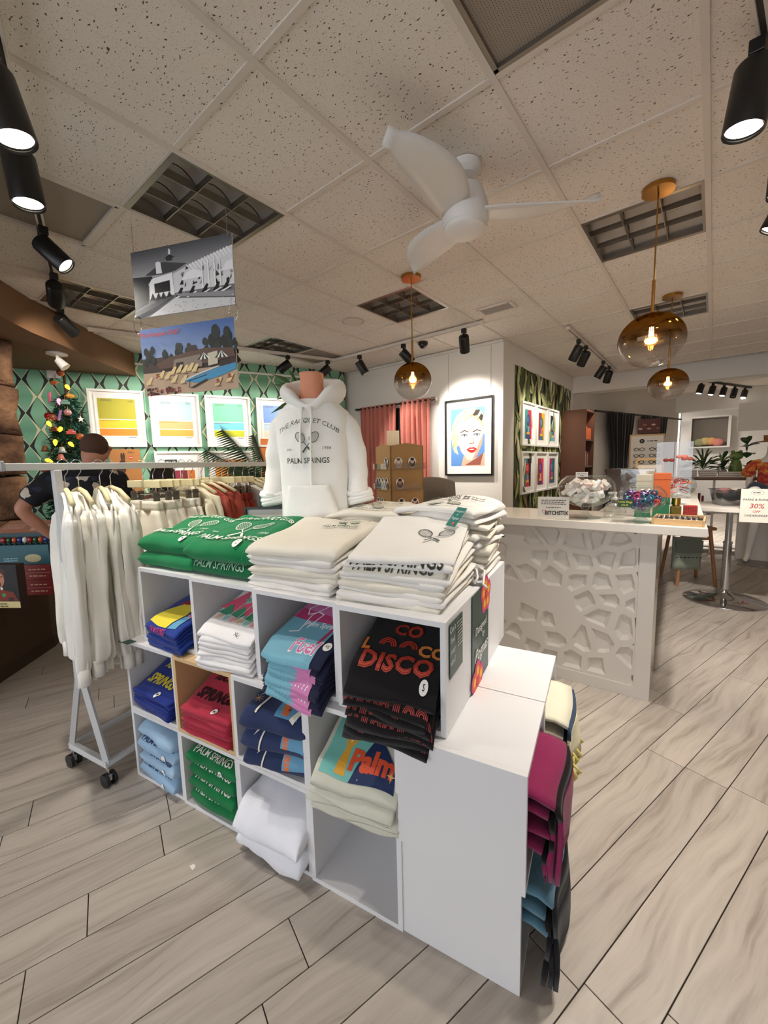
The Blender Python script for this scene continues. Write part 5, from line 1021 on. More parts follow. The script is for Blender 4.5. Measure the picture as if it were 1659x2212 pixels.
def pic_col(P, w, h):
    X = lambda a: a*w; Y = lambda b: b*h; sh = lambda c, pts: P.shape(c, [(X(a), Y(b)) for a, b in pts]); rd = random.Random(8)
    gradient(P, (150, 170, 204), (76, 108, 170), 0, h*.5, w, h); P.rect((70, 56, 48), 0, h*.3, w, h*.56); P.rect((196, 168, 142), 0, 0, w, h*.34)
    DK = (26, 30, 28)
    for x, y, s in ((.05, .58, .09), (.12, .6, .09), (.26, .56, .07), (.33, .52, .05), (.42, .6, .1), (.52, .6, .08), (.7, .66, .07), (.8, .72, .14), (.92, .7, .12), (1.0, .62, .06)):
        for k in range(7): a = rd.uniform(0, 6.28); P.disc(DK if k % 3 else (38, 46, 40), X(x)+.35*s*w*.6*math.cos(a), Y(y)+s*h*.9*math.sin(a), s*w*.28, s*h*.7, 10)
    sh((96, 70, 58), [(.16, .46), (.3, .54), (.55, .6), (.7, .62), (.98, .58), (1, .46), (.7, .4), (.2, .38)]); sh((140, 126, 112), [(.34, .36), (.36, .5), (.64, .54), (.66, .36)]); sh((44, 34, 30), [(.38, .36), (.38, .45), (.46, .46), (.46, .36)]); sh((60, 46, 40), [(.5, .6), (.53, .68), (.6, .68), (.62, .6)]); sh((206, 196, 176), [(.72, .36), (.72, .54), (.82, .56), (.82, .38)])
    for x in (.68, .86):
        for k in range(6): sh((236, 236, 230) if k % 2 else (30, 40, 40), [(x-.07+.023*k, .46), (x, .56), (x-.047+.023*k, .46)])
    sh((70, 150, 196), [(.44, .17), (.62, .24), (.84, .33), (1, .37), (1, .28), (.84, .2), (.6, .13)]); sh((210, 216, 216), [(.42, .18), (.6, .265), (.82, .35), (.84, .34), (.62, .25), (.45, .17)])
    for x, y in ((.06, .22), (.2, .3), (.27, .28), (.33, .34), (.4, .36), (.46, .35), (.52, .37), (.57, .35), (.34, .22), (.44, .2), (.8, .12), (.92, .16)): sh((232, 206, 150), [(x-.03, y-.06), (x-.02, y-.02), (x+.03, y+.06), (x+.055, y+.05), (x+.02, y-.05)]); sh((60, 44, 40), [(x-.03, y-.075), (x+.04, y-.06), (x+.04, y-.07)])
    for x, y in ((.81, .14), (.93, .2), (.17, .3)): P.disc((150, 84, 56), X(x), Y(y), .018*w, .02*h, 8); sh((160, 92, 62), [(x-.03, y-.05), (x, y), (x+.03, y-.03)])
    sh((40, 30, 28), [(.5, .07), (.51, .17), (.515, .17), (.51, .07)]); sh((40, 30, 28), [(.5, .17), (.7, .24), (.7, .23), (.5, .16)]); sh((46, 36, 34), [(.51, .06), (.7, .18), (.7, .15), (.56, .06)])
    for i in range(46): x, y = rd.uniform(0, .4), rd.uniform(0, .1); P.disc(rd.choice(((110, 30, 36), (60, 70, 40), (150, 50, 56), (36, 34, 30))), X(x), Y(y), .012*w, .018*h, 7)
    P.text((206, 60, 54), '"The Racquet Club"', X(.22), Y(.9), .034, .015, sx=1.05)
board((-2.31, 1.142, 2.358), R(23.8), .655, .355, 'hanging black and white photo board of a club poolside', pic_bw); board((-2.30, 1.135, 1.925), R(23), .625, .367, 'hanging colour photo board of a pool with red lettering', pic_col)
cs, sn = math.cos(R(23.5)), math.sin(R(23.5))
for s in (-1, 1):
    x, y = -2.31+s*.305*cs, 1.14+s*.305*sn
    o = MB().tube([(x, y, 2.70), (x, y, CEIL-.006)], .0012, 6).obj('hanging_wire', CHR); tag(o, '%s thin wire holding the black and white photo board' % ('left', 'right')[s > 0], 'wire')
    o = MB().tube([(x+s*.012*cs+.026*math.cos(a)*cs, y+s*.012*sn+.026*math.cos(a)*sn-.004, 2.325+.05*math.sin(a)) for a in [2*PI*i/20 for i in range(20)]], .0022, 6, closed=True).obj('metal_ring', CHR, None, True); tag(o, '%s wire ring joining the two photo boards' % ('left', 'right')[s > 0], 'ring')
# ================================================================== CHRISTMAS TREE
TX, TY, TT = -5.26, 1.29, 2.74
t = thing('christmas_tree', 'slim dark green Christmas tree in front of the green wallpaper', 'Christmas tree', (TX, TY, 0)); MB().tube([(0, 0, 0), (0, 0, 2.6)], [.045, .01], 10).obj('trunk', mat('bark', (70, 50, 38), .9), t)
rnd = random.Random(9); mb = MB(); m1, m2 = mat('needle_green', (22, 74, 62), .7), mat('needle_teal', (30, 96, 78), .7)
for i in range(1500):
    z = .35+2.38*(1-math.sqrt(1-rnd.random()*.96)); rr = .37*(1-(z-.2)/2.62)**.85+.02; a = rnd.uniform(0, 2*PI); ln = rr*rnd.uniform(.75, 1.08); p0 = Vector((math.cos(a)*ln*.35, math.sin(a)*ln*.35, z+.05)); p1 = Vector((math.cos(a)*ln, math.sin(a)*ln, z-.03)); d = (p1-p0).normalized(); mb.use(m1 if i % 3 else m2)
    for k in range(9):
        q = p0.lerp(p1, k/9); sd = Vector((rnd.uniform(-1, 1), rnd.uniform(-1, 1), rnd.uniform(-.5, 1))); sd = (sd-d*sd.dot(d)).normalized(); e = q+(d*.6+sd)*.055; wv = d.cross(sd)*.009; mb.add([q-wv, q+wv, e], [(0, 1, 2)])
mb.obj('needles', None, t)['kind'] = 'stuff'
def on_tree(z, a, k=1.02): rr = (.37*(1-(z-.2)/2.62)**.85+.02)*k; return Vector((TX+math.cos(R(a))*rr, TY+math.sin(R(a))*rr, z))
lt = thing('string_lights', 'string of large yellow and pink bulbs wound around the Christmas tree', 'lights', (TX, TY, 0)); YB, PB = mat('yellow_bulb', (255, 190, 40), .3, emit=(255, 170, 30), estr=5), mat('pink_bulb', (255, 120, 150), .3, emit=(255, 90, 120), estr=3.5)
bz = [(2.36, -5, 0), (1.99, -80, 0), (1.93, -38, 0), (1.80, -52, 0), (1.78, -15, 0), (1.62, -70, 0), (2.21, -40, 1), (1.84, 25, 1), (1.55, 10, 1), (1.5, -35, 1), (1.25, -20, 1)]
for z, a, c in bz:
    q = on_tree(z, a, 1.12)-Vector((TX, TY, 0)); o = MB().lathe([(.002, .03), (.014, .022), (.019, .004), (.012, -.02), (.002, -.036)], 14).obj('bulb', PB if c else YB, lt, True); o.location = q; o.rotation_euler = (rnd.uniform(-1.2, 1.2), rnd.uniform(-1.2, 1.2), 0)
MB().tube([on_tree(2.5-.011*i, -120+11*i, .9)-Vector((TX, TY, 0)) for i in range(120)], .003, 5).obj('cord', mat('green_cord', (20, 60, 40), .6), lt)
orn = [('copper round bauble near the tree tip', 'ball', (170, 96, 60), 2.50, -30), ('orange fish shaped ornament below the copper bauble', 'fish', (196, 96, 40), 2.40, -70), ('pink candy shaped ornament on the tree left side', 'bar', (222, 120, 150), 2.26, -95), ('gold bow ornament on the tree right side', 'fish', (206, 150, 60), 2.27, 0), ('sage car shaped ornament', 'car', (120, 160, 140), 2.2, -20), ('red bauble on the tree left edge', 'ball', (150, 34, 34), 2.07, -90), ('copper bauble beside the pink block ornament', 'ball', (180, 110, 90), 2.05, -60), ('lilac striped bar ornament in the tree middle', 'bar', (176, 130, 190), 2.07, -38), ('pale pink bauble in the tree middle', 'ball', (216, 160, 160), 2.1, -15), ('white star ornament at the tree right edge', 'star', (226, 220, 206), 2.04, 20), ('brown truck ornament in the tree middle', 'car', (120, 80, 60), 1.93, -55), ('checked red and white house ornament', 'car', (206, 90, 84), 1.9, -12), ('copper bauble right of the checked ornament', 'ball', (186, 104, 62), 1.86, 8), ('silver bell ornament near the tree centre', 'bell', (170, 180, 180), 1.72, -35), ('coral bell ornament under the silver bell', 'bell', (206, 120, 104), 1.65, -38), ('large pale pink top shaped ornament on the left', 'top', (226, 160, 150), 1.55, -92), ('large amber glass ornament under the pale pink top', 'ball', (206, 104, 50), 1.46, -90), ('bronze spiral ornament at the left', 'bell', (130, 90, 60), 1.74, -98), ('red mirrored bauble behind the person', 'ball', (200, 40, 50), 1.47, -45), ('mint green round ornament low on the left', 'ball', (110, 176, 150), 1.62, -85), ('pink house ornament above the garment rack rail', 'car', (222, 150, 150), 1.3, -60), ('white snowflake ornament above the man shoulder', 'star', (230, 226, 220), 1.75, 15)]
for lab, kd, c, z, a in orn:
    q = on_tree(z, a, 1.14); m = mat('ornament_%d_%d_%d' % c, c, .18, .35 if kd == 'ball' else 0, coat=.5); g = thing('ornament', lab, 'ornament', q, R(a)+PI/2, 'Christmas tree ornaments')
    mb = MB()
    if kd == 'ball': mb.ball((0, 0, 0), .034, 16, 10)
    elif kd == 'fish': mb.ball((0, 0, 0), .04, 14, 8, (1, .4, .6)); mb.prism([(.03, 0), (.06, .025), (.06, -.025)], -.004, .004)
    elif kd == 'bar': mb.tube([(-.015, 0, -.05), (.015, 0, .05)], .013, 8)
    elif kd == 'car': mb.box(-.04, .04, -.018, .018, -.02, .01, .004); mb.box(-.02, .025, -.016, .016, .01, .028, .004)
    elif kd == 'star': mb.T = Matrix.Rotation(PI/2, 4, 'X'); mb.prism([((.034 if i % 2 == 0 else .014)*math.sin(i*PI/5), (.034 if i % 2 == 0 else .014)*math.cos(i*PI/5)) for i in range(10)], -.005, .005)
    elif kd == 'bell': mb.lathe([(.004, .035), (.02, .028), (.026, 0), (.038, -.025), (.03, -.027)], 16)
    else: mb.lathe([(.003, .05), (.02, .045), (.055, .02), (.06, 0), (.03, -.03), (.004, -.05)], 18)
    mb.obj('body', m, g, True if kd in ('ball', 'bell', 'top', 'fish') else False); MB().tube([(0, 0, .03), (.004, 0, .05), (0, 0, .07)], .0015, 5).obj('hook', BRS, g)
t = thing('ceiling_floodlight', 'white adjustable floodlight under the brown soffit above the tree', 'light', (-4.92, 1.17, 2.629)); MB().lathe([(.085, 0), (.085, -.015), (.03, -.022)], 24, caps=True).obj('base', WPL, t, 'auto'); MB().tube([(0, 0, -.01), (.0, 0, -.07)], .012, 8).obj('arm', WPL, t); MB().tube([(.0, 0, -.06), (.03, .05, -.13)], [.032, .046], 18).obj('head', WPL, t, 'auto')
o = MB().box(-.06, .06, -.02, 0, 0, .16, .004).obj('wall_box', WPL); o.location = GW(3.50, 2.55, .002); o.rotation_euler = (0, 0, GROT); tag(o, 'small white wall box beside the tree tip under the white rail', 'wall box')
# ================================================================== BENCH WITH BOXES, LOWER LEFT
BN_ = mat('brown_bench', (108, 84, 62), .75, bump=.1, bscale=60); t = thing('display_bench', 'low brown display bench at the lower left edge', 'bench', (-4.2, .2, 0))
bp = [(.72, -.25), (.28, .18), (-.16, .585), (-.38, .70), (-.42, .2), (-.8, -.6), (.6, -.8)]
MB().prism(bp, 0, .56).obj('base', mat('dark_brown_front', (84, 60, 42), .75), t); MB().prism([(x*1.012, y*1.012) for x, y in bp], .56, .59).obj('top', BN_, t); MB().prism([(x*1.02, y*1.02) for x, y in bp], 0, .09).obj('plinth', mat('brown_plinth', (70, 50, 36), .7), t)
def boxat(name, label, loc, rz, w, d, h, m, cat='box', pic=None, side=None):
    g = thing(name, label, cat, loc, rz); MB().box(-w/2, w/2, 0, d, 0, h, .002).obj('carton', m, g)
    if pic: P = Print(); pic(P); P.obj('printed_face', g, lambda x, y, l: Vector((x, -l, y)), eps=.0001)
    return g
BA = R(41)
def redp(P): [P.greek((236, 180, 150), -.08+.16*(i % 2), .03+.05*(i//2), .12, .012, 1, i) for i in range(4)]; P.line((236, 200, 170), [(-.17, .055), (.17, .055)], .002)
boxat('red_carton', 'lower red carton on the brown bench', (-3.93, .60, .59), BA, .36, .2, .115, mat('red_card', (150, 36, 28), .5), pic=redp); boxat('red_carton', 'upper red carton under the teal bulb box', (-3.93, .60, .706), BA, .36, .2, .115, MATS['red_card'], pic=redp)
g = thing('bulb_box', 'teal carton with a row of coloured egg bulbs and open kraft lid', 'box', (-3.96, .575, .822), BA); TEAL = mat('teal_card', (34, 92, 104), .5)
MB().box(-.22, .22, 0, .2, 0, .15, .003).obj('carton', TEAL, g); MB().box(-.22, .22, .05, .2, .15, .235, .003).obj('carton_back', mat('teal_dark', (22, 64, 74), .5), g)
mb = MB(); mb.add([(-.22, .05, .237), (.22, .05, .237), (.2, .2, .31), (-.2, .2, .31), (-.22, .055, .232), (.22, .055, .232), (.2, .205, .305), (-.2, .205, .305)], [(0, 1, 2, 3), (7, 6, 5, 4), (0, 4, 5, 1), (1, 5, 6, 2), (2, 6, 7, 3), (3, 7, 4, 0)]); lid = mb.obj('lid', mat('kraft_lid', (190, 136, 110), .7), g)
P = Print(); LP = (236, 196, 176); [P.rect(LP, .04+.1*i, .02+.05*j, .11+.1*i, .05+.05*j) for i in range(2) for j in range(2)]; P.disc((206, 140, 110), .12, .06, .02, .03); P.greek(LP, -.1, .1, .16, .009, 4); P.obj('printed_lid', lid, lambda x, y, l: Vector((x*.95, .05+y*.9, .237+y*.44+l+.0015)), eps=.0001)
P = Print(); P.disc((206, 196, 150), .1, .05, .06, .03); P.disc((220, 206, 160), -.18, .1, .015, .022); P.greek((150, 200, 206), -.06, .05, .1, .008, 2); P.obj('printed_front', g, lambda x, y, l: Vector((x, -l, y)), eps=.0001)
for k in range(11): c = ((26, 60, 140), (232, 228, 220), (170, 30, 40), (20, 90, 50), (206, 84, 40))[k % 5]; MB().ball((-.19+.038*k, .026, .185), .017, 12, 8, (1, 1, 1.35)).obj('egg_bulb', mat('egg_%d' % c[0], c, .15, coat=.6), g, True); MB().cyl(-.19+.038*k, .026, .15, .168, .008, 8).obj('bulb_base', mat('dark_green_base', (20, 50, 40), .5), g)
def boy(P):
    P.rect((26, 24, 26), -.14, .0, .14, .3); P.rect((226, 210, 150), -.14, .0, .14, .045); P.disc((196, 130, 100), .0, .2, .045, .06); P.shape((70, 44, 30), [(-.05, .21), (-.055, .27), (.0, .285), (.055, .265), (.05, .21), (.03, .24), (-.02, .24)]); P.disc((90, 20, 24), .002, .165, .016, .02); P.line((50, 30, 24), [(-.03, .22), (-.008, .21)], .006); P.line((50, 30, 24), [(.01, .21), (.034, .22)], .006)
    P.shape((130, 46, 30), [(-.13, .05), (-.1, .12), (0, .13), (.1, .11), (.13, .05)]); P.disc((196, 170, 60), -.02, .1, .012); P.disc((60, 150, 90), .03, .09, .014); P.disc((236, 232, 224), .02, .135, .01); P.shape((206, 140, 110), [(-.14, .05), (-.12, .1), (-.09, .05)]); P.rect((60, 40, 40), .06, .05, .1, .075); P.greek((90, 60, 40), -.03, .028, .16, .008, 2)
boxat('game_box', 'game box printed with a shouting boy over chillies', (-3.72, .42, .59), BA-R(6), .28, .06, .3, mat('game_card', (60, 40, 34), .4), pic=boy)
# ================================================================== BACKGROUND BETWEEN RACK AND WHITE WALL
LEAF, LEAF2 = mat('palm_leaf', (40, 62, 36), .5), mat('palm_leaf_light', (84, 110, 62), .5)
def frond(mb, p0, d, ln, droop, n=30, lw=.02, ll=.2):
    d = Vector(d).normalized(); pts = [Vector(p0)+d*ln*s-Vector((0, 0, droop*s*s)) for s in [i/n for i in range(n+1)]]; mb.tube(pts[::3]+[pts[-1]], .004, 5)
    sd = d.cross(Vector((0, 0, 1))).normalized()
    for i in range(5, n+1):
        t_ = (pts[i]-pts[i-1]).normalized(); l = ll*math.sin(PI*(i/n)**.7*.92)+.03
        for s in (-1, 1): e = pts[i]+(sd*s*.45+Vector((0, 0, .55*s-.25))+t_*.75).normalized()*l; w_ = t_*lw; mb.add([pts[i]-w_*.5, pts[i]+w_*.5, e], [(0, 1, 2)])
t = thing('potted_palm', 'potted palm with long dark fronds between rack and torso form', 'plant', (-2.80, 2.04, 0)); MB().lathe([(.13, 0), (.17, .3), (.18, .32), (.16, .32), (.15, .28)], 24).obj('pot', mat('pot_grey', (120, 114, 106), .6), t, True); MB().cyl(0, 0, .22, .28, .15, 20).obj('soil', mat('soil', (50, 40, 32), .95), t)
rnd = random.Random(21)
for k, (dx, dy, dz, ln, dr) in enumerate(((-.55, -.5, .75, .72, .12), (-.6, -.55, .5, .62, .2), (-.35, -.35, .95, .8, .16), (-.2, -.25, 1.4, .62, .1), (.1, .2, 1.3, .6, .15), (.5, .5, .9, .6, .25), (-.9, .2, .7, .6, .3), (-.6, -.6, .2, .55, .2), (-.45, -.2, .6, .6, .2))):
    mb = MB(); mb.tube([(0, 0, .25), (dx*.05, dy*.05, 1.25)], [.012, .006], 6); frond(mb, (dx*.05, dy*.05, 1.25), (dx, dy, dz), ln, dr); mb.obj('frond', LEAF, t)
t = thing('dracaena', 'spiky dracaena plant rising behind the hoodie', 'plant', (-3.12, 2.60, 0)); MB().lathe([(.12, 0), (.15, .28), (.13, .28)], 20).obj('pot', MATS['pot_grey'], t, True); MB().tube([(0, 0, .1), (.02, 0, 1.2), (-.01, .01, 2.12)], .016, 8).obj('stem', mat('bark', (70, 50, 38), .9), t)
for k in range(34): a = rnd.uniform(0, 2*PI); e = rnd.uniform(-.25, 1.1); l = rnd.uniform(.22, .34); d = Vector((math.cos(a)*math.cos(e), math.sin(a)*math.cos(e), math.sin(e))); s_ = d.cross(Vector((.1, .2, 1))).normalized()*.011; p = Vector((-.01, .01, 2.12+.004*k)); MB().add([p-s_*.5, p+s_*.5, p+d*l*.55+s_, p+d*l-Vector((0, 0, l*.22)), p+d*l*.55-s_], [(0, 1, 2, 3, 4)]).obj('leaf', LEAF2, t)
t = thing('display_pedestal', 'black display pedestal under the wooden card spinner', 'table', (-1.99, 2.66, 0)); MB().cyl(0, 0, 0, .02, .25, 28).obj('base', BLKM, t); MB().cyl(0, 0, .02, .86, .03, 14).obj('column', BLKM, t); MB().cyl(0, 0, .86, .89, .27, 32).obj('top', BLKM, t)
SW = mat('oak_veneer', (176, 136, 86), .55, var=.08, vscale=5); ACR = glassmat('acrylic', (250, 250, 250), .88)
SR = R(63); t = thing('card_spinner', 'wooden four sided spinner with sticker ledges', 'display rack', (-1.99, 2.66, .891), SR); MB().cyl(0, 0, 0, .02, .12, 24).obj('turntable', BLKM, t)
for k in range(4):
    o = MB().box(-.145, .145, -.145, -.133, .02, .75, .001).obj('panel', SW, t); o.rotation_euler = (0, 0, k*PI/2)
    o = MB().prism([(-.14, 0), (-.06, .012), (0, .02), (.06, .012), (.14, 0)], -.006, .006).obj('crest', SW, t); o.matrix_basis = Matrix.Rotation(k*PI/2, 4, 'Z') @ Matrix.Translation((0, -.139, .75)) @ Matrix.Rotation(PI/2, 4, 'X')
    for j in range(4): z = .57-.16*j; o = MB().box(-.13, .13, -.175, -.147, z, z+.004).box(-.13, .13, -.177, -.174, z, z+.045).obj('acrylic_ledge', ACR, t); o.rotation_euler = (0, 0, k*PI/2)
o = MB().box(-.05, .05, -.002, .002, 0, .12).obj('price_card', mat('cream_card', (222, 208, 180), .7)); o.location = (-2.0, 2.60, 1.645); o.rotation_euler = (0, 0, R(40)); tag(o, 'blank cream card standing on top of the wooden spinner', 'card')
stk = [('dark oval sticker on the top ledge', -1, 0, .08, (60, 70, 74), (150, 150, 150)), ('small grey robot sticker on the second ledge', -1, 1, -.1, (120, 140, 150), (70, 90, 110)), ('long haired head sticker on the second ledge', -1, 1, -.055, (110, 90, 120), (190, 140, 120)), ('blonde head sticker on the second ledge', -1, 1, .01, (110, 150, 180), (236, 214, 130)), ('two figures sticker on the second ledge', -1, 1, .08, (40, 36, 40), (210, 170, 150)), ('small dark figure sticker on the third ledge', -1, 2, -.09, (90, 60, 70), (200, 150, 140)), ('pale couple sticker on the third ledge', -1, 2, -.01, (150, 160, 176), (220, 200, 190)),
       ('curled figure sticker on the right side top ledge', 0, 0, -.08, (190, 160, 150), (230, 210, 200)), ('seated group sticker on the right side top ledge', 0, 0, .04, (80, 60, 60), (220, 190, 170)), ('reclining figure sticker on the right side second ledge', 0, 1, -.07, (100, 60, 60), (206, 150, 130)), ('framed pair sticker on the right side third ledge', 0, 2, -.06, (90, 40, 44), (206, 160, 150)), ('slim figure sticker on the right side third ledge', 0, 2, .06, (120, 50, 56), (226, 190, 170))]
for lab, sd, j, x, c1, c2 in stk:
    g = thing('die_cut_sticker', lab, 'sticker', (-1.99, 2.66, .891), SR+(sd*PI/2), 'stickers on the wooden spinner'); z = .577-.16*j; w_ = .034
    mb = MB(); mb.T = Matrix.Translation((x, -.152, z)) @ Matrix.Rotation(PI/2, 4, 'X'); mb.prism([(w_*math.cos(a)*(1+.1*math.sin(3*a)), .043+.042*math.sin(a)) for a in [2*PI*i/18 for i in range(18)]], 0, .0015); mb.obj('backing', mat('sticker_white', (238, 236, 230), .5), g)
    P = Print(); P.disc(c1, 0, .035, w_*.82, .03, 16); P.disc(c2, 0, .055, w_*.5, .022, 14); P.disc(tuple(int(v*.6) for v in c1), 0, .068, w_*.5, .012, 12); P.obj('printed_face', g, lambda a, b, l: Vector((x+a, -.1535-l, z+b)), eps=.0001)
t = thing('grey_chair', 'grey upholstered chair back beside the wooden spinner', 'chair', (-2.08, 3.42, 0), R(200)); GF_ = mat('grey_fabric', (112, 108, 102), .9, bump=.2, bscale=300)
MB().box(-.24, .24, -.24, .24, .42, .52, .03).obj('seat', GF_, t, True); P = [[Vector(((u/6-.5)*.5*(1-.12*(v/6)), .24+.14*(v/6)-.05*(1-(u/3-1)**2), .5+.88*(v/6)*(1-.05*(u/3-1)**2))) for v in range(7)] for u in range(7)]; o = MB().grid(P).obj('backrest', GF_, t, True); sd = o.modifiers.new('thick', 'SOLIDIFY'); sd.thickness = .05
for sx in (-1, 1):
    for sy in (-1, 1): MB().tube([(sx*.18, sy*.18, .43), (sx*.22, sy*.22, 0)], [.018, .012], 8).obj('leg', mat('dark_wood', (60, 42, 32), .5), t)
# second person, mostly hidden behind the rack
r2 = thing('person', 'person with long dark brown hair, hidden behind the garment rack', 'person', (-3.86, 1.60, 0), R(60))
J = dict(pel=(0, 0, .84, .13), ch=(0, 0, 1.1, .13), uc=(0, 0, 1.24, .09), nk=(0, .02, 1.33, .045), h1=(0, .04, 1.40, (.068, .075)), h2=(0, .04, 1.47, (.07, .08)), no=(0, .13, 1.41, .012), ls=(-.16, 0, 1.23, .055), le=(-.2, .04, .98, .042), lw=(-.16, .22, .95, .026), rs=(.16, 0, 1.23, .055), re=(.2, .04, .98, .042), rw=(.16, .22, .95, .026), lh=(-.09, 0, .78, .1), lk=(-.1, 0, .44, .065), la=(-.1, -.02, .08, .04), lt=(-.1, .12, .03, .03), rh=(.09, 0, .78, .1), rk=(.1, 0, .44, .065), ra=(.1, -.02, .08, .04), rt=(.1, .12, .03, .03))
E_ = [('pel', 'ch'), ('ch', 'uc'), ('uc', 'nk'), ('nk', 'h1'), ('h1', 'h2'), ('h1', 'no'), ('uc', 'ls'), ('ls', 'le'), ('le', 'lw'), ('uc', 'rs'), ('rs', 're'), ('re', 'rw'), ('pel', 'lh'), ('lh', 'lk'), ('lk', 'la'), ('la', 'lt'), ('pel', 'rh'), ('rh', 'rk'), ('rk', 'ra'), ('ra', 'rt')]
hand(J, E_, 'lw', 'l', (0, 1, -.1), (1, 0, 0), (0, 0, 1)); hand(J, E_, 'rw', 'r', (0, 1, -.1), (-1, 0, 0), (0, 0, 1)); skinfig('body', J, E_, SKIN, r2, 'pel')
DKJ = mat('black_jacket', (26, 24, 28), .85); SJ = dict(hem=(0, 0, .78, .16), ch=(0, 0, 1.1, .155), uc=(0, 0, 1.25, .1), ls=(-.17, 0, 1.225, .075), le=(-.205, .04, .98, .06), lw=(-.165, .19, .955, .045), rs=(.17, 0, 1.225, .075), re=(.205, .04, .98, .06), rw=(.165, .19, .955, .045))
skinfig('jacket', SJ, [('hem', 'ch'), ('ch', 'uc'), ('uc', 'ls'), ('ls', 'le'), ('le', 'lw'), ('uc', 'rs'), ('rs', 're'), ('re', 'rw')], DKJ, r2, 'ch'); skinfig('trousers', dict(pel=(0, 0, .83, .15), lh=(-.09, 0, .75, .11), lk=(-.1, 0, .44, .08), la=(-.1, -.01, .07, .065), rh=(.09, 0, .75, .11), rk=(.1, 0, .44, .08), ra=(.1, -.01, .07, .065)), [('pel', 'lh'), ('lh', 'lk'), ('lk', 'la'), ('pel', 'rh'), ('rh', 'rk'), ('rk', 'ra')], DKJ, r2, 'pel')
mb = MB().grid(loft(dense([(1.56, .02, .02, 0, .02), (1.55, .06, .07, 0, .01), (1.49, .095, .11, 0, .0), (1.40, .1, .1, 0, -.03), (1.28, .11, .07, 0, -.07), (1.12, .1, .05, 0, -.09), (1.05, .08, .03, 0, -.09)], 3), 26, .06, 2, 9), closev=True); closeends(mb, 26).obj('hair', mat('dark_brown_hair', (38, 24, 18), .6, bump=.4, bscale=120), r2, True)
# small framed picture and sign on the shelf top
framed(SH(-1.40, .60, 1.0515), SA+R(24), .27, .24, 'small white matted picture with a black edge standing behind the green hoodies', BFR, .012, lambda P: (P.rect((150, 196, 214), -.065, .06, .07, .17), P.shape((206, 196, 130), [(-.065, .06), (-.065, .15), (-.01, .17), (.02, .1), (.01, .06)]), P.shape((90, 150, 110), [(.02, .06), (.03, .14), (.06, .1), (.07, .06)]), P.shape((70, 110, 196), [(.03, .13), (.05, .17), (.07, .17), (.07, .12)])))
t = thing('counter_sign', 'dark green Designed by sign with pink flower behind the small picture', 'sign', SH(-1.44, .70, 1.0515), SA+R(22)); MB().box(-.11, .11, 0, .004, 0, .31).obj('panel', mat('sign_green', (34, 66, 60), .4), t); P = Print(); P.text((232, 234, 226), 'Designed', -.02, .2, .045, 0, .2); P.text((232, 234, 226), 'by', 0, .16, .035, 0, .2); P.text((240, 240, 234), 'Pognas', -.0, .1, .055, 0, .3); flower(P, .085, .265, .05); P.obj('lettering', t, lambda x, y, l: Vector((min(.11, x), -l, min(.31, y))), eps=.0001)
# ================================================================== COUNTER
CO = Matrix.Translation((0, 2.745, 0)) @ Matrix.Rotation(R(2.5), 4, 'Z'); CR_ = R(2.5); CZ = 1.1155
def CP(x, y, z=CZ): return CO @ Vector((x, y, z))
t = thing('counter', 'white shop counter with a moulded cell pattern front', 'counter', CP(0, 0, 0), CR_); CPT = mat('counter_white', (216, 211, 205), .5)
MB().box(-1.93, 0, 0, .62, 1.065, 1.115, .003).box(-.62, 0, .6, 3.6, 1.065, 1.115, .003).obj('worktop', mat('white_quartz', (232, 226, 216), .25, coat=.2), t)
MB().box(-1.9, -.232, .13, .58, .0, 1.065).obj('carcass', CPT, t); MB().box(-.60, -.30, .58, 3.5, 0, 1.065).obj('return_carcass', CPT, t)
MB().box(-.31, -.225, .098, .13, 0, 1.065, .001).obj('corner_stile', CPT, t); MB().box(-1.9, -.31, .098, .13, 0, .075, .001).obj('kick_rail', CPT, t)
# moulded panel: irregular cells recessed in a flat face
def voronoi_panel(x0, x1, z0, z1, sp, seed):
    rd = random.Random(seed); pts = []
    nx, nz = int((x1-x0)/sp)+2, int((z1-z0)/sp)+2
    for i in range(-1, nx):
        for j in range(-1, nz): pts.append(Vector((x0+(i+.5+rd.uniform(-.42, .42)+.5*(j % 2))*sp, z0+(j+.5+rd.uniform(-.42, .42))*sp)))
    cells = []
    for i, p in enumerate(pts):
        poly = [Vector(q) for q in ((x0, z0), (x1, z0), (x1, z1), (x0, z1))]
        for j, q in enumerate(pts):
            if i == j or (q-p).length > sp*3: continue
            m, n = (p+q)/2, (q-p); out = []
            for k in range(len(poly)):
                a, b = poly[k], poly[(k+1) % len(poly)]; da, db = (a-m).dot(n), (b-m).dot(n)
                if da <= 0: out.append(a)
                if da*db < 0: out.append(a.lerp(b, da/(da-db)))
            poly = out
            if len(poly) < 3: break
        if len(poly) >= 3: cells.append((poly, p, rd.random()))
    return cells
mb = MB(); y = .104
for poly, p, rv in voronoi_panel(-1.9, -.31, .075, 1.065, .142, 3):
    c = sum(poly, Vector((0, 0)))/len(poly); rad = min((v-c).length for v in poly); n = len(poly)
    if rv < .16: mb.poly([(v.x, y, v.y) for v in poly]); continue
    k1 = max(.3, 1-.017/max(.02, rad)); k2 = max(.2, 1-.034/max(.02, rad)); A = [c+(v-c)*k1 for v in poly]; B = [c+(v-c)*k2 for v in poly]
    vs = [(v.x, y, v.y) for v in poly]+[(v.x, y, v.y) for v in A]+[(v.x, y+.022, v.y) for v in B]
    mb.add(vs, [(i, (i+1) % n, n+(i+1) % n, n+i) for i in range(n)]+[(n+i, n+(i+1) % n, 2*n+(i+1) % n, 2*n+i) for i in range(n)]+[tuple(2*n+i for i in range(n))])
mb.obj('moulded_front', CPT, t)
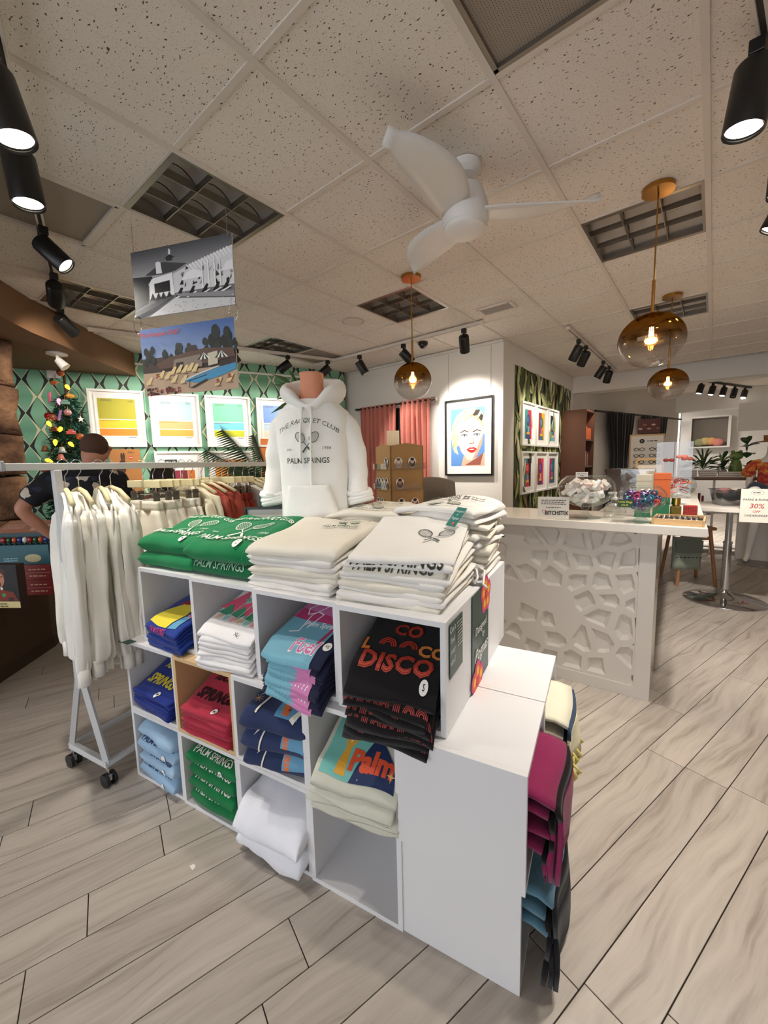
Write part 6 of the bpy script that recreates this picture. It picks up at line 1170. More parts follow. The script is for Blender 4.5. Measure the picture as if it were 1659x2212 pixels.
def pearl():
    m, N, L, b = nodes('pearl_mosaic'); tc = nd(N, 'TexCoord'); mp = nd(N, 'Mapping'); mp.inputs['Scale'].default_value = (1, 1, .45); L.new(tc.outputs['Object'], mp.inputs[0]); v = nd(N, 'TexVoronoi'); v.inputs['Scale'].default_value = 90; L.new(mp.outputs[0], v.inputs['Vector'])
    r = nd(N, 'ValToRGB'); r.color_ramp.elements[0].color = srgb((170, 156, 140)); r.color_ramp.elements[1].color = srgb((244, 238, 228)); sc = nd(N, 'SeparateColor'); L.new(v.outputs['Color'], sc.inputs[0]); L.new(sc.outputs[0], r.inputs[0]); L.new(r.outputs[0], b.inputs['Base Color']); b.inputs['Roughness'].default_value = .15; b.inputs['Metallic'].default_value = .3; return m
MB().box(-.232, -.226, .13, .58, 0, 1.065).obj('pearl_side', pearl(), t)
# ---- bowls
GL = glassmat('clear_glass', (246, 250, 250), .93)
def bowl(loc, r, h, label, tilt=0):
    g = thing('glass_bowl', label, 'bowl', loc, R(30)); zc = h*.62; rv = h*.38
    MB().lathe([(.001, .003), (r*.52, .003), (r*.54, .008), (r*.3, .014), (.022, .03), (.018, h*.18), (.03, h*.24)], 36).obj('foot', GL, g, True)
    prof = [(r*math.sin(R(a)), zc-rv*math.cos(R(a))) for a in range(4, 142, 6)]; MB().lathe(prof, 44).obj('bowl', GL, g, True)
    e = prof[-1]; MB().tube([(e[0]*math.cos(a), e[0]*math.sin(a), e[1]) for a in [2*PI*i/40 for i in range(40)]], .0025, 6, closed=True).obj('rim', GL, g, True); return zc, rv
rnd = random.Random(31)
B1 = CP(-.63, .17, CZ); zc, rv = bowl(B1, .175, .31, 'large footed glass bowl filled with small white boxes')
bx = None; pal = [(236, 232, 228), (240, 236, 232), (226, 214, 210), (232, 206, 200), (244, 242, 238)]
for k in range(84):
    while True:
        q = Vector((rnd.uniform(-1, 1), rnd.uniform(-1, 1), rnd.uniform(-1, .42)))
        if q.length < .86: break
    c = pal[k % 5] if k != 70 else (240, 226, 120)
    o = MB().box(-.0125, .0125, -.0125, .0125, -.034, .034, .0015).obj('lip_balm_box', mat('boxcard_%d_%d' % c[:2], c, .5)); o.location = B1+Vector((q.x*.15, q.y*.15, zc+q.z*rv*.9)); o.rotation_euler = (rnd.uniform(0, 6), rnd.uniform(0, 6), rnd.uniform(0, 6)); tag(o, 'yellow lip balm box among the white ones in the glass bowl' if k == 70 else 'small white lip balm box heaped in the large glass bowl', 'box', 'lip balm boxes in the glass bowl')
B2 = CP(-.314, .11, CZ); zc, rv = bowl(B2, .128, .24, 'smaller footed glass bowl filled with coloured rings')
rc = [(40, 120, 130), (60, 160, 150), (30, 50, 110), (90, 50, 120), (170, 40, 90), (30, 90, 120), (60, 40, 90), (200, 70, 60)]; rg = {}
for k in range(72):
    while True:
        q = Vector((rnd.uniform(-1, 1), rnd.uniform(-1, 1), rnd.uniform(-.95, .4)))
        if q.length < .85: break
    c = rc[int((q.x+1)*3+rnd.uniform(0, 2.5)) % 8]
    if c not in rg: rg[c] = MB().tube([(.014*math.cos(a), .014*math.sin(a), 0) for a in [2*PI*i/14 for i in range(14)]], .006, 7, closed=True).obj('lucite_ring', mat('lucite_%d_%d' % c[:2], c, .08, coat=1), None, True); o = rg[c]
    else: o = rg[c].copy(); COL.objects.link(o)
    o.location = B2+Vector((q.x*.108, q.y*.108, zc+q.z*rv*.88)); o.rotation_euler = (rnd.uniform(0, 6), rnd.uniform(0, 6), 0); tag(o, {(40, 120, 130): 'teal', (60, 160, 150): 'aqua green', (30, 50, 110): 'navy', (90, 50, 120): 'purple', (170, 40, 90): 'magenta', (30, 90, 120): 'deep blue', (60, 40, 90): 'dark violet', (200, 70, 60): 'coral'}[c]+' plastic ring in the smaller glass bowl', 'ring', 'rings in the glass bowl')
bowl(CP(-.16, 1.33), .13, .25, 'footed glass bowl of bracelets farther along the counter')
for k in range(14):
    c = ((206, 80, 60), (120, 40, 40), (190, 160, 150), (70, 60, 60))[k % 4]; a0 = rnd.uniform(0, 6); o = MB().tube([(.03*math.cos(a), .03*math.sin(a), 0) for a in [2*PI*i/16 for i in range(16)]], .0035, 6, closed=True).obj('bracelet', mat('bead_%d' % c[0], c, .3), None, True); o.location = CP(-.16, 1.33)+Vector((.05*math.cos(a0), .05*math.sin(a0), .10+.008*k)); o.rotation_euler = (rnd.uniform(-.7, .7), rnd.uniform(-.7, .7), 0); tag(o, ('coral', 'maroon', 'pale pink', 'grey')[k % 4]+' bead bracelet in the farther glass bowl', 'bracelet', 'bracelets in the glass bowl')
def card(name, label, loc, rz, w, h, pic, m=None, tilt=0, cat='sign'):
    g = thing(name, label, cat, loc, rz); g.rotation_euler = (tilt, 0, rz); MB().box(-w/2, w/2, 0, .002, 0, h).obj('card', m or mat('card_white', (240, 236, 226), .5), g); P = Print(); pic(P); P.obj('lettering', g, lambda x, y, l: Vector((x, -l, y)), eps=.00008, lift=.0004); return g
def heart(P, c, x, y, s): P.line(c, [(x+s*.9*math.sin(a)**3, y+s*(.8*math.cos(a)-.3*math.cos(2*a)-.12*math.cos(3*a)-.06)) for a in [2*PI*i/24 for i in range(24)]], .0018, True)
def bs(P):
    P.greek((70, 70, 70), 0, .122, .15, .006, 3, 2); P.greek((80, 80, 80), 0, .075, .09, .006); P.text((26, 26, 26), 'BITCHSTIX', .02, .038, .036, .03, sx=.8); heart(P, (206, 70, 70), -.055, .048, .014)
card('counter_card', 'white lettered card with a red heart standing on the counter', CP(-.80, .045), CR_+R(10), .19, .145, bs)
card('bowl_label', 'white label on the rim of the large glass bowl', B1+Vector((0, -.12, .275)), R(8), .07, .03, lambda P: (P.text((50, 50, 50), 'BITCHSTIX', 0, .019, .011), P.greek((50, 50, 50), 0, .008, .02, .005)))
card('ring_label', 'dark green label with yellow lettering on the ring bowl', B2+Vector((-.07, -.125, .10)), R(-18), .085, .045, lambda P: (P.text((226, 214, 70), 'Lucite Rings', 0, .031, .016, .01), P.text((226, 214, 70), '$16.00', 0, .012, .014, .01)), mat('label_dkgreen', (24, 74, 60), .5), R(-12))
t = thing('pump_bottle', 'round clear glass pump bottle between the two bowls', 'bottle', CP(-.47, .25)); MB().lathe([(.02, 0), (.06, .01), (.068, .05), (.05, .09), (.02, .11), (.017, .12)], 28).obj('bottle', GL, t, True); MB().lathe([(.02, .12), (.02, .135), (.008, .137), (.008, .16)], 18).obj('collar', WPL, t); MB().box(-.04, .01, -.009, .009, .155, .17, .003).obj('spout', WPL, t)
def bigbox(label, x, y, z, w, d, h, c, name='gift_box'): g = thing(name, label, 'box', CP(x, y, CZ+z), CR_+R(4)); m = mat('paper_%d_%d' % c[:2], c, .55, bump=.1, bscale=90); MB().box(-w/2, w/2, 0, d, 0, h*.72, .002).obj('base', m, g); MB().box(-w/2-.0015, w/2+.0015, -.0015, d+.0015, h*.72+.001, h, .002).obj('lid', m, g)
bigbox('green box under the cream box beside the ring bowl', -.325, .36, 0, .088, .09, .125, (34, 112, 78)); bigbox('green box under the orange box beside the ring bowl', -.225, .36, 0, .088, .09, .13, (38, 122, 86)); bigbox('cream box stacked on a green box', -.322, .362, .1265, .085, .085, .15, (206, 204, 186)); bigbox('bright orange box stacked on a green box', -.225, .362, .1315, .088, .088, .155, (226, 112, 58))
t = thing('perfume_bottle', 'square amber perfume bottle with gold cap', 'bottle', CP(-.15, .43), CR_); MB().box(-.03, .03, -.02, .02, 0, .075, .006).obj('bottle', mat('amber_glass', (110, 96, 40), .08, coat=.6), t); MB().cyl(0, 0, .075, .085, .02, 16).obj('collar', BRS, t); MB().cyl(0, 0, .085, .125, .024, 20).obj('cap', mat('gold_cap', (196, 156, 80), .25, 1), t, 'auto')
t = thing('checked_box', 'small red checked box on the counter corner', 'box', CP(-.075, .46), CR_); MB().box(-.037, .037, 0, .06, 0, .075, .002).obj('carton', mat('red_check', (196, 52, 44), .5), t); P = Print(); [P.line((60, 20, 20), [(-.036+.009*i, .002), (-.036+.009*i, .073)], .0015) for i in range(9)]; [P.line((60, 20, 20), [(-.036, .004+.009*i), (.036, .004+.009*i)], .0015) for i in range(8)]; P.obj('checks', t, lambda x, y, l: Vector((x, -l, y)), eps=.00005)
t = thing('jewellery_tray', 'wooden tray of rings with black cushion at the counter corner', 'tray', CP(-.135, .05), CR_+R(-3)); WD = mat('pale_maple', (206, 170, 122), .5, var=.06); w, d = .235, .24
for s in (-1, 1): MB().box(s*(w/2)-.005, s*(w/2)+.005, 0, d, 0, .035, .001).obj('side', WD, t)
for yy in (0, d): MB().box(-w/2+.005, w/2-.005, yy-.005, yy+.005, 0, .035, .001).obj('side', WD, t)
MB().box(-w/2+.005, w/2-.005, .005, d-.005, .002, .02).obj('cushion', mat('black_velvet', (20, 18, 20), .95), t)
TRM = CO @ Matrix.Translation((-.135, .05, CZ)); GLD, SLV = mat('gold_ring', (206, 170, 100), .2, 1), mat('silver_ring', (214, 210, 204), .2, 1)
rs, rgold = MB().tube([(.009*math.cos(a), 0, .009*math.sin(a)) for a in [2*PI*i/12 for i in range(12)]], .0022, 6, closed=True), None
for i in range(8):
    for j in range(4):
        o = rs.obj('display_ring', None, None, True) if i == j == 0 else bpy.data.objects['display_ring'].copy()
        if i or j: COL.objects.link(o)
        else: o.data.materials.append(SLV)
        o.location = TRM @ Vector((-.09+.0258*i, .035+.055*j, .024)); o.rotation_euler = (0, 0, R(20)); tag(o, 'small ring in row %s of the wooden tray, position %s from the left' % (('one', 'two', 'three', 'four')[j], ('one', 'two', 'three', 'four', 'five', 'six', 'seven', 'eight')[i]), 'ring', 'rings on the wooden tray')
# ---- displays along the return
t = thing('acrylic_display', 'tall clear acrylic stand with red hair bows on the counter', 'display stand', CP(-.20, 1.98), CR_+R(8))
for k, x in enumerate((-.07, .075)): MB().box(x-.07, x+.068, .003 if k else 0, .007 if k else .004, 0, .53).obj('acrylic_panel', glassmat('frosted_acrylic', (226, 222, 218), .8) if not k else MATS['frosted_acrylic'], t)
MB().box(-.14, .145, -.03, .06, 0, .006).obj('base', ACR, t)
for k, (x, z, c) in enumerate(((-.04, .36, (120, 40, 36)), (.06, .39, (190, 110, 100)), (.1, .37, (150, 70, 60)), (.05, .16, (120, 50, 40)), (.1, .15, (206, 120, 90)))):
    g = thing('hair_bow', ('dark red bow high on the left acrylic panel', 'pink bow high on the right acrylic panel', 'brick red bow beside the pink bow', 'maroon bow low on the right panel', 'orange bow low at the panel edge')[k], 'hair bow', t.matrix_basis @ Vector((x, -.014, z)), CR_+R(8)); m = mat('ribbon_%d' % c[0], c, .7)
    for s in (-1, 1): MB().ball((s*.022, 0, 0), .022, 12, 8, (1, .45, .75)).obj('loop', m, g, True)
    MB().ball((0, 0, 0), .009, 10, 6).obj('knot', m, g, True)
t = thing('acrylic_box', 'clear acrylic box behind the cream and orange boxes', 'display case', CP(-.40, .85), CR_)
for a in ((-.11, -.107, 0, .16, 0, .3), (.107, .11, 0, .16, 0, .3), (-.107, .107, 0, .003, 0, .3), (-.107, .107, .157, .16, 0, .3), (-.11, .11, 0, .16, .3, .303)): MB().box(*a).obj('acrylic_panel', ACR, t)
t = thing('checkout_screen', 'dark tilted flat screen seen from its edge on the counter', 'screen', CP(-.52, 1.35), R(40)); MB().box(-.09, .09, -.05, .05, 0, .01, .003).obj('base', BLKM, t); MB().tube([(0, 0, .01), (0, .02, .12)], .012, 8).obj('stand', BLKM, t); o = MB().box(-.15, .15, -.008, .008, -.11, .16, .004).obj('panel', mat('dark_screen', (50, 40, 38), .3), t); o.location = (0, 0, .16); o.rotation_euler = (R(-32), 0, 0)
# eyeglass board standing behind the counter
t = thing('eyeglass_display', 'white eyeglass display board with rows of black frames', 'display board', (-.70, 6.50, 0), R(20)); MB().box(-.19, .19, 0, .03, .55, 1.80, .003).obj('board', mat('board_white', (226, 222, 216), .5), t); MB().box(-.2, -.19, -.005, .035, .5, 1.82).obj('frame_side', WD, t); MB().box(.19, .2, -.005, .035, .5, 1.82).obj('frame_side', WD, t); MB().box(-.2, .2, -.005, .035, 1.80, 1.82).obj('frame_top', WD, t); MB().box(-.16, .16, -.12, .15, 0, .03).obj('base', BLKM, t); MB().box(-.03, .03, 0, .02, .03, .56).obj('post', BLKM, t)
P = Print(); P.disc((30, 30, 30), -.06, 1.73, .03); P.text((240, 240, 240), 'p', -.06, 1.735, .03); P.greek((60, 60, 60), .06, 1.73, .12, .014); P.obj('lettering', t, lambda x, y, l: Vector((x, -l, y)), eps=.0001)
SM = mat('glossy_black', (20, 18, 18), .2)
for r in range(7):
    for c in range(2):
        g = thing('eyeglasses', 'black eyeglasses on the white display board, row %s, %s column' % (('one', 'two', 'three', 'four', 'five', 'six', 'seven')[r], ('left', 'right')[c]), 'glasses', t.matrix_basis @ Vector((-.09+.18*c, -.01, 1.62-.085*r)), R(20), 'eyeglasses on the display board')
        for s in (-1, 1): MB().tube([(s*.033+.027*math.cos(a), 0, .02*math.sin(a)) for a in [2*PI*i/14 for i in range(14)]], .0035, 5, closed=True).obj('rim', SM, g); MB().tube([(s*.06, 0, .01), (s*.065, .008, .01)], .003, 5).obj('temple', SM, g)
        MB().tube([(-.008, 0, .006), (.008, 0, .006)], .003, 5).obj('bridge', SM, g)
t = thing('header_card', 'dark reddish header card above the eyeglass board', 'sign', (-.69, 6.53, 1.835), R(20)); MB().box(-.13, .13, 0, .006, 0, .19).obj('panel', mat('plum_print', (86, 44, 44), .5, var=.4, vscale=14), t); P = Print(); [P.disc(((206, 170, 150), (150, 90, 80), (190, 130, 110))[i % 3], -.1+.05*i, .06+.05*(i % 2), .025, .012, 12) for i in range(5)]; P.obj('printed_face', t, lambda x, y, l: Vector((x, -l, y)), eps=.0001)
t = thing('wooden_easel', 'small wooden frame stand with white cards behind the counter bowls', 'stand', CP(-.42, 2.5), R(12)); [MB().box(s*.12-.01, s*.12+.01, 0, .02, 0, .38, .002).obj('upright', WD, t) for s in (-1, 1)]; MB().box(-.13, .13, 0, .02, .36, .385, .002).obj('top_rail', WD, t); MB().box(-.11, .11, .004, .012, .03, .31).obj('card', mat('card_white', (240, 236, 226), .5), t)
# ================================================================== BAR TABLE AND BIN
t = thing('bar_table', 'round white bar table on a chrome trumpet base', 'table', (.166, 5.42, 0)); MB().lathe([(.345, 0), (.35, .006), (.34, .014), (.2, .035), (.08, .065), (.05, .1), (.04, .12)], 48).obj('base', CHR, t, True); MB().tube([(0, 0, .1), (0, 0, .62)], .036, 24).obj('lower_column', CHR, t, 'auto'); MB().tube([(0, 0, .6), (0, 0, .965)], .028, 24).obj('upper_column', CHR, t, 'auto'); MB().tube([(0, 0, .605), (0, 0, .625)], .04, 24).obj('collar', CHR, t, 'auto'); MB().lathe([(.40, .965), (.405, .97), (.405, 1.0), (.40, 1.004)], 48, caps=True).obj('top', mat('white_top', (226, 220, 214), .3), t, 'auto')
BT = Vector((.27, 5.44, 1.005)); t = thing('plastic_bin', 'clear plastic bin of dark clothes on the bar table', 'bin', BT, R(14)); PLA = glassmat('clear_plastic', (222, 226, 232), .66); a, b, h = .25, .17, .16
mb = MB(); lo = [(-a*.88, -b*.88, 0), (a*.88, -b*.88, 0), (a*.88, b*.88, 0), (-a*.88, b*.88, 0)]; hi = [(-a, -b, h), (a, -b, h), (a, b, h), (-a, b, h)]; mb.add(lo+hi, [(0, 3, 2, 1), (0, 1, 5, 4), (1, 2, 6, 5), (2, 3, 7, 6), (3, 0, 4, 7)]); mb.obj('tub', PLA, t)
for s in (-1, 1): MB().box(-a-.012, a+.012, s*b-.01, s*b+.01, h-.006, h+.002).obj('rim', PLA, t); MB().box(s*a-.01, s*a+.01, -b, b, h-.006, h+.002).obj('rim', PLA, t)
for k, (x, y, c, r) in enumerate(((-.12, 0, (40, 54, 62), .1), (.02, -.03, (24, 24, 28), .11), (.14, .02, (28, 30, 36), .1), (-.05, .05, (206, 200, 190), .07), (-.16, -.05, (170, 120, 120), .05), (.06, -.07, (222, 220, 216), .05), (.1, .06, (40, 46, 60), .09))):
    mb = MB(); mb.ball((0, 0, 0), r, 20, 12, (1, .8, .62)); mb.v = [tuple(Vector(v)*(1+.35*noise.noise(Vector(v)*16+Vector((k, 0, 0))))) for v in mb.v]; o = mb.obj('crumpled_garment', cloth(c), None, True); o.location = BT+Vector((x, y, .10+.012*k)); tag(o, ('slate garment at the left of the plastic bin', 'black garment in the middle of the plastic bin', 'charcoal garment at the right of the plastic bin', 'cream garment at the back of the plastic bin', 'pink garment at the bin left edge', 'white garment at the bin front edge', 'navy garment at the back right of the bin')[k], 'clothes', 'clothes heaped in the plastic bin')
def sale(P):
    P.greek((70, 70, 70), 0, .275, .06, .01); P.ring((60, 60, 60), 0, .275, .045, .02, .0015); P.text((30, 30, 30), 'PARKE & RONEN', 0, .21, .026, .01, .2); P.text((190, 50, 50), '30%', 0, .15, .062, .008, .15); P.text((190, 50, 50), 'OFF', 0, .1, .03, .01, .2); P.text((30, 30, 30), 'UNDERWEAR', 0, .062, .026, .01, .2)
card('sale_sign', 'white paper sale sign reading 30% off hanging before the bar table', (.335, 5.02, .885), R(6), .23, .31, sale)
# ================================================================== STOOL AND BAG UNDER THE COUNTER RETURN
t = thing('wooden_stool', 'wooden stool with splayed legs behind the counter', 'stool', (-.17, 6.02, 0), R(28)); SWD = mat('stool_wood', (166, 116, 82), .5, var=.08)
for sx in (-1, 1):
    for sy in (-1, 1): MB().tube([(sx*.14, sy*.14, .66), (sx*.2, sy*.2, 0)], .02, 8).obj('leg', SWD, t)
    MB().box(-.16, .16, sx*.15-.01, sx*.15+.01, .54, .58, .002).obj('rail', SWD, t)
MB().box(-.19, .19, -.18, .18, .655, .69, .008).obj('seat', SWD, t)
t = thing('shopping_bag', 'grey green bag hanging below the wooden stool seat', 'bag', (-.185, 5.80, .20), R(28)); MB().grid([[Vector(((u/6-.5)*.3+.0, -.02-.01*math.sin(u), .38*v/6)) for v in range(7)] for u in range(7)]).obj('front_panel', mat('bag_green', (140, 148, 134), .7, var=.12), t, True).modifiers.new('thick', 'SOLIDIFY').thickness = .03; P = Print(); P.rect((104, 110, 100), -.14, .2, .14, .35); [P.disc((34, 32, 30), -.12+.04*i, .15, .014, .007, 10) for i in range(7)]; P.obj('printed_band', t, lambda x, y, l: Vector((x, -.062-l, y)), eps=.0001)
# ================================================================== BOOKCASE, ALCOVE CURTAINS
WAL = mat('walnut', (96, 60, 42), .4, var=.2, vscale=4); t = thing('bookcase', 'tall walnut bookcase at the end of the leaf wallpaper', 'bookcase', (-1.915, 6.92, 0))
for y in (0, .56): MB().box(0, .36, y, y+.025, 0, 2.28, .001).obj('side_panel', WAL, t)
for z in (.05, .5, .95, 1.38, 1.80, 2.255): MB().box(.01, .355, .025, .56, z, z+.024).obj('shelf', WAL, t)
MB().box(0, .01, .025, .56, 0, 2.28).obj('back_panel', mat('walnut_dark', (80, 48, 32), .5), t)
for k, (y, z, w, h) in enumerate(((7.0, 1.826, .12, .2), (7.14, 1.826, .1, .16), (7.27, 1.826, .12, .18))): o = MB().box(0, .14, 0, w, 0, h, .002).obj('orange_box', mat('orange_card', (222, 104, 50), .5)); o.location = (-1.72, y, z); tag(o, 'orange carton on the upper walnut shelf, %s from the camera side' % ('first', 'second', 'third')[k], 'box')
for k in range(9): o = MB().box(0, .15, 0, .026, 0, .19+.02*(k % 3), .001).obj('book', mat('book_%d' % (k % 4), ((120, 40, 44), (60, 44, 50), (190, 176, 160), (150, 60, 50))[k % 4], .6)); o.location = (-1.73, 7.0+.03*k, 1.405); tag(o, '%s book from the camera side on the walnut shelf' % ('first', 'second', 'third', 'fourth', 'fifth', 'sixth', 'seventh', 'eighth', 'ninth')[k], 'book', 'books on the walnut shelf')
cn = Vector((.9563, -.2924)); c0_ = Vector((-1.75, 7.9)); c1_ = Vector((.2924, .9563))
def CWp(a, off): q = c0_+c1_*a+cn*off; return (q.x, q.y)
curtain(CWp(.45, .1), CWp(1.45, .1), .1, 2.36, 'black curtain tied back nearest the bookcase', (26, 25, 28), 9, .04, .35); curtain(CWp(1.75, .1), CWp(2.9, .1), .1, 2.36, 'black curtain farther along the alcove wall', (24, 23, 26), 9, .04, .3)
o = MB().tube([CWp(.05, .1)+(2.345,), CWp(3.6, .1)+(2.345,)], .018, 8).obj('curtain_rail', mat('dark_rod', (50, 42, 40), .4, .6)); tag(o, 'dark rod carrying the black alcove curtains', 'curtain rod')
# ================================================================== BACK ROOM
t = thing('back_shelf', 'low white shelf unit with trays and plants in the back', 'shelf', (-.45, 8.05, 0)); [MB().box(x, x+.03, 0, .4, 0, 1.14).obj('side_panel', CPT, t) for x in (0, .47, .92)]; [MB().box(.03, .92, .02, .39, z, z+.025).obj('shelf', CPT, t) for z in (.08, .62)]; MB().box(-.03, .98, -.03, .42, 1.14, 1.18, .002).obj('top', mat('brown_top', (120, 92, 72), .5), t)
for k in range(7): o = MB().box(0, .03, 0, .15, 0, .24+.02*(k % 3), .001).obj('book', mat('red_book_%d' % (k % 3), ((130, 50, 44), (160, 80, 60), (90, 40, 40))[k % 3], .6)); o.location = (-.38+.045*k, 8.1, .646); tag(o, '%s red book from the left on the low white shelf' % ('first', 'second', 'third', 'fourth', 'fifth', 'sixth', 'seventh')[k], 'book', 'red books on the low shelf')
for k, (x, n) in enumerate(((-.30, 4), (-.05, 4), (.19, 3), (.40, 3))):
    for j in range(n): o = MB().box(-.11, .11, -.08, .08, 0, .026, .003).obj('eyewear_tray', mat('tray_white', (232, 228, 222), .4)); o.location = (x, 8.16, 1.181+.03*j); tag(o, 'white eyewear tray, %s from the bottom of the %s stack' % (('first', 'second', 'third', 'fourth')[j], ('leftmost', 'second', 'third', 'rightmost')[k]), 'tray', 'white eyewear trays')
def bush(name, label, loc, h, n, m, ln, wd, up, seed, potm, pr=.06):
    rd = random.Random(seed); g = thing(name, label, 'plant', loc); MB().lathe([(pr*.75, 0), (pr, .1), (pr*.9, .1), (pr*.8, .02)], 18).obj('pot', potm, g, True)
    for k in range(n):
        a = rd.uniform(0, 2*PI); e = rd.uniform(up, 1.35); l = ln*rd.uniform(.7, 1.1); d = Vector((math.cos(a)*math.cos(e), math.sin(a)*math.cos(e), math.sin(e))); s_ = d.cross(Vector((.1, .3, 1))).normalized()*wd; p = Vector((0, 0, .09+h*rd.random())); tip = p+d*l-Vector((0, 0, l*.3))
        MB().add([p, p+d*l*.35+s_*.8, p+d*l*.7+s_*.8-Vector((0, 0, l*.1)), tip, p+d*l*.7-s_*.8-Vector((0, 0, l*.1)), p+d*l*.35-s_*.8], [(0, 1, 2, 3, 4, 5)]).obj('leaf', m[k % len(m)], g)
LG, LV, LD = mat('fern_green', (100, 124, 56), .5), mat('variegated_leaf', (206, 214, 176), .5), mat('deep_leaf', (46, 78, 44), .45)
bush('grass_plant', 'spiky grass like plant on the low white shelf', (-.12, 8.37, 1.181), .12, 40, [LG, LD], .42, .014, .3, 3, WPL); bush('variegated_plant', 'variegated leafy plant on the low white shelf', (.12, 8.36, 1.181), .18, 34, [LV, LD, LD], .22, .035, -.1, 4, WPL); bush('monstera_plant', 'dark broad leaved plant at the right of the low shelf', (.40, 8.36, 1.181), .42, 12, [LD], .2, .07, .2, 5, MATS['red_card'])
t = thing('frog_planter', 'light green frog shaped planter between the plants', 'planter', (.28, 8.38, 1.181)); FG = mat('frog_green', (120, 150, 80), .4); MB().lathe([(.06, 0), (.085, .1), (.07, .2), (.05, .26)], 20).obj('body', FG, t, True); MB().ball((0, 0, .32), .085, 18, 12, (1, .8, .75)).obj('head', FG, t, True); [MB().ball((s*.045, -.02, .385), .026, 12, 8).obj('eye', FG, t, True) for s in (-1, 1)]
o = MB().box(-.62, .62, 0, .24, 0, .78, .004).obj('white_plinth', CPT); o.location = (.95, 7.78, 0); tag(o, 'large white plinth behind the standing mannequin', 'plinth')
struct(MB().box(.35, 1.6, 11.0, 11.08, 2.0, 2.56).obj('trim_6', WHITE))
t = thing('white_bookcase', 'white shelf unit at the far alcove corner', 'shelf', (-1.32, 13.3, 0)); [MB().box(x, x+.04, 0, .4, 0, 2.7).obj('side_panel', CPT, t) for x in (0, .56)]; [MB().box(.04, .56, 0, .4, z, z+.03).obj('shelf', CPT, t) for z in (.3, .8, 1.3, 1.75, 2.1, 2.66)]
for k in range(5): o = MB().box(0, .08, 0, .1, 0, .12+.03*(k % 2), .002).obj('shelf_ornament', mat('ornament_box_%d' % (k % 3), ((60, 70, 80), (206, 200, 190), (120, 90, 80))[k % 3], .5)); o.location = (-1.25+.09*k, 13.33, 1.331+(.45 if k > 2 else 0)); tag(o, ('slate', 'cream', 'brown', 'dark slate', 'ivory')[k]+' small box on the white shelf unit', 'box')
t = thing('wall_niche', 'white framed wall niche holding a folded striped cushion', 'shelf', (-.12, 14.58, 1.75)); [MB().box(s*.42-.03, s*.42+.03, -.25, 0, 0, .84).obj('frame_side', WHITE, t) for s in (-1, 1)]; [MB().box(-.39, .39, -.25, 0, z, z+.04).obj('frame_rail', WHITE, t) for z in (0, .82)]; MB().box(-.39, .39, -.02, 0, .04, .82).obj('back', mat('niche_grey', (120, 112, 104), .8), t)
t = thing('striped_cushion', 'rounded cushion in green, orange and pink bands in the niche', 'cushion', (-.12, 14.42, 1.79)); [MB().ball((-.2+.13*k, 0, .12+.04*k-.015*k*k), .13, 14, 10, (1, .5, .8)).obj('band', mat('cushion_%d' % k, c, .8), t, True) for k, c in enumerate(((150, 150, 110), (190, 170, 110), (214, 150, 100), (206, 130, 120)))]
t = thing('ceiling_panel_light', 'lit white ceiling panel in the far room', 'light', (-.95, 12.6, CEIL-.012)); MB().box(-.3, .3, -.3, .3, 0, .01).obj('diffuser', mat('lit_panel', (255, 250, 240), .4, emit=(255, 244, 226), estr=5), t); [MB().box(-.31, .31, s*.305-.01, s*.305+.01, -.003, .011).obj('frame', WPL, t) for s in (-1, 1)]
l = bpy.data.lights.new('panel_light', 'AREA'); l.energy = 40; l.size = .6; l.color = (1, .92, .82); lo = bpy.data.objects.new('panel_light', l); COL.objects.link(lo); lo.parent = t; lo.location = (0, 0, -.02)
# ================================================================== STANDING MANNEQUIN
mr = thing('mannequin', 'white standing mannequin in a red and yellow tie dye top', 'mannequin', (.62, 7.58, 0), R(180)); MW = mat('mannequin_white', (236, 230, 226), .25)
J = dict(pel=(0, 0, .95, .12), wa=(0, 0, 1.08, .09), ch=(0, 0, 1.25, .12), uc=(0, 0, 1.4, .09), nk=(0, .01, 1.5, .05), h1=(0, .03, 1.6, (.07, .08)), h2=(0, .03, 1.7, (.075, .09)), no=(0, .12, 1.62, .012), ls=(-.17, 0, 1.39, .05), le=(-.22, .03, 1.12, .038), lw=(-.2, .12, .92, .024), rs=(.17, 0, 1.39, .05), re=(.22, .03, 1.12, .038), rw=(.2, .12, .92, .024), lh=(-.09, 0, .88, .095), lk=(-.1, .03, .48, .055), la=(-.1, -.02, .1, .034), lt=(-.11, .12, .045, .03), rh=(.09, 0, .88, .095), rk=(.13, .06, .5, .055), ra=(.17, .02, .1, .034), rt=(.2, .15, .045, .03))
E_ = [('pel', 'wa'), ('wa', 'ch'), ('ch', 'uc'), ('uc', 'nk'), ('nk', 'h1'), ('h1', 'h2'), ('h1', 'no'), ('uc', 'ls'), ('ls', 'le'), ('le', 'lw'), ('uc', 'rs'), ('rs', 're'), ('re', 'rw'), ('pel', 'lh'), ('lh', 'lk'), ('lk', 'la'), ('la', 'lt'), ('pel', 'rh'), ('rh', 'rk'), ('rk', 'ra'), ('ra', 'rt')]
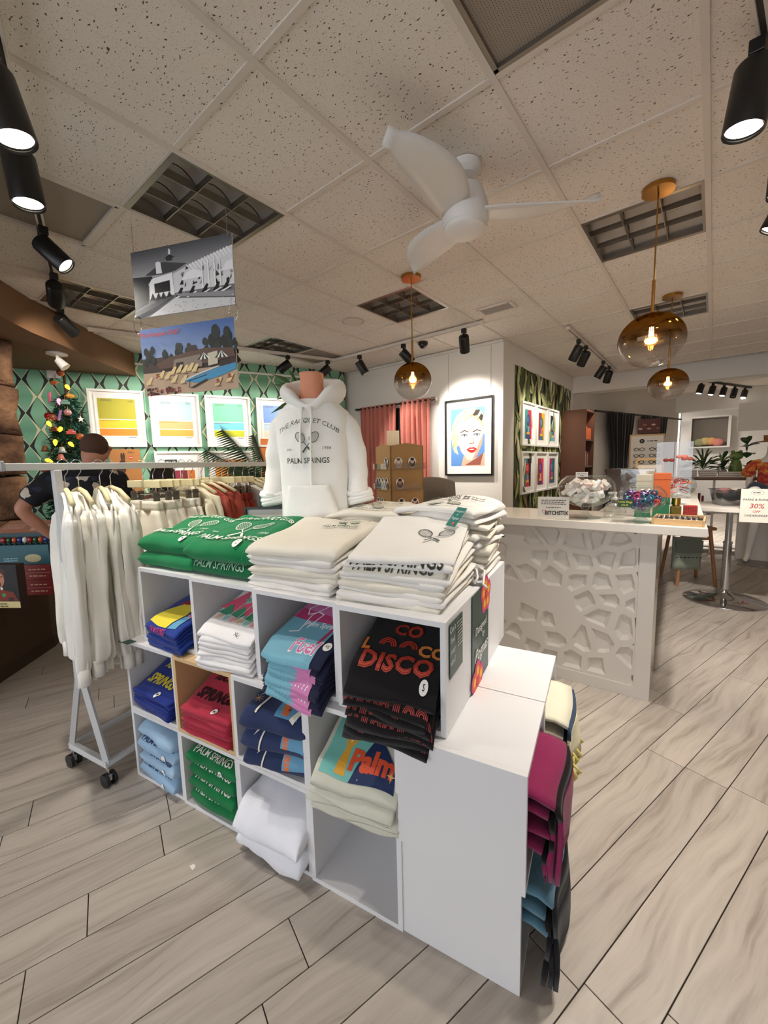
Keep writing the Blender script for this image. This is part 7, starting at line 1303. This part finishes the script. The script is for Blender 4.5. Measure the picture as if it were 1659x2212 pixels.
hand(J, E_, 'lw', 'l', (0, .3, -1), (0, 1, .3), (-1, 0, 0)); hand(J, E_, 'rw', 'r', (0, .3, -1), (0, 1, .3), (1, 0, 0)); skinfig('body', J, E_, MW, mr, 'pel')
def tiedye():
    m, N, L, b = nodes('tie_dye'); tc = nd(N, 'TexCoord'); n = nd(N, 'TexNoise'); n.inputs['Scale'].default_value = 9; n.inputs['Detail'].default_value = 6; n.inputs['Distortion'].default_value = 1.5; L.new(tc.outputs['Object'], n.inputs['Vector']); r = nd(N, 'ValToRGB'); e = r.color_ramp.elements; e[0].position = .35; e[0].color = srgb((166, 40, 66)); e[1].position = .68; e[1].color = srgb((234, 186, 74)); q = e.new(.5); q.color = srgb((216, 92, 60)); L.new(n.outputs[0], r.inputs[0]); L.new(r.outputs[0], b.inputs['Base Color']); b.inputs['Roughness'].default_value = .8; return m
skinfig('tie_dye_top', dict(hem=(0, 0, 1.1, .125), ch=(0, 0, 1.25, .145), uc=(0, -.01, 1.38, .095), ls=(-.18, 0, 1.375, .075), le=(-.26, .03, 1.2, .085), rs=(.18, 0, 1.375, .075), re=(.26, .03, 1.2, .085), kn=(0, .13, 1.13, .03)), [('hem', 'ch'), ('ch', 'uc'), ('uc', 'ls'), ('ls', 'le'), ('uc', 'rs'), ('rs', 're'), ('hem', 'kn')], tiedye(), mr, 'ch')
skinfig('briefs', dict(a=(0, 0, .99, .125), b=(-.08, 0, .9, .1), c=(.08, 0, .9, .1)), [('a', 'b'), ('a', 'c')], mat('black_briefs', (24, 24, 26), .8), mr, 'a')
t = thing('sun_visor', 'brown sun visor on the standing mannequin', 'hat', (.62, 7.55, 1.70)); VB = mat('tan_straw', (160, 104, 62), .7); MB().lathe([(.1, .0), (.105, .07), (.1, .07)], 32).obj('band', VB, t, True); MB().lathe([(.1, .0), (.19, -.015), (.185, -.02), (.1, -.006)], 32).obj('brim', VB, t, True)
t = thing('mannequin_stand', 'flat grey metal base plate under the mannequin feet', 'base', (.66, 7.52, .0005), R(-8)); MB().box(-.3, .28, -.22, .2, 0, .012, .003).obj('plate', mat('steel_plate', (130, 122, 114), .3, .8), t)
mr.location.z = .004
